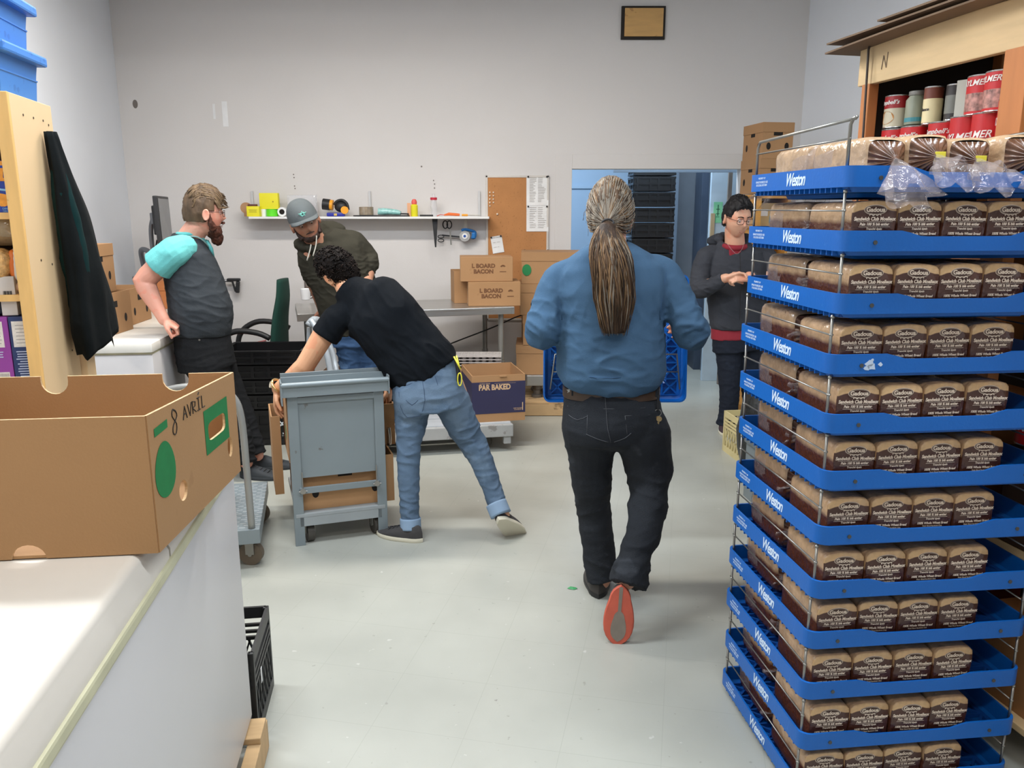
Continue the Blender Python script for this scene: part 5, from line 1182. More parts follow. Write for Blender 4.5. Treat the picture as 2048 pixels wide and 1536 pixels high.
def ongt(o, x, y, z, rz=0): o.matrix_basis = gm @ Matrix.Translation((x, y, z)) @ Matrix.Rotation(rz, 4, 'Z'); return o
b = banana_box((0, 0, 0), 0, .49, .38, .245, 'banana box low on the grey trolley with two oval holes', open_top=True); ongt(b, GW/2+.03, .235, .166)
for (dx, hz) in ((-.155, .13), (.13, .165)):
    pass
b = banana_box((0, 0, 0), 0, .44, .42, .355, 'tall banana box in the grey trolley, gripped by the bending person', open_top=True, green=False, holes=False); ongt(b, GW/2-.012, .27, .4125)
obj('green_mark', MB().add([(-.2208, -.06+.035*math.cos(2*PI*i/18), .12+.045*math.sin(2*PI*i/18)) for i in range(18)], [tuple(range(18))]), mat('green_print', (28, 120, 66), .7), b)
b = banana_box((0, 0, 0), 0, .045, .30, .42, 'folded banana box leaning on the left side of the grey trolley', open_top=True, holes=False); ongt(b, -.052, .47, .167, .0)
b = banana_box((0, 0, 0), 0, .06, .22, .22, 'torn box flap with a hand hole at the right side of the grey trolley', open_top=True, holes=False); ongt(b, GW+.065, .33, .4125, .0)
o = obj('steel_ladle', MB().tube([(0, 0, 0), (.004, 0, -.05), (.002, 0, -.09)], [.012, .016, .012], 12, smooth=3), mat('shiny_spoon', (170, 160, 150), .15, metal=.9), smooth=True); tag(o, 'shiny metal spoon end in the torn box flap on the trolley', 'spoon'); ongt(o, GW+.05, .16, .52)
# ================================================================== platform cart at the left
KN = Vector((-1.15, 3.42, 0)); kd_ = Vector((-.235, .972, 0)).normalized(); kx_ = Vector((kd_.y, -kd_.x, 0))
t = thing('platform_cart', 'grey platform cart with a bent tube handle behind the foreground freezer', 'cart'); t.matrix_basis = basis(KN, kx_, kd_, Vector((0, 0, 1)))
obj('deck', MB().box((-.26, .34, .165), (.52, .68, .07), bev=.004), M_gs, t)
mb = MB()
for i in range(24):
    for j in range(10): mb.box((-.03-.048*j+(.018 if i % 2 else 0), .03+i*.026, .2010), (.026, .0045, .002), Matrix.Identity(4))
obj('tread_pattern', mb, mat('tread_white', (196, 200, 202), .4, metal=.3), t)
obj('handle_tube', MB().tube([(-.035, .02, .20), (-.038, .02, .45), (-.045, .02, .72), (-.075, .02, .82), (-.14, .02, .865), (-.30, .02, .87), (-.42, .02, .82), (-.46, .02, .70), (-.46, .02, .2)], .0155, 12, smooth=5), mat('grey_tube_paint', (150, 150, 146), .35, metal=.3), t, smooth=True)
for (x, y, a) in ((-.05, .08, 1.3), (-.05, .60, 1.2), (-.46, .08, 1.2), (-.46, .6, 1.3)): caster(t, x, y, .055, a=a, h=.13, wm_=mat('brown_wheel', (96, 84, 70), .6))
g_ = thing('wrapped_pack', 'plastic wrapped pack with purple band on the platform cart behind the freezer', 'package'); g_.matrix_basis = t.matrix_basis @ Matrix.Translation((-.30, .24, .2045))
obj('pack_body', MB().box((0, 0, .125), (.30, .34, .25), bev=.03), mat('pale_wrapped_pack', (196, 186, 176), .2, var=.25, scale=9, bump=.5, bscale=16, spec=.9), g_, smooth=True)
obj('purple_band', MB().box((0, 0, .19), (.306, .346, .05), bev=.01), mat('purple_band', (86, 70, 150), .3), g_)
# ================================================================== beyond the doorway
def at2(px, Y): return P(px, 500, Y).x
def crate_pile(x0, x1, Y, n, h, lab, group):
    src = None
    for k in range(n):
        if src is None:
            src = thing('black_crate', 'x', 'crate'); obj('crate_shell', folded_crate(x1-x0, .4, h-.004), M_bk, src); o = src
        else: o = dup(src)
        o.location = ((x0+x1)/2, Y+.2, k*h); o['label'] = lab % (['lowest', 'second from below', 'third from below'][k] if k < 3 else 'number %d counted from the floor' % (k+1)); o['group'] = group
crate_pile(at2(1264, 8.1), at2(1345, 8.1), 8.1, 18, .15, 'black crate in the tall pile beyond the doorway, %s', 'tall pile of black crates beyond the doorway')
x0, x1 = at2(1352, 8.5), at2(1398, 8.5)
t = thing('grey_cabinet', 'tall grey cabinet beyond the doorway right of the black crates', 'cabinet', ((x0+x1)/2+.02, 8.72, 0)); M_gc = mat('grey_cabinet_paint', (116, 124, 134), .5)
obj('cabinet_body', bx((0, 0, 1.0), (x1-x0+.04, .44, 2.0), bev=.004), M_gc, t); obj('door_handle', bx((.09, -.225, 1.0), (.012, .012, .12)), M_leg, t)
x0, x1 = at2(1398, 8.15), at2(1420, 8.15)
struct('dark_gap_block', MB().box(((x0+x1)/2, 8.3, 1.01), (x1-x0, .3, 2.02), bev=.004), mat('dark_blue_gap', (58, 70, 88), .5))  # solid dark-blue block, its colour standing in for the shaded gap beside the cabinet
struct('trim_4', MB().box((x1+.012, 8.12, 1.01), (.02, .02, 2.02)).box((x0+.07, 8.12, 1.01), (.012, .02, 2.02)), mat('steel_trim', (110, 122, 132), .4, metal=.4))
x0, x1 = at2(1416, 7.6), at2(1472, 7.5)
struct('door_2', MB().box(((x0+x1)/2+.25, 7.62, 1.0), (x1-x0+.5, .05, 2.0), bev=.003), mat('pale_blue_door', (186, 204, 218), .5))
xa = at2(1424, 7.55); struct('trim_5', MB().box((xa, 7.585, 1.33), (.035, .02, .52)), mat('wood_strip', (176, 156, 124), .6))
q = P(1438, 425, 7.55)
t = thing('pinned_paper', 'green sheet of paper on the pale blue door beyond the doorway', 'paper', (q.x, 7.592, q.z)); obj('sheet', MB().box((0, 0, 0), (.082, .003, .19)), mat('green_paper', (130, 206, 160), .7), t)
obj('dark_writing', MB().box((0, -.002, .02), (.01, .001, .10)).box((0, -.002, .03), (.035, .001, .008)).box((0, -.002, -.01), (.03, .001, .006)).box((0, -.002, -.04), (.03, .001, .006)), mat('green_ink_dark', (60, 120, 90), .7), t)
q = P(1461, 400, 7.4); struct('trim_6', MB().box((q.x, 7.45, 1.0), (.035, .03, 2.0)), mat('brown_grey_post', (128, 118, 110), .6))
a_, b_ = PZ(1394, 700, .004), PZ(1442, 748, .004)
struct('trim_7', MB().box((0, 0, 0), ((b_-a_).length+.6, .05, .02), Matrix.Translation((a_+b_)/2 + Vector((0, 0, .006))) @ Matrix.Rotation(math.atan2((b_-a_).y, (b_-a_).x), 4, 'Z'), bev=.004), mat('steel_trim', (110, 122, 132), .4, metal=.4))
struct('trim_8', MB().box((at2(1165, 9.0), 10.19, 1.9), (.7, .02, .04)).box((at2(1300, 9.0), 7.2, 1.955), (1.3, .05, .03)), M_blue_room)
# green leaf scrap on the floor
q = PZ(1145, 1178, 0)
o = obj('leaf_scrap', MB().add([(-.024, 0, .003), (-.008, .014, .006), (.016, .012, .002), (.022, -.002, .004), (.004, -.010, .001), (0, .002, .009)], [(0, 1, 5), (1, 2, 5), (2, 3, 5), (3, 4, 5), (4, 0, 5)]), mat('leaf_green', (60, 150, 90), .6)); tag(o, 'small green scrap lying on the floor left of the walking man', 'scrap'); o.location = q
# ================================================================== people
def lerp(a, b, t): return a + (b-a)*t
def loft(mb, secs, n=28, sm=5, caps=True, mi=0, p=2.3):
    """secs: (centre, right axis, half width, half depth, up hint) rings blended along the list"""
    cs = catmull([s[0] for s in secs], sm); k = len(cs); out = []
    for i in range(k):
        u = i/sm; a = min(int(u), len(secs)-2); t = u-a; t = t*t*(3-2*t)*.5 + t*.5
        r = secs[a][1].lerp(secs[a+1][1], t).normalized(); rx = lerp(secs[a][2], secs[a+1][2], t); ry = lerp(secs[a][3], secs[a+1][3], t)
        d = (cs[min(k-1, i+1)]-cs[max(0, i-1)]).normalized(); r = (r - d*r.dot(d)).normalized(); f = d.cross(r)
        for j in range(n):
            an = 2*PI*j/n; x, y = rsq(an, rx, ry, p); out.append(cs[i] + r*x + f*y)
    fs = [(i*n+j, i*n+(j+1) % n, (i+1)*n+(j+1) % n, (i+1)*n+j) for i in range(k-1) for j in range(n)]
    if caps: fs += [tuple(range(n-1, -1, -1)), tuple((k-1)*n+j for j in range(n))]
    mb.add([tuple(v) for v in out], fs, mi)
def limb(mb, pts, rad, n=18, sm=6, mi=0, round_=(True, True), ten=.55):
    pts = [Vector(p) for p in pts]; cs = catmull(pts, sm); k = len(cs); rs = []
    for i in range(k):
        u = i/sm; a = min(int(u), len(pts)-2); cs[i] = cs[i].lerp(pts[a].lerp(pts[a+1], u-a), ten)
    for i in range(k):
        u = i/sm; a = min(int(u), len(pts)-2); t = u-a; t = t*t*(3-2*t); rs.append(lerp(rad[a], rad[a+1], t))
    mb.tube(cs, rs, n, mi)
    for e, (q, r) in enumerate(((cs[0], rs[0]), (cs[-1], rs[-1]))):
        if round_[e]: mb.sphere(q, r*.985, 14, mi)
def fuse(name, mb, m, parent, vox=.005, it=4, wr=None, fac=.5):
    me = bpy.data.meshes.new(name); me.from_pydata(mb.v, [], mb.f); b = bmesh.new(); b.from_mesh(me)
    bmesh.ops.remove_doubles(b, verts=b.verts, dist=1e-6); bmesh.ops.recalc_face_normals(b, faces=b.faces); b.to_mesh(me); b.free()
    o = bpy.data.objects.new(name, me); C.objects.link(o)
    r = o.modifiers.new('r', 'REMESH'); r.mode = 'VOXEL'; r.voxel_size = vox; r.adaptivity = 0
    if it: s = o.modifiers.new('s', 'SMOOTH'); s.iterations = it; s.factor = fac
    dg = bpy.context.evaluated_depsgraph_get(); me2 = bpy.data.meshes.new_from_object(o.evaluated_get(dg)); me2.name = name
    bpy.data.objects.remove(o); bpy.data.meshes.remove(me)
    if wr:
        ns = [v.normal.copy() for v in me2.vertices]
        for v, nn in zip(me2.vertices, ns): v.co += nn*wr(v.co, nn)
    me2.polygons.foreach_set('use_smooth', [True]*len(me2.polygons))
    return obj(name, me2, m, parent, world=True) if not isinstance(m, list) else obj(name, me2, m, parent, world=True)
def folds(amp, freq, dirv=(0, 0, 1), seed=0.0, stretch=4.0, fine=.3):
    """creases running across dirv: noise squeezed along dirv"""
    d = Vector(dirv).normalized()
    def f(p, n):
        q = p + d*(p.dot(d))*(stretch-1); q = q*freq + Vector((seed, seed*.7, 0))
        a = noise.noise(q); r = 1-abs(a)*2.2
        return amp*(r*abs(r)*.9 - .45) + amp*fine*noise.noise(q*2.7)
    return f
def both(*fs): return lambda p, n: sum(f(p, n) for f in fs)
def near(f, c, r): return lambda p, n: f(p, n)*math.exp(-((p-c).length/r)**2)
def skin(name, rgb, red=1.0):
    return speckle(name, rgb, [((min(255, rgb[0]+6), int(rgb[1]*.86), int(rgb[2]*.82)), 14, .55, .45*red)], .48, var=.05, scale=8, bump=.08, bscale=160, sheen=.0)
def head_dirs(fwd, up):
    f = Vector(fwd).normalized(); u = Vector(up); u = (u - f*u.dot(f)).normalized(); r = f.cross(u); return r, f, u
def head(mb, c, fwd, up, s=1.0, jaw=1.0, nose=1.0, ears=True):
    """sculpted head, centre of the skull c; face looks along fwd"""
    r, f, u = head_dirs(fwd, up); n, k = 44, 34; vs = []
    G = lambda x, z, cx, cz, sx, sz: math.exp(-((x-cx)/sx)**2-((z-cz)/sz)**2)
    for i in range(k+1):
        th = PI*i/k
        for j in range(n):
            ph = 2*PI*j/n; dx, dy, dz = math.sin(th)*math.cos(ph), math.sin(th)*math.sin(ph), math.cos(th)
            x, y, z = dx*.076, dy*.096, dz*.118
            if z < .0:
                t = min(1, -z/.118); x *= 1-.26*t*jaw*t - .04*t; y = y*(1-.30*t) if y < 0 else y*(1-.06*t); y += .012*t
            if dy > 0:                                     # +y is the face
                fr = max(0, dy)**.5
                y -= .010*fr*(1-abs(dx))*(1 if z > .02 else .5)
                y += .024*nose*G(x, z, 0, -.022, .011, .016)*fr + .012*nose*G(x, z, 0, .000, .008, .022)*fr
                y += .007*G(x, z, 0, .030, .045, .012)*fr      # brow
                for sg in (-1, 1):
                    y -= .012*G(x, z, sg*.031, .008, .015, .011)*fr; y += .006*G(x, z, sg*.043, -.022, .018, .016)*fr
                y += .006*G(x, z, 0, -.057, .020, .005)*fr + .006*G(x, z, 0, -.070, .017, .006)*fr - .004*G(x, z, 0, -.0635, .022, .0025)*fr
                y += .010*G(x, z, 0, -.098, .022, .014)*fr
            p = c + (r*x + f*y + u*z)*s; vs.append(tuple(p))
    mb.add(vs, [(i*n+j, (i+1)*n+j, (i+1)*n+(j+1) % n, i*n+(j+1) % n) for i in range(k) for j in range(n)])
    if ears:
        for sg in (-1, 1):
            e = c + (r*(sg*.076) + f*(-.002) + u*(-.008))*s; ax = (r*sg*.45 - f*.9).normalized()
            M = basis(e + r*sg*.006*s, (r*sg+f*-.35).normalized(), (f+r*sg*.35).normalized(), u)
            mb.sphere((0, 0, 0), (.007*s, .018*s, .031*s), 14, M=M)
            mb.tube([M @ Vector((.006*s, .015*s*math.cos(a), .028*s*math.sin(a))) for a in [2*PI*i/14 for i in range(15)]], .0042*s, 6, cap=False)
def face_bits(parent, c, fwd, up, s, eye=(70, 50, 36), lip=(168, 104, 92), brow=(60, 44, 34), closed=0.0, glasses=None):
    r, f, u = head_dirs(fwd, up); T = lambda x, y, z: c + (r*x+f*y+u*z)*s
    e = MB(); ir = MB(); ld = MB(); br = MB()
    for sg in (-1, 1):
        p = T(sg*.031, .073, .007); e.sphere(p, .0125*s, 14); ir.sphere(p + (f*.0090 - u*.0035*(1+closed))*s, .0052*s, 10)
        for q, zz in ((1, .0085+.000), (-1, -.006)):
            ld.tube([T(sg*(.031+.0165*math.cos(a)), .0835-.006*abs(math.cos(a)), .007 + q*abs(math.sin(a))*.0060 - closed*.002*(q > 0)) for a in [PI*i/8 for i in range(9)]], .0032*s if q > 0 else .0022*s, 6)
        br.tube([T(sg*.014, .0905, .026), T(sg*.030, .0895, .0315), T(sg*.047, .079, .026)], [.0036*s, .0044*s, .002*s], 6, smooth=3)
    obj('eyeballs', e, mat('eye_white', (222, 214, 206), .25), parent, world=True, smooth=True)
    obj('irises', ir, mat('iris_%d' % eye[0], eye, .2), parent, world=True, smooth=True)
    obj('eyelids', ld, parent.get('_skin') and bpy.data.materials[parent['_skin']] or M_dark, parent, world=True, smooth=True)
    obj('eyebrows', br, mat('brow_%d_%d' % (brow[0], brow[1]), brow, .8), parent, world=True, smooth=True)
    lp = MB().tube([T(-.023, .087, -.0630), T(-.010, .0965, -.0600), T(0, .0975, -.0612), T(.010, .0965, -.0600), T(.023, .087, -.0630)], [.001*s, .0042*s, .004*s, .0042*s, .001*s], 8, smooth=3)
    lp.tube([T(-.021, .087, -.0645), T(0, .0965, -.0690), T(.021, .087, -.0645)], [.001*s, .0050*s, .001*s], 8, smooth=4)
    obj('lips', lp, mat('lips_%d' % lip[0], lip, .45), parent, world=True, smooth=True)
    if glasses:
        g = MB()
        for sg in (-1, 1):
            g.tube([T(sg*(.033+.024*(abs(math.cos(a))**.6)*(1 if math.cos(a) > 0 else -1)), .100-.004*abs(math.cos(a)), .003+.0165*(abs(math.sin(a))**.7)*(1 if math.sin(a) > 0 else -1)) for a in [2*PI*i/20 for i in range(21)]], .0016*s, 6, cap=False)
            g.tube([T(sg*.057, .096, .009), T(sg*.076, .06, .010), T(sg*.082, .0, .008), T(sg*.081, -.018, -.006)], .0018*s, 6, smooth=3)
        g.tube([T(-.009, .101, .007), T(0, .103, .009), T(.009, .101, .007)], .0016*s, 6)
        go = obj('glasses', g, mat('glasses_frame', glasses, .35), parent, world=True, smooth=True)
        ln = MB()
        for sg in (-1, 1): ln.add([T(sg*(.033+.023*(abs(math.cos(a))**.6)*(1 if math.cos(a) > 0 else -1)), .0985, .003+.0155*(abs(math.sin(a))**.7)*(1 if math.sin(a) > 0 else -1)) for a in [2*PI*i/20 for i in range(20)]], [tuple(range(20))])
        obj('lenses', ln, mat('lens_glass', (220, 226, 226), .03, alpha=.16, spec=1), go, world=True)
def hand(mb, wrist, fwd, palm, side=1, curl=.5, s=1.0, thumb=.5, spread=.10):
    """hand growing from wrist along fwd; palm normal = palm; side +1: thumb on fwd x palm side"""
    f = Vector(fwd).normalized(); p = Vector(palm); p = (p-f*p.dot(f)).normalized(); t = f.cross(p).normalized()*side
    T = lambda a, b, c: wrist + (t*a + f*b + p*c)*s
    loft(mb, [(T(0, -.015, 0), t, .026*s, .019*s), (T(0, .02, 0), t, .032*s, .017*s), (T(.002, .055, .001), t, .040*s, .015*s), (T(0, .088, .002), t, .041*s, .013*s)], 18, 3)
    mb.sphere(T(.022, .030, .010), (.017*s,)*3, 12)
    for i, (x, L, r) in enumerate(((.030, .074, .0088), (.010, .082, .0091), (-.011, .077, .0087), (-.031, .060, .0077))):
        sp_ = spread*(1.5-i)*.5; q = T(x, .080, .002); a = 0.0; pts = [T(x*.9, .060, .0), q]; rad = [r*s, r*1.08*s]
        for seg, cw in ((.45, .9), (.30, 1.25), (.25, .8)):
            a += curl*cw*(1+.08*i); d = f*math.cos(a) + p*math.sin(a) + t*sp_*math.cos(a); q = q + d*L*seg*s; pts.append(q); rad.append(r*(1.0 if seg > .4 else .93 if seg > .28 else .80)*s)
        mb.tube(pts, rad, 10); mb.sphere(pts[-1], rad[-1]*.98, 10)
        for k in (1, 2, 3): mb.sphere(pts[k], rad[k]*1.03, 10)
    a = .9-thumb*.4; q = T(.030, .022, .006); d1 = (f*math.cos(a)+t*math.sin(a)+p*.35*thumb*2).normalized(); q1 = q+d1*.036*s; d2 = (f*1.0+t*(.35-thumb*.5)+p*thumb*1.1).normalized(); q2 = q1+d2*.028*s; q3 = q2+(d2+p*.3*thumb).normalized()*.022*s
    mb.tube([q, q1, q2, q3], [.013*s, .0112*s, .0100*s, .0080*s], 10)
    for z_, r_ in ((q1, .0112), (q2, .0100), (q3, .0080)): mb.sphere(z_, r_*s, 10)
def shoe(parent, heel, fwd, up, L=.285, W=.098, H=.095, upper=None, sole=None, sole2=None, laces=True, name='shoe', ankle=.060):
    """heel: point under the heel on the sole plane"""
    f = Vector(fwd).normalized(); u = Vector(up); u = (u-f*u.dot(f)).normalized(); r = f.cross(u); T = lambda x, y, z: heel + r*x + f*y + u*z
    n = 30; outl = []
    for i in range(n):
        a = 2*PI*i/n; y = L/2 - L/2*math.cos(a); t = y/L; w_ = W/2*(.76 + .26*math.sin(PI*min(1, max(0, (t-.25)/.75))) if t > .25 else .76); w_ *= (1-(abs(2*t-1)**7)); sg = 1 if math.sin(a) > 0 else -1
        outl.append((sg*max(.0, w_)*(abs(math.sin(a))**.28), y))
    def ring(z, k, yo=0, top=None): return [T(x*k, L/2+(y-L/2)*(k*.3+.7)+yo, z if top is None else top(y/L)) for x, y in outl]
    mb = MB(); prof = lambda t: ankle+.025 if t < .28 else lerp(ankle+.020, .045, min(1, (t-.28)/.42)) if t < .7 else lerp(.045, .028, (t-.7)/.3)
    rings = [ring(.014, .98), ring(.026, 1.0), ring(0, .97, 0, lambda t: min(.05, prof(t)*.7)), ring(0, .82, 0, lambda t: prof(t)*.92), ring(0, .52, 0, lambda t: prof(t)), ring(0, .15, 0, lambda t: prof(t)*1.01)]
    vs = [p for q in rings for p in q]; mb.add(vs, [(i*n+j, i*n+(j+1) % n, (i+1)*n+(j+1) % n, (i+1)*n+j) for i in range(len(rings)-1) for j in range(n)] + [tuple((len(rings)-1)*n+j for j in range(n)), tuple(range(n-1, -1, -1))])
    so = obj(name, mb, upper, parent, world=True, smooth=True)
    s2 = MB(); rs = [ring(0, .97), ring(.004, 1.03), ring(.020, 1.03), ring(.024, .97)]; vs = [p for q in rs for p in q]
    s2.add(vs, [(i*n+j, i*n+(j+1) % n, (i+1)*n+(j+1) % n, (i+1)*n+j) for i in range(3) for j in range(n)] + [tuple(range(n-1, -1, -1)), tuple(3*n+j for j in range(n))])
    obj('sole', s2, sole, so, world=True, auto=50)
    if sole2:
        s3 = MB(); s3.prism([(0, 0)], 0, 0) if False else None
        ol = [(x*.52, L*.60+(y-L/2)*.72*.72) for x, y in outl]; s3.add([T(x, y+L*.06, -.0012) for x, y in ol], [tuple(range(n))])
        s3.add([T(-.007, L*.02, -.0014), T(.007, L*.02, -.0014), T(.006, L*.50, -.0014), T(-.006, L*.50, -.0014)], [(0, 1, 2, 3)])
        obj('sole_inlay', s3, sole2, so, world=True)
    if laces:
        l = MB()
        for k in range(4):
            y = L*(.42+.085*k); z = prof(y/L)+.003; l.tube([T(-.022, y, z-.004), T(0, y+.004, z+.002), T(.022, y, z-.004)], .0028, 6)
        obj('laces', l, mat('dark_laces', (50, 50, 52), .8), so, world=True, smooth=True)
    return so
def hair_cap(c, fwd, up, s=1.0, n=64, k=40, amp=.008, inner=.0, seed=1, line=None, lift=None, sx=1.0):
    """hair shell over the skull; line(az, el) < 0 cuts the shell; lift adds volume"""
    r, f, u = head_dirs(fwd, up); mb = MB(); vs = []; ok = []
    for i in range(k+1):
        th = PI*.80*i/k
        for j in range(n):
            ph = 2*PI*j/n; dx, dy, dz = math.sin(th)*math.cos(ph), math.sin(th)*math.sin(ph), math.cos(th)
            x, y, z = dx*.078*sx, dy*.098, dz*.120
            if z < 0: t = -z/.118; x *= 1-.18*t; 
            g = noise.noise(Vector((dx*9+seed, dy*9, dz*3))); g2 = noise.noise(Vector((dx*30+seed, dy*30, dz*7)))
            q = 1 + (amp*(1+g*.9+g2*.55))/.095 + (lift(dx, dy, dz) if lift else 0)
            e = line(dx, dy, dz) if line else 1
            if e < .0: q = .93
            elif e < .06: q = .93 + (q-.93)*(e/.06)**.5
            vs.append(c + (r*x+f*y+u*z)*q*s); ok.append(e > -.12)
    fs = [(i*n+j, (i+1)*n+j, (i+1)*n+(j+1) % n, i*n+(j+1) % n) for i in range(k) for j in range(n)]
    mb.add([tuple(v) for v in vs], [q for q in fs if all(ok[a] for a in q)]); return mb
def strands(mb, roots, r=.0018, mis=(0,), seed=0, n=4):
    rr = random.Random(seed)
    for pts in roots: mb.tube(pts, [r*.8, r*rr.uniform(.8, 1.3), r, r*.35], n, rr.choice(mis), smooth=0 if len(pts) > 6 else 4)
def hairmat(name, rgb, var=.5, spec=.35): return mat(name, rgb, .6, var=var, scale=40, stretch=(1, 1, .25), bump=.4, bscale=90, spec=spec)
Rp = lambda px, Y: px/F*Y/.965
Xv, Yv, Zv = Vector((1, 0, 0)), Vector((0, 1, 0)), Vector((0, 0, 1))
def person(label, loc): return thing('person', label, 'person', loc)
def seams(name, pts_list, m, parent, r=.0016): 
    g = MB()
    for pts in pts_list: g.tube(pts, r, 5, smooth=3)
    return obj(name, g, m, parent, world=True, smooth=True)
def surf(o, px, py, off=.003):
    """point on garment o under an image pixel (build-time aid to lay a seam or pocket on the cloth)"""
    org = Vector((0, 0, CAMH)); d = (P(px, py, 3.0)-org).normalized(); Mi = wmat(o).inverted()
    ok, loc, nn, _ = o.ray_cast(Mi @ org, (Mi.to_3x3() @ d).normalized())
    if not ok: return None
    return wmat(o) @ loc + (wmat(o).to_3x3() @ nn).normalized()*off
def on_cloth(o, pix, off=.002):
    out = [surf(o, x, y, off) for x, y in pix]; return [p for p in out if p is not None]
# ------------------------------------------------------------------ man with the long ponytail, walking away
A = person('person with long grey-brown ponytail and blue sweatshirt, walking away with a blue tray', (0.38, 3.15, 0))
M_skA = skin('skin_ruddy', (206, 150, 122))
hc = P(1221, 424, 3.17); hf, hu = (.22, .97, -.05), (-.02, .0, 1)
b = MB(); head(b, hc, hf, hu, 1.04, ears=False); b.sphere(hc+Vector((.080, .02, -.03)), (.012, .018, .034), 12)
limb(b, [hc+Vector((0, -.02, -.06)), P(1216, 500, 3.14)], [.062, .068])
loft(b, [(P(1222, 770, 3.16), Xv, .15, .09), (P(1222, 640, 3.17), Xv, .16, .10), (P(1220, 560, 3.16), Xv, .17, .10), (P(1218, 520, 3.15), Xv, .12, .08)])
TRY = 3.56
gl, gr_ = P(1090, 655, TRY), P(1374, 660, TRY)
for (sx, el, wr_, g) in (((1130, 585), (1084, 662), (1092, 655), -1), ((1312, 585), (1386, 662), (1380, 668), 1)):
    sh, e, w_ = P(*sx, 3.15), P(*el, 3.10), P(*wr_, 3.44); limb(b, [sh, e, w_], [.04, .038, .028], ten=1.0)
    hand(b, w_, (-.15*g, .95, .05), (-g, 0, 0), side=(1 if g > 0 else -1), curl=.62, s=.98, thumb=.6)
kneeR = P(1297, 985, 3.10)
limb(b, [P(1182, 850, 3.17), P(1186, 1000, 3.22), P(1203, 1160, 3.19)], [.07, .05, .04])
limb(b, [P(1282, 850, 3.15), kneeR, P(1252, 1160, 2.86)], [.07, .05, .04])
fuse('body', b, M_skA, A, .0055, 2)
# trousers
M_jA = speckle('charcoal_denim', (34, 37, 42), [((58, 62, 68), 5, .60, .5)], .85, var=.15, scale=7, bump=.25, bscale=240, spec=.25)
t = MB()
loft(t, [(P(1222, 772, 3.15), Xv, .185, .115), (P(1222, 800, 3.14), Xv, .192, .125), (P(1226, 845, 3.13), Xv, .208, .14), (P(1230, 875, 3.13), Xv, .202, .13), (P(1230, 893, 3.13), Xv, .100, .07)], p=2.2)
limb(t, [P(1182, 862, 3.14), P(1182, 935, 3.17), P(1187, 1020, 3.21), P(1197, 1100, 3.20), P(1204, 1160, 3.18)], [Rp(58, 3.14), Rp(44, 3.17), Rp(36, 3.2), Rp(34, 3.2), Rp(35, 3.18)], round_=(1, 0))
limb(t, [P(1282, 862, 3.12), P(1297, 930, 3.12), P(1298, 990, 3.06), P(1289, 1060, 2.97), P(1272, 1105, 2.92), P(1256, 1172, 2.85)], [Rp(58, 3.12), Rp(50, 3.12), Rp(41, 3.06), Rp(37, 2.97), Rp(35, 2.9), Rp(42, 2.85)], round_=(1, 0))
cL, cR, kL, kR = P(1203, 1150, 3.18), P(1256, 1150, 2.86), P(1187, 1020, 3.2), P(1298, 985, 3.06)
tr = fuse('jeans', t, M_jA, A, .007, 5, both(folds(.004, 5, (0, 0, 1), 2, 3), near(folds(.012, 9, (.2, 0, 1), 5, 2.5), cL, .12), near(folds(.014, 8, (-.2, 0, 1), 9, 2.5), cR, .14), near(folds(.012, 7, (.3, 0, 1), 3, 2.5), kR, .14), near(folds(.008, 7, (-.3, 0, 1), 8, 2.5), kL, .14)))
thr = mat('dark_stitch', (72, 74, 78), .8)
def cl(pix, off=.0015, o=tr): return on_cloth(o, pix, off)
S_ = [cl([(1210, 790), (1213, 830), (1216, 860), (1222, 885)]), cl([(1135, 812), (1210, 818), (1290, 816), (1330, 812)]), cl([(1138, 830), (1155, 840), (1175, 832)]),
      cl([(1175, 830), (1174, 868)]), cl([(1250, 832), (1300, 830)]), cl([(1250, 832), (1254, 868)]), cl([(1172, 868), (1195, 878), (1216, 884)]), cl([(1228, 884), (1250, 876), (1262, 866)])]
obj('stitching', (lambda g: [g.tube(s, .0013, 5, smooth=2) for s in S_ if len(s) > 1] and g)(MB()), thr, tr, world=True, smooth=True)
# belt
b = MB(); bc_ = P(1222, 781, 3.15); n = 48; vs = []
for z in (-.019, .019):
    for k_ in (1.0, 1.03):
        for j in range(n):
            x, y = rsq(2*PI*j/n, .189*k_, .120*k_, 2.6); vs.append((bc_.x+x, bc_.y+y, bc_.z+z))
b.add(vs, [(j, (j+1) % n, 2*n+(j+1) % n, 2*n+j) for j in range(n)] + [(n+j, n+(j+1) % n, 3*n+(j+1) % n, 3*n+j) for j in range(n)] + [(j, (j+1) % n, n+(j+1) % n, n+j) for j in range(n)] + [(2*n+j, 2*n+(j+1) % n, 3*n+(j+1) % n, 3*n+j) for j in range(n)])
be = obj('belt', b, mat('brown_belt_leather', (62, 46, 34), .5, var=.15), A, world=True, auto=40)
cols = [mat('belt_silver', (170, 172, 170), .4), mat('belt_green', (80, 130, 96), .5), mat('belt_gold', (206, 156, 60), .5)]
for i, (px, c_) in enumerate(((1139, 0), (1158, 1), (1181, 0), (1208, 0), (1236, 1), (1268, 2), (1294, 0))):
    q = surf(be, px, 781, .002)
    if q: 
        pts = [(q.x+(.012 if k % 2 == 0 else .005)*math.cos(PI/2+k*PI/5), q.y, q.z+(.012 if k % 2 == 0 else .005)*math.sin(PI/2+k*PI/5)) for k in range(10)]; obj('belt_stud', MB().add(pts, [tuple(range(10))]), cols[c_], be, world=True)
g = MB()
for px in (1147, 1211, 1313):
    q = surf(be, px, 781, .004)
    if q: g.box(q, (.016, .006, .050), bev=.002)
obj('belt_loops', g, M_jA, tr, world=True)
q = surf(tr, 1311, 800, .008) or P(1311, 800, 3.0)
q = q + Vector((0, -.022, 0))
k_ = thing('key_ring', 'bunch of keys on a strap hanging from the back of the dark jeans', 'keys', q)
obj('strap', MB().box((0, 0, -.005), (.010, .004, .06)), M_blk, k_)
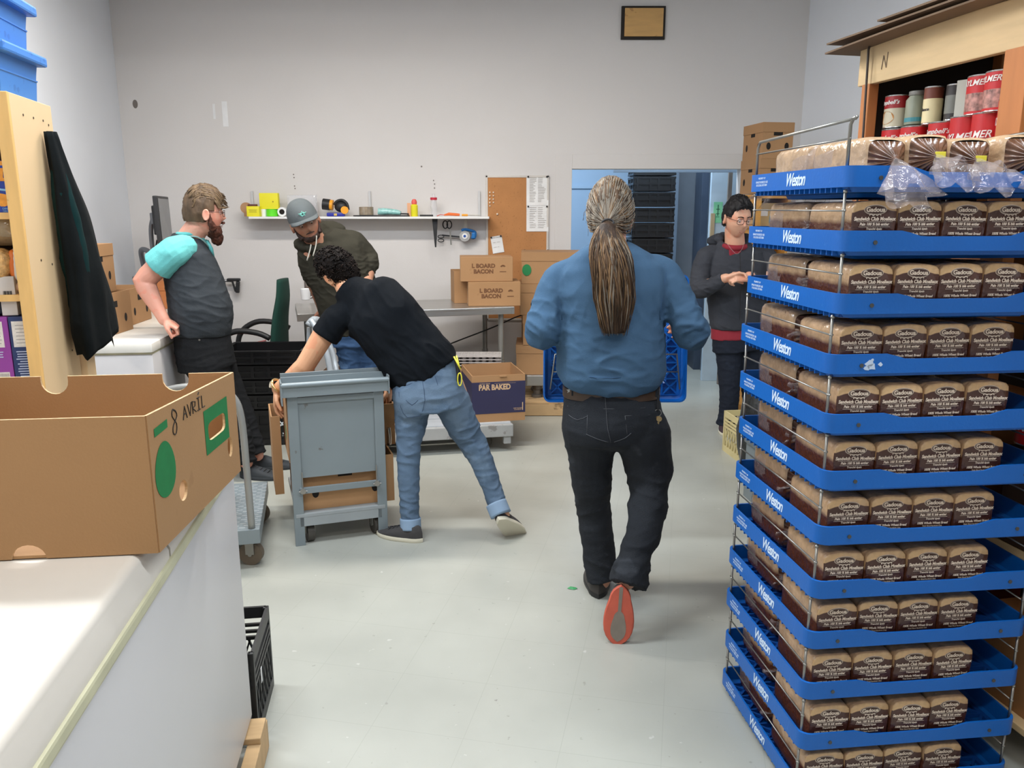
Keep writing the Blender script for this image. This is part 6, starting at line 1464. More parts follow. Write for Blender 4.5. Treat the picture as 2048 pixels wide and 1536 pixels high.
obj('ring', MB().tube([(.014*math.cos(a), 0, -.048+.014*math.sin(a)) for a in [2*PI*i/16 for i in range(17)]], .0016, 6, cap=False), M_wire, k_, smooth=True)
for i, (x, a, L_) in enumerate(((-.008, -.12, .062), (.002, .02, .085), (.006, .18, .058))):
    M = Matrix.Translation((x, -.004*i-.002, -.062)) @ Matrix.Rotation(a, 4, 'Y')
    obj('key', MB().cyl((0, 0, -.008), .011, .002, 14, M=M, axis=(0, 1, 0)).box((0, 0, -.02-L_*.35), (.007, .002, L_*.7), M).box((.003, 0, -.012-L_*.65), (.004, .002, .012), M), mat('brass_key', (184, 156, 110), .3, metal=.8), k_)
# sweatshirt
M_sw = mat('blue_sweatshirt', (68, 95, 121), .92, var=.06, scale=5, bump=.15, bscale=300, spec=.12)
s = MB()
loft(s, [(P(1221, 757, 3.15), Xv, .196, .135), (P(1222, 742, 3.14), Xv, .220, .155), (P(1222, 705, 3.14), Xv, .216, .160), (P(1222, 640, 3.14), Xv, .208, .155), (P(1222, 580, 3.14), Xv, .222, .150), (P(1220, 540, 3.14), Xv, .215, .125), (P(1219, 514, 3.14), Xv, .165, .10), (P(1218, 487, 3.14), Xv, .085, .075)], p=2.5)
limb(s, [P(1145, 548, 3.14), P(1116, 562, 3.14), P(1094, 615, 3.11), P(1084, 663, 3.09), P(1092, 656, 3.28), P(1096, 652, 3.44)], [.066, .068, .067, .074, .060, .045], round_=(1, 0))
limb(s, [P(1308, 540, 3.14), P(1328, 552, 3.14), P(1360, 612, 3.11), P(1383, 662, 3.09), P(1378, 662, 3.28), P(1372, 660, 3.44)], [.066, .068, .067, .074, .060, .045], round_=(1, 0))
eL, eR = P(1084, 650, 3.05), P(1386, 650, 3.05)
sw = fuse('sweatshirt', s, M_sw, A, .007, 7, both(lambda p, n: .005*noise.noise(Vector((p.x*7, p.y*7, p.z*2.2))) + .004*noise.noise(Vector((p.x*16+p.z*3, p.y*16, p.z*4))), near(folds(.010, 8, (0, 0, 1), 4, 2.2), P(1222, 745, 3.0), .16),
          near(folds(.013, 9, (.5, 0, 1), 2, 2.4), eL, .12), near(folds(.013, 9, (-.5, 0, 1), 6, 2.4), eR, .12), near(folds(.007, 7, (1, 0, .5), 1, 2.2), P(1320, 600, 3.0), .12), near(folds(.007, 7, (1, 0, -.5), 1.5, 2.2), P(1120, 600, 3.0), .12)))
sm_ = mat('sweatshirt_seam', (54, 86, 120), .9)
SL = [on_cloth(sw, [(1106, 520), (1112, 560), (1122, 610), (1124, 640)], .0006), on_cloth(sw, [(1338, 520), (1330, 560), (1322, 610), (1320, 640)], .0006), on_cloth(sw, [(1130, 748), (1180, 754), (1240, 755), (1310, 750)], .0006)]
obj('seams', (lambda g: [g.tube(s_, .0014, 5, smooth=3) for s_ in SL if len(s_) > 1] and g)(MB()), sm_, sw, world=True, smooth=True)
# hair: shell, combed strands to the tie, ponytail
hm = [hairmat('hair_brown', (88, 66, 46)), hairmat('hair_grey', (132, 122, 108)), hairmat('hair_dark', (54, 38, 26)), hairmat('hair_light', (122, 94, 64))]
rH, fH, uH = head_dirs(hf, hu)
cap = hair_cap(hc, hf, hu, 1.05, amp=.006, line=lambda x, y, z: (.55 - y) if z > .15 else (.12 - y - .15*(abs(x) > .8)*0) + (z+.75)*.0 if z > -.55 else -1, lift=lambda x, y, z: .03*max(0, -y))
tie = P(1214, 446, 3.045); ha = MB(); ha.add(cap.v, cap.f, 0)
rr = random.Random(5); R_s = []
def skull(ph, th, q=1.085):
    dx, dy, dz = math.sin(th)*math.cos(ph), math.sin(th)*math.sin(ph), math.cos(th); x, y, z = dx*.080, dy*.100, dz*.122
    if z < 0: x *= 1+z*1.5
    return hc + (rH*x+fH*y+uH*z)*1.05*q/1.02
tdir = (tie-hc).normalized()
for i in range(620):
    ph = rr.uniform(0, 2*PI); th = math.acos(rr.uniform(-.45, 1.0)); d0 = skull(ph, th)
    loc = ((d0-hc).dot(rH), (d0-hc).dot(fH), (d0-hc).dot(uH))
    if loc[1] > .035 and loc[2] < .07: continue
    pts = []
    for t_ in (0, .2, .4, .6, .8, .93, 1):
        v = (d0-hc).lerp(tie-hc, t_).normalized(); rad_ = 1/math.sqrt((v.dot(rH)/.088)**2+(v.dot(fH)/.107)**2+(v.dot(uH)/.129)**2)*(1.05+rr.uniform(0, .02)); 
        q = hc + v*lerp(rad_, (tie-hc).length, max(0, t_-.6)/.4*1.0 if t_ > .6 else 0)
        if t_ == .4: q -= Zv*.004
        pts.append(q)
    g_ = 1 if (loc[2] > .05 or abs(loc[0]) > .05) and rr.random() < .62 else rr.choice((0, 0, 2, 3))
    ha.tube(pts, [.0012, .0022, .0024, .0022, .0018, .0014, .0012], 4, g_)
def ponyx(t_): 
    cs = catmull([P(1214, 448, 3.025), P(1216, 480, 2.985), P(1224, 540, 2.955), P(1228, 600, 2.955), P(1229, 668, 2.96)], 6); u_ = t_*(len(cs)-1); a = min(int(u_), len(cs)-2); return cs[a].lerp(cs[a+1], u_-a)
def ponyr(t_): return lerp(.016, Rp(39, 3), min(1, t_*2.6)**.8) if t_ < .75 else lerp(Rp(39, 3), Rp(22, 3), (t_-.75)/.25)
core = MB(); 
loft(ha, [(ponyx(t_), Xv, ponyr(t_)*.92, ponyr(t_)*.38+.012) for t_ in (0, .12, .3, .5, .7, .85, .98)], 20, 4, mi=2)
for i in range(560):
    a = rr.uniform(0, 2*PI); q0 = rr.uniform(.6, 1)**.5; L_ = rr.uniform(.72, 1.03); wv = rr.uniform(0, 6); pts = []
    for k in range(13):
        t_ = k/12*L_; r0 = ponyr(min(1, t_)); aa = a + .25*math.sin(t_*5+wv)
        pts.append(ponyx(min(1, t_)) + Vector((math.cos(aa)*r0*q0 + .005*math.sin(t_*9+wv), math.sin(aa)*(r0*.42+.012)*q0 - .004, -max(0, t_-1)*.25)))
    y_ = rr.random(); mi = 1 if y_ < .12 else 0 if y_ < .5 else 3 if y_ < .72 else 2
    ha.tube(pts, [.0016]+[.0023]*9+[.0018, .0012, .0006], 4, mi)
for i in range(60):                                     # loose wisps
    ph = rr.uniform(0, 2*PI); th = math.acos(rr.uniform(-.3, .95)); d0 = skull(ph, th, 1.09)
    if (d0-hc).dot(fH) > .03: continue
    q = d0 + (d0-hc).normalized()*rr.uniform(.006, .018) + Vector((rr.uniform(-.01, .01), 0, -.02)); ha.tube([d0, q, q+Vector((rr.uniform(-.01, .01), 0, -.03))], .0007, 3, rr.choice((0, 1)))
hr = obj('hair', ha, hm, A, world=True, smooth=True)
obj('hair_tie', MB().tube([tie+Vector((.021*math.cos(a), -.030+.004*math.sin(a*2), .012*math.sin(a)+.002)) for a in [2*PI*i/16 for i in range(17)]], .0042, 7, cap=False), mat('dark_elastic', (52, 50, 50), .8), hr, world=True, smooth=True)
# shoes
M_shA = mat('black_shoe', (62, 58, 56), .7, var=.15, scale=12); M_or = mat('orange_sole', (192, 88, 66), .6, var=.12, scale=12); M_sg = mat('grey_sole', (128, 118, 106), .65, var=.1, scale=30)
hl = PZ(1197, 1199, .0); shoe(A, Vector((hl.x+.0, hl.y+.0, .0)), (.06, 1, 0), (0, 0, 1), upper=M_shA, sole=mat('black_rubber', (26, 26, 28), .5), L=.29, W=.115, name='shoe')
hh = P(1243, 1172, 2.80); tt_ = P(1234, 1288, 2.775); dd = (tt_-hh); L_ = dd.length
shoe(A, hh, dd, (0.12, 1, .05), upper=M_shA, sole=M_or, sole2=M_sg, L=max(.24, L_), W=.112, name='shoe', laces=False, ankle=.05)
# ---- tray he carries, held upright
tc = thing('bread_tray', 'blue bread tray held upright by the ponytailed person', 'bread tray')
for (nm_, fn, mm) in (('tray_rim', tray_body(), M_tray), ('lattice_floor', tray_floor(), M_tray)): obj(nm_, fn, mm, tc, auto=40)
bl = MB(); 
for s_ in (0, 1):
    x0 = .03 if s_ == 0 else TW-.03; sg = 1 if s_ == 0 else -1
    bl.tube([(x0, .06, .07), (x0+sg*.02, .22, .085), (x0+sg*.15, .22, .085), (x0+sg*.30, .20, .08)], .004, 7).tube([(x0+sg*.01, .14, .078), (x0+sg*.28, .14, .08)], .0028, 6)
obj('wire_bail', bl, M_wire, tc, smooth=True)
q0, q1 = P(1088, 812, 3.47), P(1378, 812, 3.47)
# local x -> world x, local y -> up (leaning away), local z -> towards the camera
yy = Vector((0, .10, .995)).normalized(); xx_ = Vector((1, 0, 0)); zz_ = xx_.cross(yy)
Mt = basis(Vector((q0.x, 3.60, q0.z-.005)), xx_, yy, zz_)
sc_ = (q1.x-q0.x)/TW
tc.matrix_basis = Mt @ Matrix.Diagonal((sc_, 1, 1, 1))
# ------------------------------------------------------------------ man in the black shirt, bending over the trolley
B = person('person in black t-shirt and light blue jeans, bending over the grey trolley', (-.45, 3.85, 0))
M_skB = skin('skin_warm', (214, 160, 122))
hc = P(676, 540, 4.08); hf, hu = Vector((-.50, .72, -.55)), Vector((-.42, -.25, .80))
b = MB(); head(b, hc, hf, hu, 1.0, ears=True)
limb(b, [hc + Vector((.03, -.01, -.05)), P(706, 594, 4.02)], [.060, .064])
loft(b, [(P(850, 740, 3.93), Vector((.5, 0, .6)).normalized(), .13, .08), (P(780, 665, 3.98), Vector((.6, 0, .7)).normalized(), .14, .08), (P(725, 615, 4.02), Vector((.7, 0, .6)).normalized(), .13, .07)])
limb(b, [P(665, 640, 3.97), P(609, 733, 3.95), P(555, 778, 4.02)], [.058, .050, .030], ten=.9)
limb(b, [P(790, 620, 4.12), P(800, 725, 4.25), P(779, 772, 4.14)], [.05, .044, .032], ten=.9)
hand(b, P(555, 778, 4.02), (-.12, .12, -1), (.95, -.1, -.1), side=1, curl=.30, s=1.0, thumb=.5)
hand(b, P(779, 772, 4.14), (-.05, -.05, -1), (-.9, 0, 0), side=-1, curl=.25, s=1.0, thumb=.4)
limb(b, [P(825, 780, 3.9), P(818, 900, 3.88), P(820, 1040, 3.80)], [.07, .05, .04]); limb(b, [P(900, 770, 3.95), P(955, 900, 3.95), P(1005, 1035, 3.80)], [.07, .05, .04])
fuse('body', b, M_skB, B, .005, 2)
M_jB = speckle('light_blue_denim', (88, 108, 130), [((116, 136, 156), 3.2, .52, .45), ((70, 88, 110), 6, .62, .3)], .85, var=.12, scale=8, bump=.25, bscale=260, spec=.25)
t = MB(); wd = Vector((.86, 0, .50)).normalized()
loft(t, [(P(846, 728, 3.93), wd, .155, .10), (P(853, 750, 3.92), wd, .168, .12), (P(857, 785, 3.91), Vector((.97, 0, .24)), .182, .135), (P(864, 818, 3.91), Vector((.98, 0, .2)), .182, .125)], p=2.5)
limb(t, [P(826, 800, 3.9), P(822, 845, 3.9), P(817, 890, 3.87), P(817, 945, 3.84), P(819, 1000, 3.81), P(821, 1050, 3.78)], [Rp(39, 3.9), Rp(33, 3.9), Rp(25, 3.87), Rp(23, 3.84), Rp(21, 3.8), Rp(20, 3.8)], round_=(1, 0))
limb(t, [P(902, 800, 3.92), P(922, 845, 3.93), P(945, 885, 3.93), P(965, 925, 3.90), P(984, 975, 3.86), P(999, 1024, 3.795)], [Rp(38, 3.9), Rp(34, 3.9), Rp(28, 3.9), Rp(24, 3.9), Rp(21, 3.85), Rp(20, 3.8)], round_=(1, 0))
kn1, kn2 = P(817, 890, 3.8), P(945, 885, 3.85)
tr = fuse('jeans', t, M_jB, B, .0065, 5, both(folds(.003, 6, (0, 0, 1), 2, 3), near(folds(.010, 9, (.1, 0, 1), 4, 2.5), kn1, .12), near(folds(.012, 9, (-.3, 0, 1), 7, 2.5), kn2, .13), near(folds(.010, 10, (0, 0, 1), 3, 2.5), P(820, 1020, 3.75), .12), near(folds(.010, 10, (-.3, 0, 1), 5, 2.5), P(990, 990, 3.75), .12), near(folds(.008, 8, (-.3, 0, 1), 8, 2.5), P(870, 820, 3.8), .10)))
cf = MB()
for q_, (a_, b_, r_) in enumerate(((P(820.5, 1036, 3.785), P(821.5, 1058, 3.775), Rp(21.5, 3.8)), (P(992, 1006, 3.815), P(1002, 1030, 3.785), Rp(22, 3.8)))):
    cf = MB(); limb(cf, [a_, b_], [r_, r_], round_=(0, 0)); obj('turned_cuff', cf, mat('pale_denim_inside', (136, 160, 186), .85), tr, world=True, smooth=True)
ST = [on_cloth(tr, q, .001) for q in ([(859, 716), (866, 740), (874, 765), (884, 800)], [(800, 772), (850, 755), (920, 720)], [(790, 778), (815, 770), (845, 758)], [(845, 762), (850, 800), (842, 830)], [(798, 784), (802, 815), (815, 835), (842, 830)], [(896, 752), (925, 738)], [(812, 800), (824, 810), (836, 800)])]
obj('stitching', (lambda g: [g.tube(s, .0012, 5, smooth=2) for s in ST if len(s) > 1] and g)(MB()), mat('denim_stitch', (50, 68, 94), .8), tr, world=True, smooth=True)
M_bs = mat('black_tshirt', (13, 17, 22), .9, var=.15, scale=4, bump=.12, bscale=300, spec=.15)
s = MB()
loft(s, [(P(856, 750, 3.93), Vector((.80, 0, .60)), .186, .134), (P(840, 729, 3.93), Vector((.76, 0, .65)), .188, .134), (P(806, 686, 3.95), Vector((.68, 0, .73)), .178, .125), (P(772, 642, 3.97), Vector((.70, 0, .71)), .182, .125), (P(743, 616, 4.00), Vector((.74, 0, .67)), .180, .115), (P(722, 602, 4.02), Vector((.72, 0, .69)), .120, .095), (P(693, 574, 4.05), Vector((.7, 0, .7)), .078, .076)], p=2.5)
limb(s, [P(700, 625, 4.0), P(672, 640, 3.98), P(649, 674, 3.965)], [.075, .074, .072], round_=(1, 0))
limb(s, [P(790, 600, 4.05), P(803, 625, 4.10), P(800, 700, 4.2)], [.07, .070, .062], round_=(1, 0))
sw = fuse('t_shirt', s, M_bs, B, .0065, 6, both(lambda p, n: .005*noise.noise(Vector((p.x*6+p.z*4, p.y*6, p.z*9-p.x*6))), folds(.006, 5, (.8, 0, .6), 3, 3.2), near(folds(.010, 7, (.6, 0, .8), 5, 2.6), P(850, 720, 3.85), .2)))
obj('collar', MB().tube([P(693, 574, 4.045)+Vector((.070*math.cos(a)*.7, .066*math.sin(a), .070*math.cos(a)*.7)) for a in [2*PI*i/20 for i in range(21)]], .009, 8, cap=False), M_bs, sw, world=True, smooth=True)
hm2 = [hairmat('black_hair', (24, 19, 17), .5, .1), hairmat('black_hair_light', (40, 31, 27), .5, .1)]
cap = hair_cap(hc, hf, hu, 1.0, amp=.009, seed=3, line=lambda x, y, z: (.50 - y) if z > .25 else (.10 - y) if z > -.60 else (-.25 - y) if z > -.88 else -1, lift=lambda x, y, z: .02*max(0, z))
ha = MB(); ha.add(cap.v, cap.f, 0); rr = random.Random(8); r_, f_, u_ = head_dirs(hf, hu)
for i in range(900):
    ph = rr.uniform(0, 2*PI); th = math.acos(rr.uniform(-.80, 1)); d = Vector((math.sin(th)*math.cos(ph), math.sin(th)*math.sin(ph), math.cos(th)))
    if d.y > .45 or (d.z < .1 and d.y > .05) or (d.z < -.5 and d.y > -.25): continue
    base = hc + (r_*d.x*.080 + f_*d.y*.102 + u_*d.z*.120)*(1.05 if d.z > 0 else 1.03); nn = (base-hc).normalized(); tg = nn.cross(Vector((rr.uniform(-1, 1), rr.uniform(-1, 1), rr.uniform(-1, 1)))).normalized()
    lg = .013 if d.z > -.1 else .008; q = [base, base+nn*lg*.5+tg*lg*.5, base+nn*lg*.7+tg*lg*1.1, base+nn*lg*.35+tg*lg*1.5]; ha.tube(q, [.003, .0032, .0026, .0010], 5, rr.choice((0, 0, 0, 1)))
obj('hair', ha, hm2, B, world=True, smooth=True)
wv = (P(555, 778, 4.02)-P(609, 733, 3.95)).normalized(); wx, wy, _ = frame(wv)
wp = P(556, 771, 4.01)
wo = obj('wrist_watch', MB().tube([wp+(wx*math.cos(a)+wy*math.sin(a))*.036 for a in [2*PI*i/20 for i in range(21)]], .007, 8, cap=False), mat('gold_watch', (214, 176, 120), .25, metal=.8), B, world=True, smooth=True)
obj('watch_face', MB().cyl(wp+Vector((-.030, -.016, .008)), .017, .010, 18, axis=(-.8, -.5, .3)), mat('watch_dial', (240, 226, 200), .2, metal=.4), wo, world=True, auto=40)
M_sB = mat('dark_grey_canvas', (62, 60, 60), .85, var=.1, scale=30, bump=.2, bscale=200); M_ws = mat('off_white_sole', (214, 208, 188), .55, var=.05)
h0 = PZ(838, 1086, .0); t0 = PZ(772, 1073, 0); dv = (t0-h0).normalized()
shoe(B, h0 - dv*.02 + Vector((.0, .015, 0)), dv, (0, 0, 1), upper=M_sB, sole=M_ws, L=.275, W=.095)
h1 = P(998, 1040, 3.72); t1 = PZ(1030, 1066, .014); dv = (t1-h1).normalized(); shoe(B, h1, dv, (-.42, .62, .60), upper=M_sB, sole=M_ws, L=.265, W=.100)
q = surf(tr, 905, 725, .02) or P(910, 730, 3.85)
g = thing('glove_clip', 'black and yellow work gloves clipped to the back of the light blue jeans', 'gloves', q)
mb = MB().tube([(.004, 0, .01), (.012, -.01, -.03), (.016, -.012, -.075), (.012, -.01, -.10)], [.012, .022, .020, .010], 10, smooth=3); obj('glove_body', mb, M_blk, g, smooth=True)
obj('yellow_loop', MB().tube([(.022+.010*math.cos(a), -.03, -.085+.032*math.sin(a)) for a in [2*PI*i/16 for i in range(17)]], .0032, 6, cap=False).tube([(-.006, -.012, .025), (.012, -.028, -.005), (.024, -.03, -.03)], .004, 6).tube([(.006, -.012, .03), (.018, -.028, -.01), (.026, -.03, -.035)], .004, 6), mat('yellow_cord', (226, 216, 70), .5), g, smooth=True)
# ------------------------------------------------------------------ bearded man leaning on the freezer
D = person('bearded person with glasses, dark grey vest over turquoise shirt, leaning on a white freezer', (-1.6, 4.7, 0))
M_skC = skin('skin_pink', (214, 152, 130)); hc = P(407, 426, 4.78); hf, hu = Vector((.84, .50, -.06)), Vector((.04, 0, 1))
b = MB(); head(b, hc, hf, hu, 1.10)
limb(b, [hc+Vector((-.035, -.0, -.07)), P(376, 482, 4.80)], [.066, .072])
FW = Vector((.88, .47, 0)).normalized(); SD_ = Vector((.47, -.88, 0)).normalized()   # facing, near side
loft(b, [(P(404, 665, 4.78), SD_, .16, .10), (P(400, 600, 4.78), SD_, .17, .12), (P(378, 520, 4.80), SD_, .17, .10), (P(374, 490, 4.80), SD_, .10, .07)])
sh = P(346, 508, 4.62); el = P(287, 562, 4.62); wr_ = P(328, 640, 4.58)
limb(b, [sh, el, wr_], [.066, .060, .033], ten=.85); b.sphere(el.lerp(wr_, .25), (.055, .055, .06), 12)
hand(b, wr_, (.86, .10, -.48), (-.2, .15, -1), side=-1, curl=1.0, s=1.04, thumb=.7, spread=.04)
limb(b, [P(395, 500, 4.98), P(420, 590, 5.1), P(400, 660, 5.1)], [.05, .045, .03])
limb(b, [P(412, 700, 4.75), P(456, 810, 4.75), P(493, 925, 4.70)], [.07, .05, .04]); limb(b, [P(420, 700, 4.9), P(470, 805, 4.9), P(515, 910, 4.85)], [.07, .05, .04])
fuse('body', b, M_skC, D, .0055, 2)
M_v = mat('charcoal_vest_knit', (56, 60, 64), .95, var=.10, scale=8, bump=.25, bscale=260, spec=.12)
s = MB()
loft(s, [(P(404, 668, 4.78), SD_, .185, Rp(52, 4.8)), (P(403, 650, 4.78), SD_, .205, Rp(56, 4.8)), (P(401, 618, 4.78), SD_, .215, Rp(59, 4.8)), (P(391, 575, 4.79), SD_, .205, Rp(54, 4.8)), (P(381, 535, 4.80), SD_, .195, Rp(50, 4.8)), (P(376, 508, 4.80), SD_, .19, Rp(42, 4.8)), (P(375, 487, 4.80), SD_, .15, Rp(34, 4.8)), (P(376, 470, 4.80), SD_, .085, Rp(27, 4.8))], p=2.4)
ve = fuse('vest', s, M_v, D, .006, 6, both(near(folds(.007, 6, (.4, 0, 1), 5, 3), P(400, 600, 4.6), .3), folds(.003, 6, (.3, 0, 1), 1, 3)))
M_tq = mat('turquoise_shirt', (102, 186, 184), .85, var=.06, scale=10, bump=.15, bscale=120)
s = MB(); limb(s, [P(366, 496, 4.66), P(345, 507, 4.62), P(316, 533, 4.625)], [.080, .090, .094], round_=(1, 0))
obj_s = fuse('shirt_sleeve', s, M_tq, D, .005, 2, lambda p, n: .004*noise.noise(Vector((p.x*9+p.z*14, p.y*9, p.z*9-p.x*9)))+.0015*noise.noise(p*30))
s = MB(); cc = P(381, 474, 4.80)
s.tube([cc + FW*(.074*math.cos(a)+.004) + SD_*(.078*math.sin(a)) + Zv*(.020-.055*max(0, math.cos(a))**2) for a in [2*PI*i/28 for i in range(29)]], .011, 8, cap=False)
s.tube([cc+FW*.085+SD_*.03+Zv*-.02, cc+FW*.105+SD_*.035+Zv*-.07, cc+FW*.118+SD_*.02+Zv*-.12], [.010, .012, .006], 8)
s.tube([cc+FW*.085-SD_*.03+Zv*-.02, cc+FW*.105-SD_*.02+Zv*-.07, cc+FW*.118+Zv*-.12], [.010, .012, .006], 8)
co = obj('shirt_collar', s, M_tq, D, world=True, smooth=True)
obj('vest_trim', MB().tube([cc + FW*(.092*math.cos(a)+.006) + SD_*(.090*math.sin(a)) + Zv*(.006-.075*max(0, math.cos(a))**2) for a in [2*PI*i/28 for i in range(29)]], .005, 6, cap=False), mat('pale_trim', (150, 180, 176), .8), ve, world=True, smooth=True)
M_bp = mat('black_trousers', (27, 28, 30), .85, var=.15, scale=6, bump=.15, bscale=200, spec=.2)
t = MB(); loft(t, [(P(404, 660, 4.78), SD_, .175, Rp(49, 4.8)), (P(408, 700, 4.78), SD_, .19, Rp(54, 4.8)), (P(415, 735, 4.78), SD_, .19, Rp(54, 4.8))], p=2.4)
limb(t, [P(410, 720, 4.72), P(432, 770, 4.72), P(456, 815, 4.73), P(478, 870, 4.71), P(494, 928, 4.69)], [Rp(45, 4.7), Rp(36, 4.7), Rp(28, 4.7), Rp(24, 4.7), Rp(21, 4.7)], round_=(1, 0))
limb(t, [P(422, 720, 4.90), P(448, 770, 4.90), P(474, 810, 4.90), P(498, 865, 4.88), P(514, 910, 4.84)], [Rp(45, 4.9), Rp(36, 4.9), Rp(27, 4.9), Rp(22, 4.9), Rp(20, 4.9)], round_=(1, 0))
tr = fuse('trousers', t, M_bp, D, .0065, 5, both(folds(.004, 6, (0, 0, 1), 2, 3), near(folds(.014, 9, (0, 0, 1), 2, 2.5), P(494, 900, 4.7), .2)))
obj('trouser_rivets', MB().cyl((surf(tr, 399, 680, .002) or P(399, 680, 4.5)), .006, .003, 10, axis=(0, 1, 0)).cyl((surf(tr, 399, 668, .002) or P(399, 668, 4.5)), .006, .003, 10, axis=(0, 1, 0)), M_wire, tr, world=True)
hb = [hairmat('light_brown_hair', (108, 88, 64), .3), hairmat('dark_blond_hair', (82, 64, 46), .3)]; r_, f_, u_ = head_dirs(hf, hu)
cap = hair_cap(hc, hf, hu, 1.10, amp=.007, seed=9, line=lambda x, y, z: (.74 - y) if z > .50 else (.02 - y + (.42 if z > .12 else 0)) if z > -.42 else -1, lift=lambda x, y, z: .20*max(0, z)**1.5 + .14*max(0, z)*max(0, y))
ha = MB(); ha.add(cap.v, cap.f, 1); rr = random.Random(4)
for i in range(420):
    x = rr.uniform(-.85, .85); y0 = rr.uniform(-.7, .45); pts = []
    for k in range(6):
        y = y0 + k*.10; zz = max(.05, 1-x*x-y*y)**.5; q = 1.17+.20*max(0, zz)**1.5*.7+.10*max(0, y)*zz + rr.uniform(0, .012)
        pts.append(hc + (r_*x*.078*(1-.10*k*.3) + f_*y*.100 + u_*zz*.118)*q*1.06)
    if y0+.5 > .75: pts[-1] += f_*.012 + u_*.010
    ha.tube(pts, [.002, .0032, .0034, .0032, .0024, .0010], 5, rr.choice((0, 0, 1)))
obj('hair', ha, hb, D, world=True, smooth=True)
bd = MB()
T_ = lambda x, y, z: hc + (r_*x+f_*y+u_*z)*1.10
bd.sphere((0, 0, 0), (1, 1, 1), 20, M=basis(T_(0, .050, -.090), r_*.058, (f_*.92+u_*-.3)*.052, (u_*.95+f_*.15)*.052)); bd.sphere((0, 0, 0), (1, 1, 1), 16, M=basis(T_(0, .068, -.130), r_*.040, f_*.036, u_*.042))
for sg in (-1, 1): bd.tube([T_(sg*.074, .012, -.005), T_(sg*.071, .022, -.045), T_(sg*.058, .040, -.080)], [.008, .016, .026], 10)
bd.tube([T_(-.030, .090, -.052), T_(-.012, .101, -.046), T_(.012, .101, -.046), T_(.030, .090, -.052)], [.005, .009, .009, .005], 8)
me_b = fuse('beard', bd, hairmat('ginger_beard', (74, 38, 24), .4), D, .005, 3, lambda p, n: .004*noise.noise(p*70)+.003*noise.noise(Vector((p.x*150, p.y*150, p.z*40))))
D['_skin'] = 'skin_pink'; face_bits(D, hc, hf, hu, 1.10, eye=(80, 100, 110), brow=(120, 82, 56), glasses=(70, 44, 36))
M_sC = mat('dark_grey_sneaker', (48, 52, 56), .8, var=.1)
h0 = PZ(494, 957, 0); shoe(D, h0+Vector((-.05, .02, 0)), (1, -.12, 0), (0, 0, 1), upper=M_sC, sole=M_sC, L=.28, W=.10)
h0 = PZ(512, 942, 0); shoe(D, h0+Vector((-.03, .04, 0)), (.98, .12, 0), (0, 0, 1), upper=M_sC, sole=M_sC, L=.28, W=.10)
# ------------------------------------------------------------------ man with the cap
E = person('person in grey cap and dark olive hoodie, leaning forward by the steel table', (-1.15, 5.35, 0))
M_skD = skin('skin_tan', (178, 130, 104)); hc = P(610, 445, 5.20); hf, hu = Vector((.36, -.92, -.16)), Vector((-.36, -.06, .93)); Fh = 1.04
b = MB(); head(b, hc, hf, hu, Fh)
limb(b, [hc+Vector((.02, .03, -.06)), P(648, 505, 5.32)], [.064, .07])
loft(b, [(P(712, 655, 5.42), Xv, .15, .09), (P(690, 580, 5.38), Xv, .16, .10), (P(668, 520, 5.38), Xv, .11, .06)])
eD, wD = P(626, 556, 5.38), P(645, 618, 5.56)
limb(b, [P(618, 505, 5.28), eD, wD], [.055, .050, .036], ten=.85); hand(b, wD, (.0, .2, -.9), (0, -.9, -.2), side=1, curl=.4, s=1.0)
limb(b, [P(712, 480, 5.40), P(740, 524, 5.42), P(733, 560, 5.30), P(722, 610, 5.1)], [.055, .048, .040, .032], ten=.85); hand(b, P(722, 610, 5.1), (-.1, -.3, -1), (-1, 0, 0), side=-1, curl=.4)
for (a_, k_, c_) in (((692, 690), (705, 790), (712, 900)), ((735, 690), (748, 790), (752, 895))): limb(b, [P(*a_, 5.42), P(*k_, 5.42), PZ(c_[0], c_[1], .10)], [.07, .05, .04])
fuse('body', b, M_skD, E, .0055, 2)
M_ho = mat('olive_hoodie', (56, 54, 46), .95, var=.08, scale=6, bump=.2, bscale=260, spec=.12)
s = MB()
loft(s, [(P(712, 668, 5.42), Xv, .20, .13), (P(707, 640, 5.42), Xv, .215, .15), (P(694, 590, 5.39), Vector((.98, 0, -.12)), .215, .15), (P(678, 545, 5.36), Vector((.97, 0, -.2)), .222, .145), (P(661, 505, 5.34), Vector((.96, 0, -.1)), .215, .125), (P(652, 482, 5.33), Vector((.97, 0, .1)), .155, .10), (P(645, 468, 5.32), Xv, .09, .085)], p=2.4)
limb(s, [P(640, 500, 5.33), P(616, 510, 5.30), P(622, 545, 5.35), P(637, 574, 5.43)], [.08, .072, .068, .052], round_=(1, 0))
limb(s, [P(690, 480, 5.37), P(706, 484, 5.38), P(733, 512, 5.42), P(738, 528, 5.38), P(736, 542, 5.34)], [.07, .078, .072, .066, .050], round_=(1, 0))
hn = P(636, 480, 5.30)
for k in range(14):
    a = 2*PI*k/14; s.sphere(hn+Vector((.125*math.cos(a), .085*math.sin(a)+.01, -.020+.03*math.sin(a))), (.042, .04, .036), 12)
s.sphere(P(655, 462, 5.46), (.13, .07, .07), 16)
fuse('hoodie', s, M_ho, E, .0065, 5, both(folds(.005, 6, (.5, 0, .8), 3, 3), near(folds(.014, 11, (0, 0, 1), 3, 2.4), P(738, 528, 5.3), .1), near(folds(.012, 11, (0, 0, 1), 6, 2.4), P(630, 565, 5.3), .1)))
ds = MB()
for pts in ([(633, 471), (632, 490), (626, 512)], [(622, 489), (620, 500), (614, 521)]): ds.tube([P(x, y, 5.16) for x, y in pts], [.0035, .004, .0045], 7, smooth=3)
obj('drawstrings', ds, mat('white_cord', (206, 202, 190), .8), E, world=True, smooth=True)
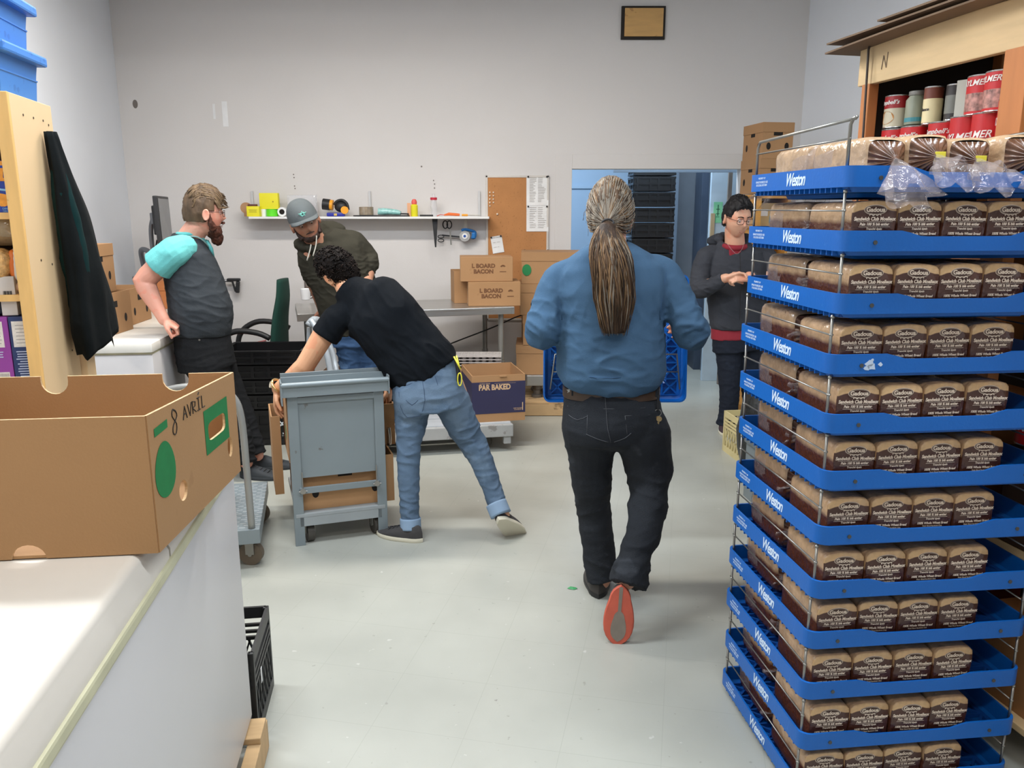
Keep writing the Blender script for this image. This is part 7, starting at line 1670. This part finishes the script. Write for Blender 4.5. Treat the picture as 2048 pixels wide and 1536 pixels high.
r_, f_, u_ = head_dirs(hf, hu); T_ = lambda x, y, z: hc + (r_*x+f_*y+u_*z)*Fh
cp_ = MB(); n = 36; vs = []
for i in range(11):
    th = PI/2*i/10
    for j in range(n): a = 2*PI*j/n; vs.append(T_(.092*math.cos(a)*math.sin(th)**.8, .110*math.sin(a)*math.sin(th)**.8, .032+.116*math.cos(th)))
cp_.add(vs, [(i*n+j, (i+1)*n+j, (i+1)*n+(j+1) % n, i*n+(j+1) % n) for i in range(10) for j in range(n)])
M_cap = mat('grey_cap_cloth', (84, 90, 92), .9, var=.08, scale=10, bump=.2, bscale=220)
co = obj('cap_crown', cp_, M_cap, E, world=True, smooth=True)
br = MB(); vs = []
for z in (0, .006):
    for i in range(17):
        a = PI*(.08+.84*i/16)
        for k in range(5): q = k/4; vs.append(T_(.090*math.cos(a)*(1+.02*q), .088*math.sin(a)+(.062*math.sin(a)**.7)*q*1.15, .036+z-.018*q*abs(math.cos(a))-.004*q))
o5 = 85; fs = []
for l in (0, 1): fs += [(l*o5+i*5+k, l*o5+i*5+k+1, l*o5+(i+1)*5+k+1, l*o5+(i+1)*5+k) for i in range(16) for k in range(4)]
fs += [(i*5+4, (i+1)*5+4, o5+(i+1)*5+4, o5+i*5+4) for i in range(16)]
br.add(vs, fs); obj('cap_brim', br, M_cap, E, world=True, smooth=True)
em = MB(); c0_ = T_(0, .1045, .072)
for k in range(11):
    a = PI*2*k/11; p0_ = c0_+(r_*math.cos(a)+u_*math.sin(a))*.006+f_*.002; p1_ = c0_+(r_*math.cos(a)*1.1+u_*math.sin(a)*.8)*(.026 if k % 2 else .018)+f_*(-.004+.002); em.tube([p0_, p1_], [.0035, .0012], 5)
em.tube([c0_+r_*-.02-u_*.022, c0_+r_*.022-u_*.024], .002, 5); em.tube([c0_+r_*-.012-u_*.030+f_*.002, c0_+r_*.014-u_*.031+f_*.002], .002, 5)
obj('cap_emblem', em, mat('mint_embroidery', (120, 196, 182), .7), co, world=True, smooth=True)
bd = MB()
bd.sphere((0, 0, 0), (1, 1, 1), 18, M=basis(T_(0, .040, -.088), r_*.056, f_*.040, u_*.032))
for sg in (-1, 1): bd.tube([T_(sg*.074, .010, .0), T_(sg*.071, .022, -.04), T_(sg*.054, .045, -.080)], [.005, .010, .018], 10)
bd.tube([T_(-.028, .088, -.053), T_(-.012, .0985, -.047), T_(.012, .0985, -.047), T_(.028, .088, -.053)], [.004, .006, .006, .004], 8)
fuse('beard', bd, hairmat('dark_beard', (52, 36, 30), .3), E, .005, 2, lambda p, n: .003*noise.noise(p*80))
E['_skin'] = 'skin_tan'; face_bits(E, hc, hf, hu, Fh, brow=(44, 30, 24), closed=1.0, lip=(150, 88, 80))
M_jD = speckle('mid_blue_denim', (52, 78, 112), [((84, 112, 146), 6, .58, .5)], .85, var=.12, scale=8, bump=.25, bscale=260, spec=.25)
t = MB(); loft(t, [(P(711, 655, 5.42), Xv, .185, .12), (P(713, 690, 5.42), Xv, .20, .13)], p=2.4)
limb(t, [P(698, 690, 5.40), P(704, 740, 5.40), P(708, 800, 5.40), PZ(712, 893, .09)], [.095, .085, .072, .068], round_=(1, 0)); limb(t, [P(730, 690, 5.44), P(742, 740, 5.44), P(748, 800, 5.44), PZ(752, 888, .09)], [.095, .085, .072, .068], round_=(1, 0))
fuse('jeans', t, M_jD, E, .007, 4, folds(.008, 9, (.2, 0, 1), 3, 2.5))
for (x, y) in ((712, 893), (752, 888)): shoe(E, PZ(x, y, 0)+Vector((0, .05, 0)), (0, -1, 0), (0, 0, 1), upper=M_shA, sole=M_blk, L=.28)
# ------------------------------------------------------------------ young man with clasped hands by the doorway
G_ = person('person with glasses in charcoal hoodie over red shirt, looking down at clasped hands', (1.6, 5.75, 0))
M_skE = skin('skin_light', (220, 168, 140)); hc = P(1474, 436, 5.72); hf, hu = Vector((.28, -.90, -.26)), Vector((.08, -.25, .93)); Fh = 1.12
b = MB(); head(b, hc, hf, hu, Fh, nose=.85)
limb(b, [hc+Vector((-.005, .04, -.07)), P(1470, 498, 5.80)], [.066, .072])
loft(b, [(P(1476, 655, 5.82), Xv, .13, .08), (P(1474, 580, 5.82), Xv, .13, .08), (P(1470, 525, 5.82), Xv, .12, .07)])
wL, wR = P(1452, 556, 5.52), P(1498, 552, 5.52)
limb(b, [P(1407, 530, 5.80), P(1403, 572, 5.72), wL], [.04, .036, .032], ten=1.); limb(b, [P(1525, 530, 5.80), P(1545, 568, 5.72), wR], [.04, .036, .032], ten=1.)
hand(b, wL, (.92, -.15, .34), (.1, -.3, -.95), side=1, curl=.45, s=1.14, thumb=.7, spread=.05); hand(b, wR+Vector((-.01, -.015, -.012)), (-.95, -.15, .10), (.1, .6, -.7), side=-1, curl=.75, s=1.14, thumb=.6, spread=.05)
limb(b, [P(1458, 690, 5.82), P(1458, 770, 5.80), P(1450, 845, 5.80)], [.07, .05, .04]); limb(b, [P(1500, 690, 5.84), P(1503, 770, 5.84), P(1506, 842, 5.84)], [.07, .05, .04])
fuse('body', b, M_skE, G_, .0055, 2)
M_hh = mat('charcoal_hoodie', (62, 64, 70), .95, var=.10, scale=9, bump=.2, bscale=260, spec=.12)
s = MB()
loft(s, [(P(1476, 656, 5.82), Xv, .195, .13), (P(1476, 640, 5.82), Xv, .205, .145), (P(1474, 590, 5.82), Xv, .215, .15), (P(1471, 540, 5.82), Xv, .225, .145), (P(1470, 508, 5.82), Xv, .205, .12), (P(1470, 490, 5.82), Xv, .13, .09)], p=2.4)
limb(s, [P(1425, 508, 5.82), P(1411, 515, 5.80), P(1400, 550, 5.77), P(1401, 580, 5.70), P(1425, 570, 5.60), P(1447, 557, 5.54)], [.07, .072, .07, .068, .056, .042], round_=(1, 0))
limb(s, [P(1520, 508, 5.82), P(1535, 515, 5.80), P(1548, 550, 5.77), P(1548, 578, 5.70), P(1525, 568, 5.60), P(1503, 554, 5.54)], [.07, .072, .07, .068, .056, .042], round_=(1, 0))
for k in range(14):
    a = 2*PI*k/14
    if math.sin(a) > -.8: s.sphere(P(1468, 480, 5.82)+Vector((.105*math.cos(a), .072*math.sin(a)+.01, .004+.03*math.sin(a)-.03*(math.sin(a) < 0))), (.036, .036, .032), 12)
s.sphere(P(1450, 482, 5.95), (.14, .06, .06), 14)
ho = fuse('hoodie', s, M_hh, G_, .0065, 4, both(folds(.004, 6, (.3, 0, 1), 3, 3), near(folds(.010, 10, (.2, 0, 1), 3, 2.4), P(1405, 560, 5.6), .14)))
obj('zip_line', MB().tube([P(1480, 505, 5.66), P(1482, 560, 5.655), P(1480, 640, 5.655)], .003, 5), mat('dark_zip', (34, 34, 38), .5), ho, world=True)
M_rd = mat('maroon_shirt', (136, 32, 46), .85, var=.1)
s = MB(); loft(s, [(P(1474, 676, 5.82), Xv, .19, .12), (P(1474, 650, 5.82), Xv, .19, .12)]); fuse('shirt_hem', s, M_rd, G_, .007, 3, folds(.004, 9, (1, 0, 0), 3, 2))
obj('shirt_neck', MB().tube([P(1469, 492, 5.78)+Vector((.078*math.cos(a), .070*math.sin(a), .012*math.sin(a))) for a in [2*PI*i/20 for i in range(21)]], .020, 10, cap=False).box(P(1470, 503, 5.715), (.085, .02, .07), bev=.01), M_rd, G_, world=True, smooth=True)
obj('lanyard_cord', MB().tube([P(1455, 488, 5.68), P(1464, 500, 5.655), P(1474, 508, 5.65), P(1484, 498, 5.66), P(1487, 488, 5.68)], .0018, 5, smooth=3), M_film, G_, world=True)
M_nv = speckle('dark_navy_denim', (30, 35, 46), [((44, 52, 66), 7, .6, .4)], .85, var=.1, bump=.2, bscale=240, spec=.2)
t = MB(); loft(t, [(P(1474, 662, 5.82), Xv, .18, .115), (P(1476, 700, 5.82), Xv, .185, .12)], p=2.4)
limb(t, [P(1457, 692, 5.82), P(1459, 745, 5.81), P(1459, 790, 5.80), P(1456, 825, 5.80), P(1450, 852, 5.79)], [.098, .088, .074, .070, .070], round_=(1, 0))
limb(t, [P(1498, 692, 5.84), P(1501, 745, 5.84), P(1504, 790, 5.84), P(1506, 825, 5.84), P(1507, 850, 5.83)], [.095, .088, .074, .070, .070], round_=(1, 0))
fuse('jeans', t, M_nv, G_, .007, 4, both(folds(.004, 8, (0, 0, 1), 3, 2.5), near(folds(.012, 10, (0, 0, 1), 4, 2.4), P(1452, 840, 5.7), .1)))
hk = [hairmat('jet_black_hair', (22, 20, 22), .3)]; r_, f_, u_ = head_dirs(hf, hu)
cap = hair_cap(hc, hf, hu, Fh, amp=.012, seed=5, line=lambda x, y, z: (.46 - y + max(0, z-.45)*1.0) if z > .12 else (-.02 - y) if z > -.45 else -1, lift=lambda x, y, z: .08*max(0, z))
ha = MB(); ha.add(cap.v, cap.f, 0); rr = random.Random(6)
for i in range(170):
    x = rr.uniform(-.72, .72); pts = []
    for k in range(6):
        y = .10+k*.125; zz = max(.02, 1-x*x*.7-y*y*.85)**.5; q = 1.13 - .01*k
        pts.append(hc + (r_*x*.078 + f_*min(y, .80)*.100 + u_*(zz*.118))*q*Fh)
    ha.tube(pts, [.003, .0035, .0035, .003, .0022, .0008], 5)
obj('hair', ha, hk, G_, world=True, smooth=True)
G_['_skin'] = 'skin_light'; face_bits(G_, hc, hf, hu, Fh, brow=(34, 28, 28), closed=1.0, glasses=(50, 44, 44), lip=(158, 84, 80))
M_sE = mat('maroon_sneaker', (58, 40, 46), .8, var=.1)
shoe(G_, PZ(1452, 862, 0)+Vector((.0, .10, 0)), (-.12, -1, 0), (0, 0, 1), upper=M_sE, sole=M_ws, L=.28, W=.10)
shoe(G_, PZ(1507, 858, 0)+Vector((.0, .10, 0)), (.1, -1, 0), (0, 0, 1), upper=M_sE, sole=M_ws, L=.28, W=.10)
for p_ in (B, D, E, G_, A):
    if '_skin' in p_: del p_['_skin']
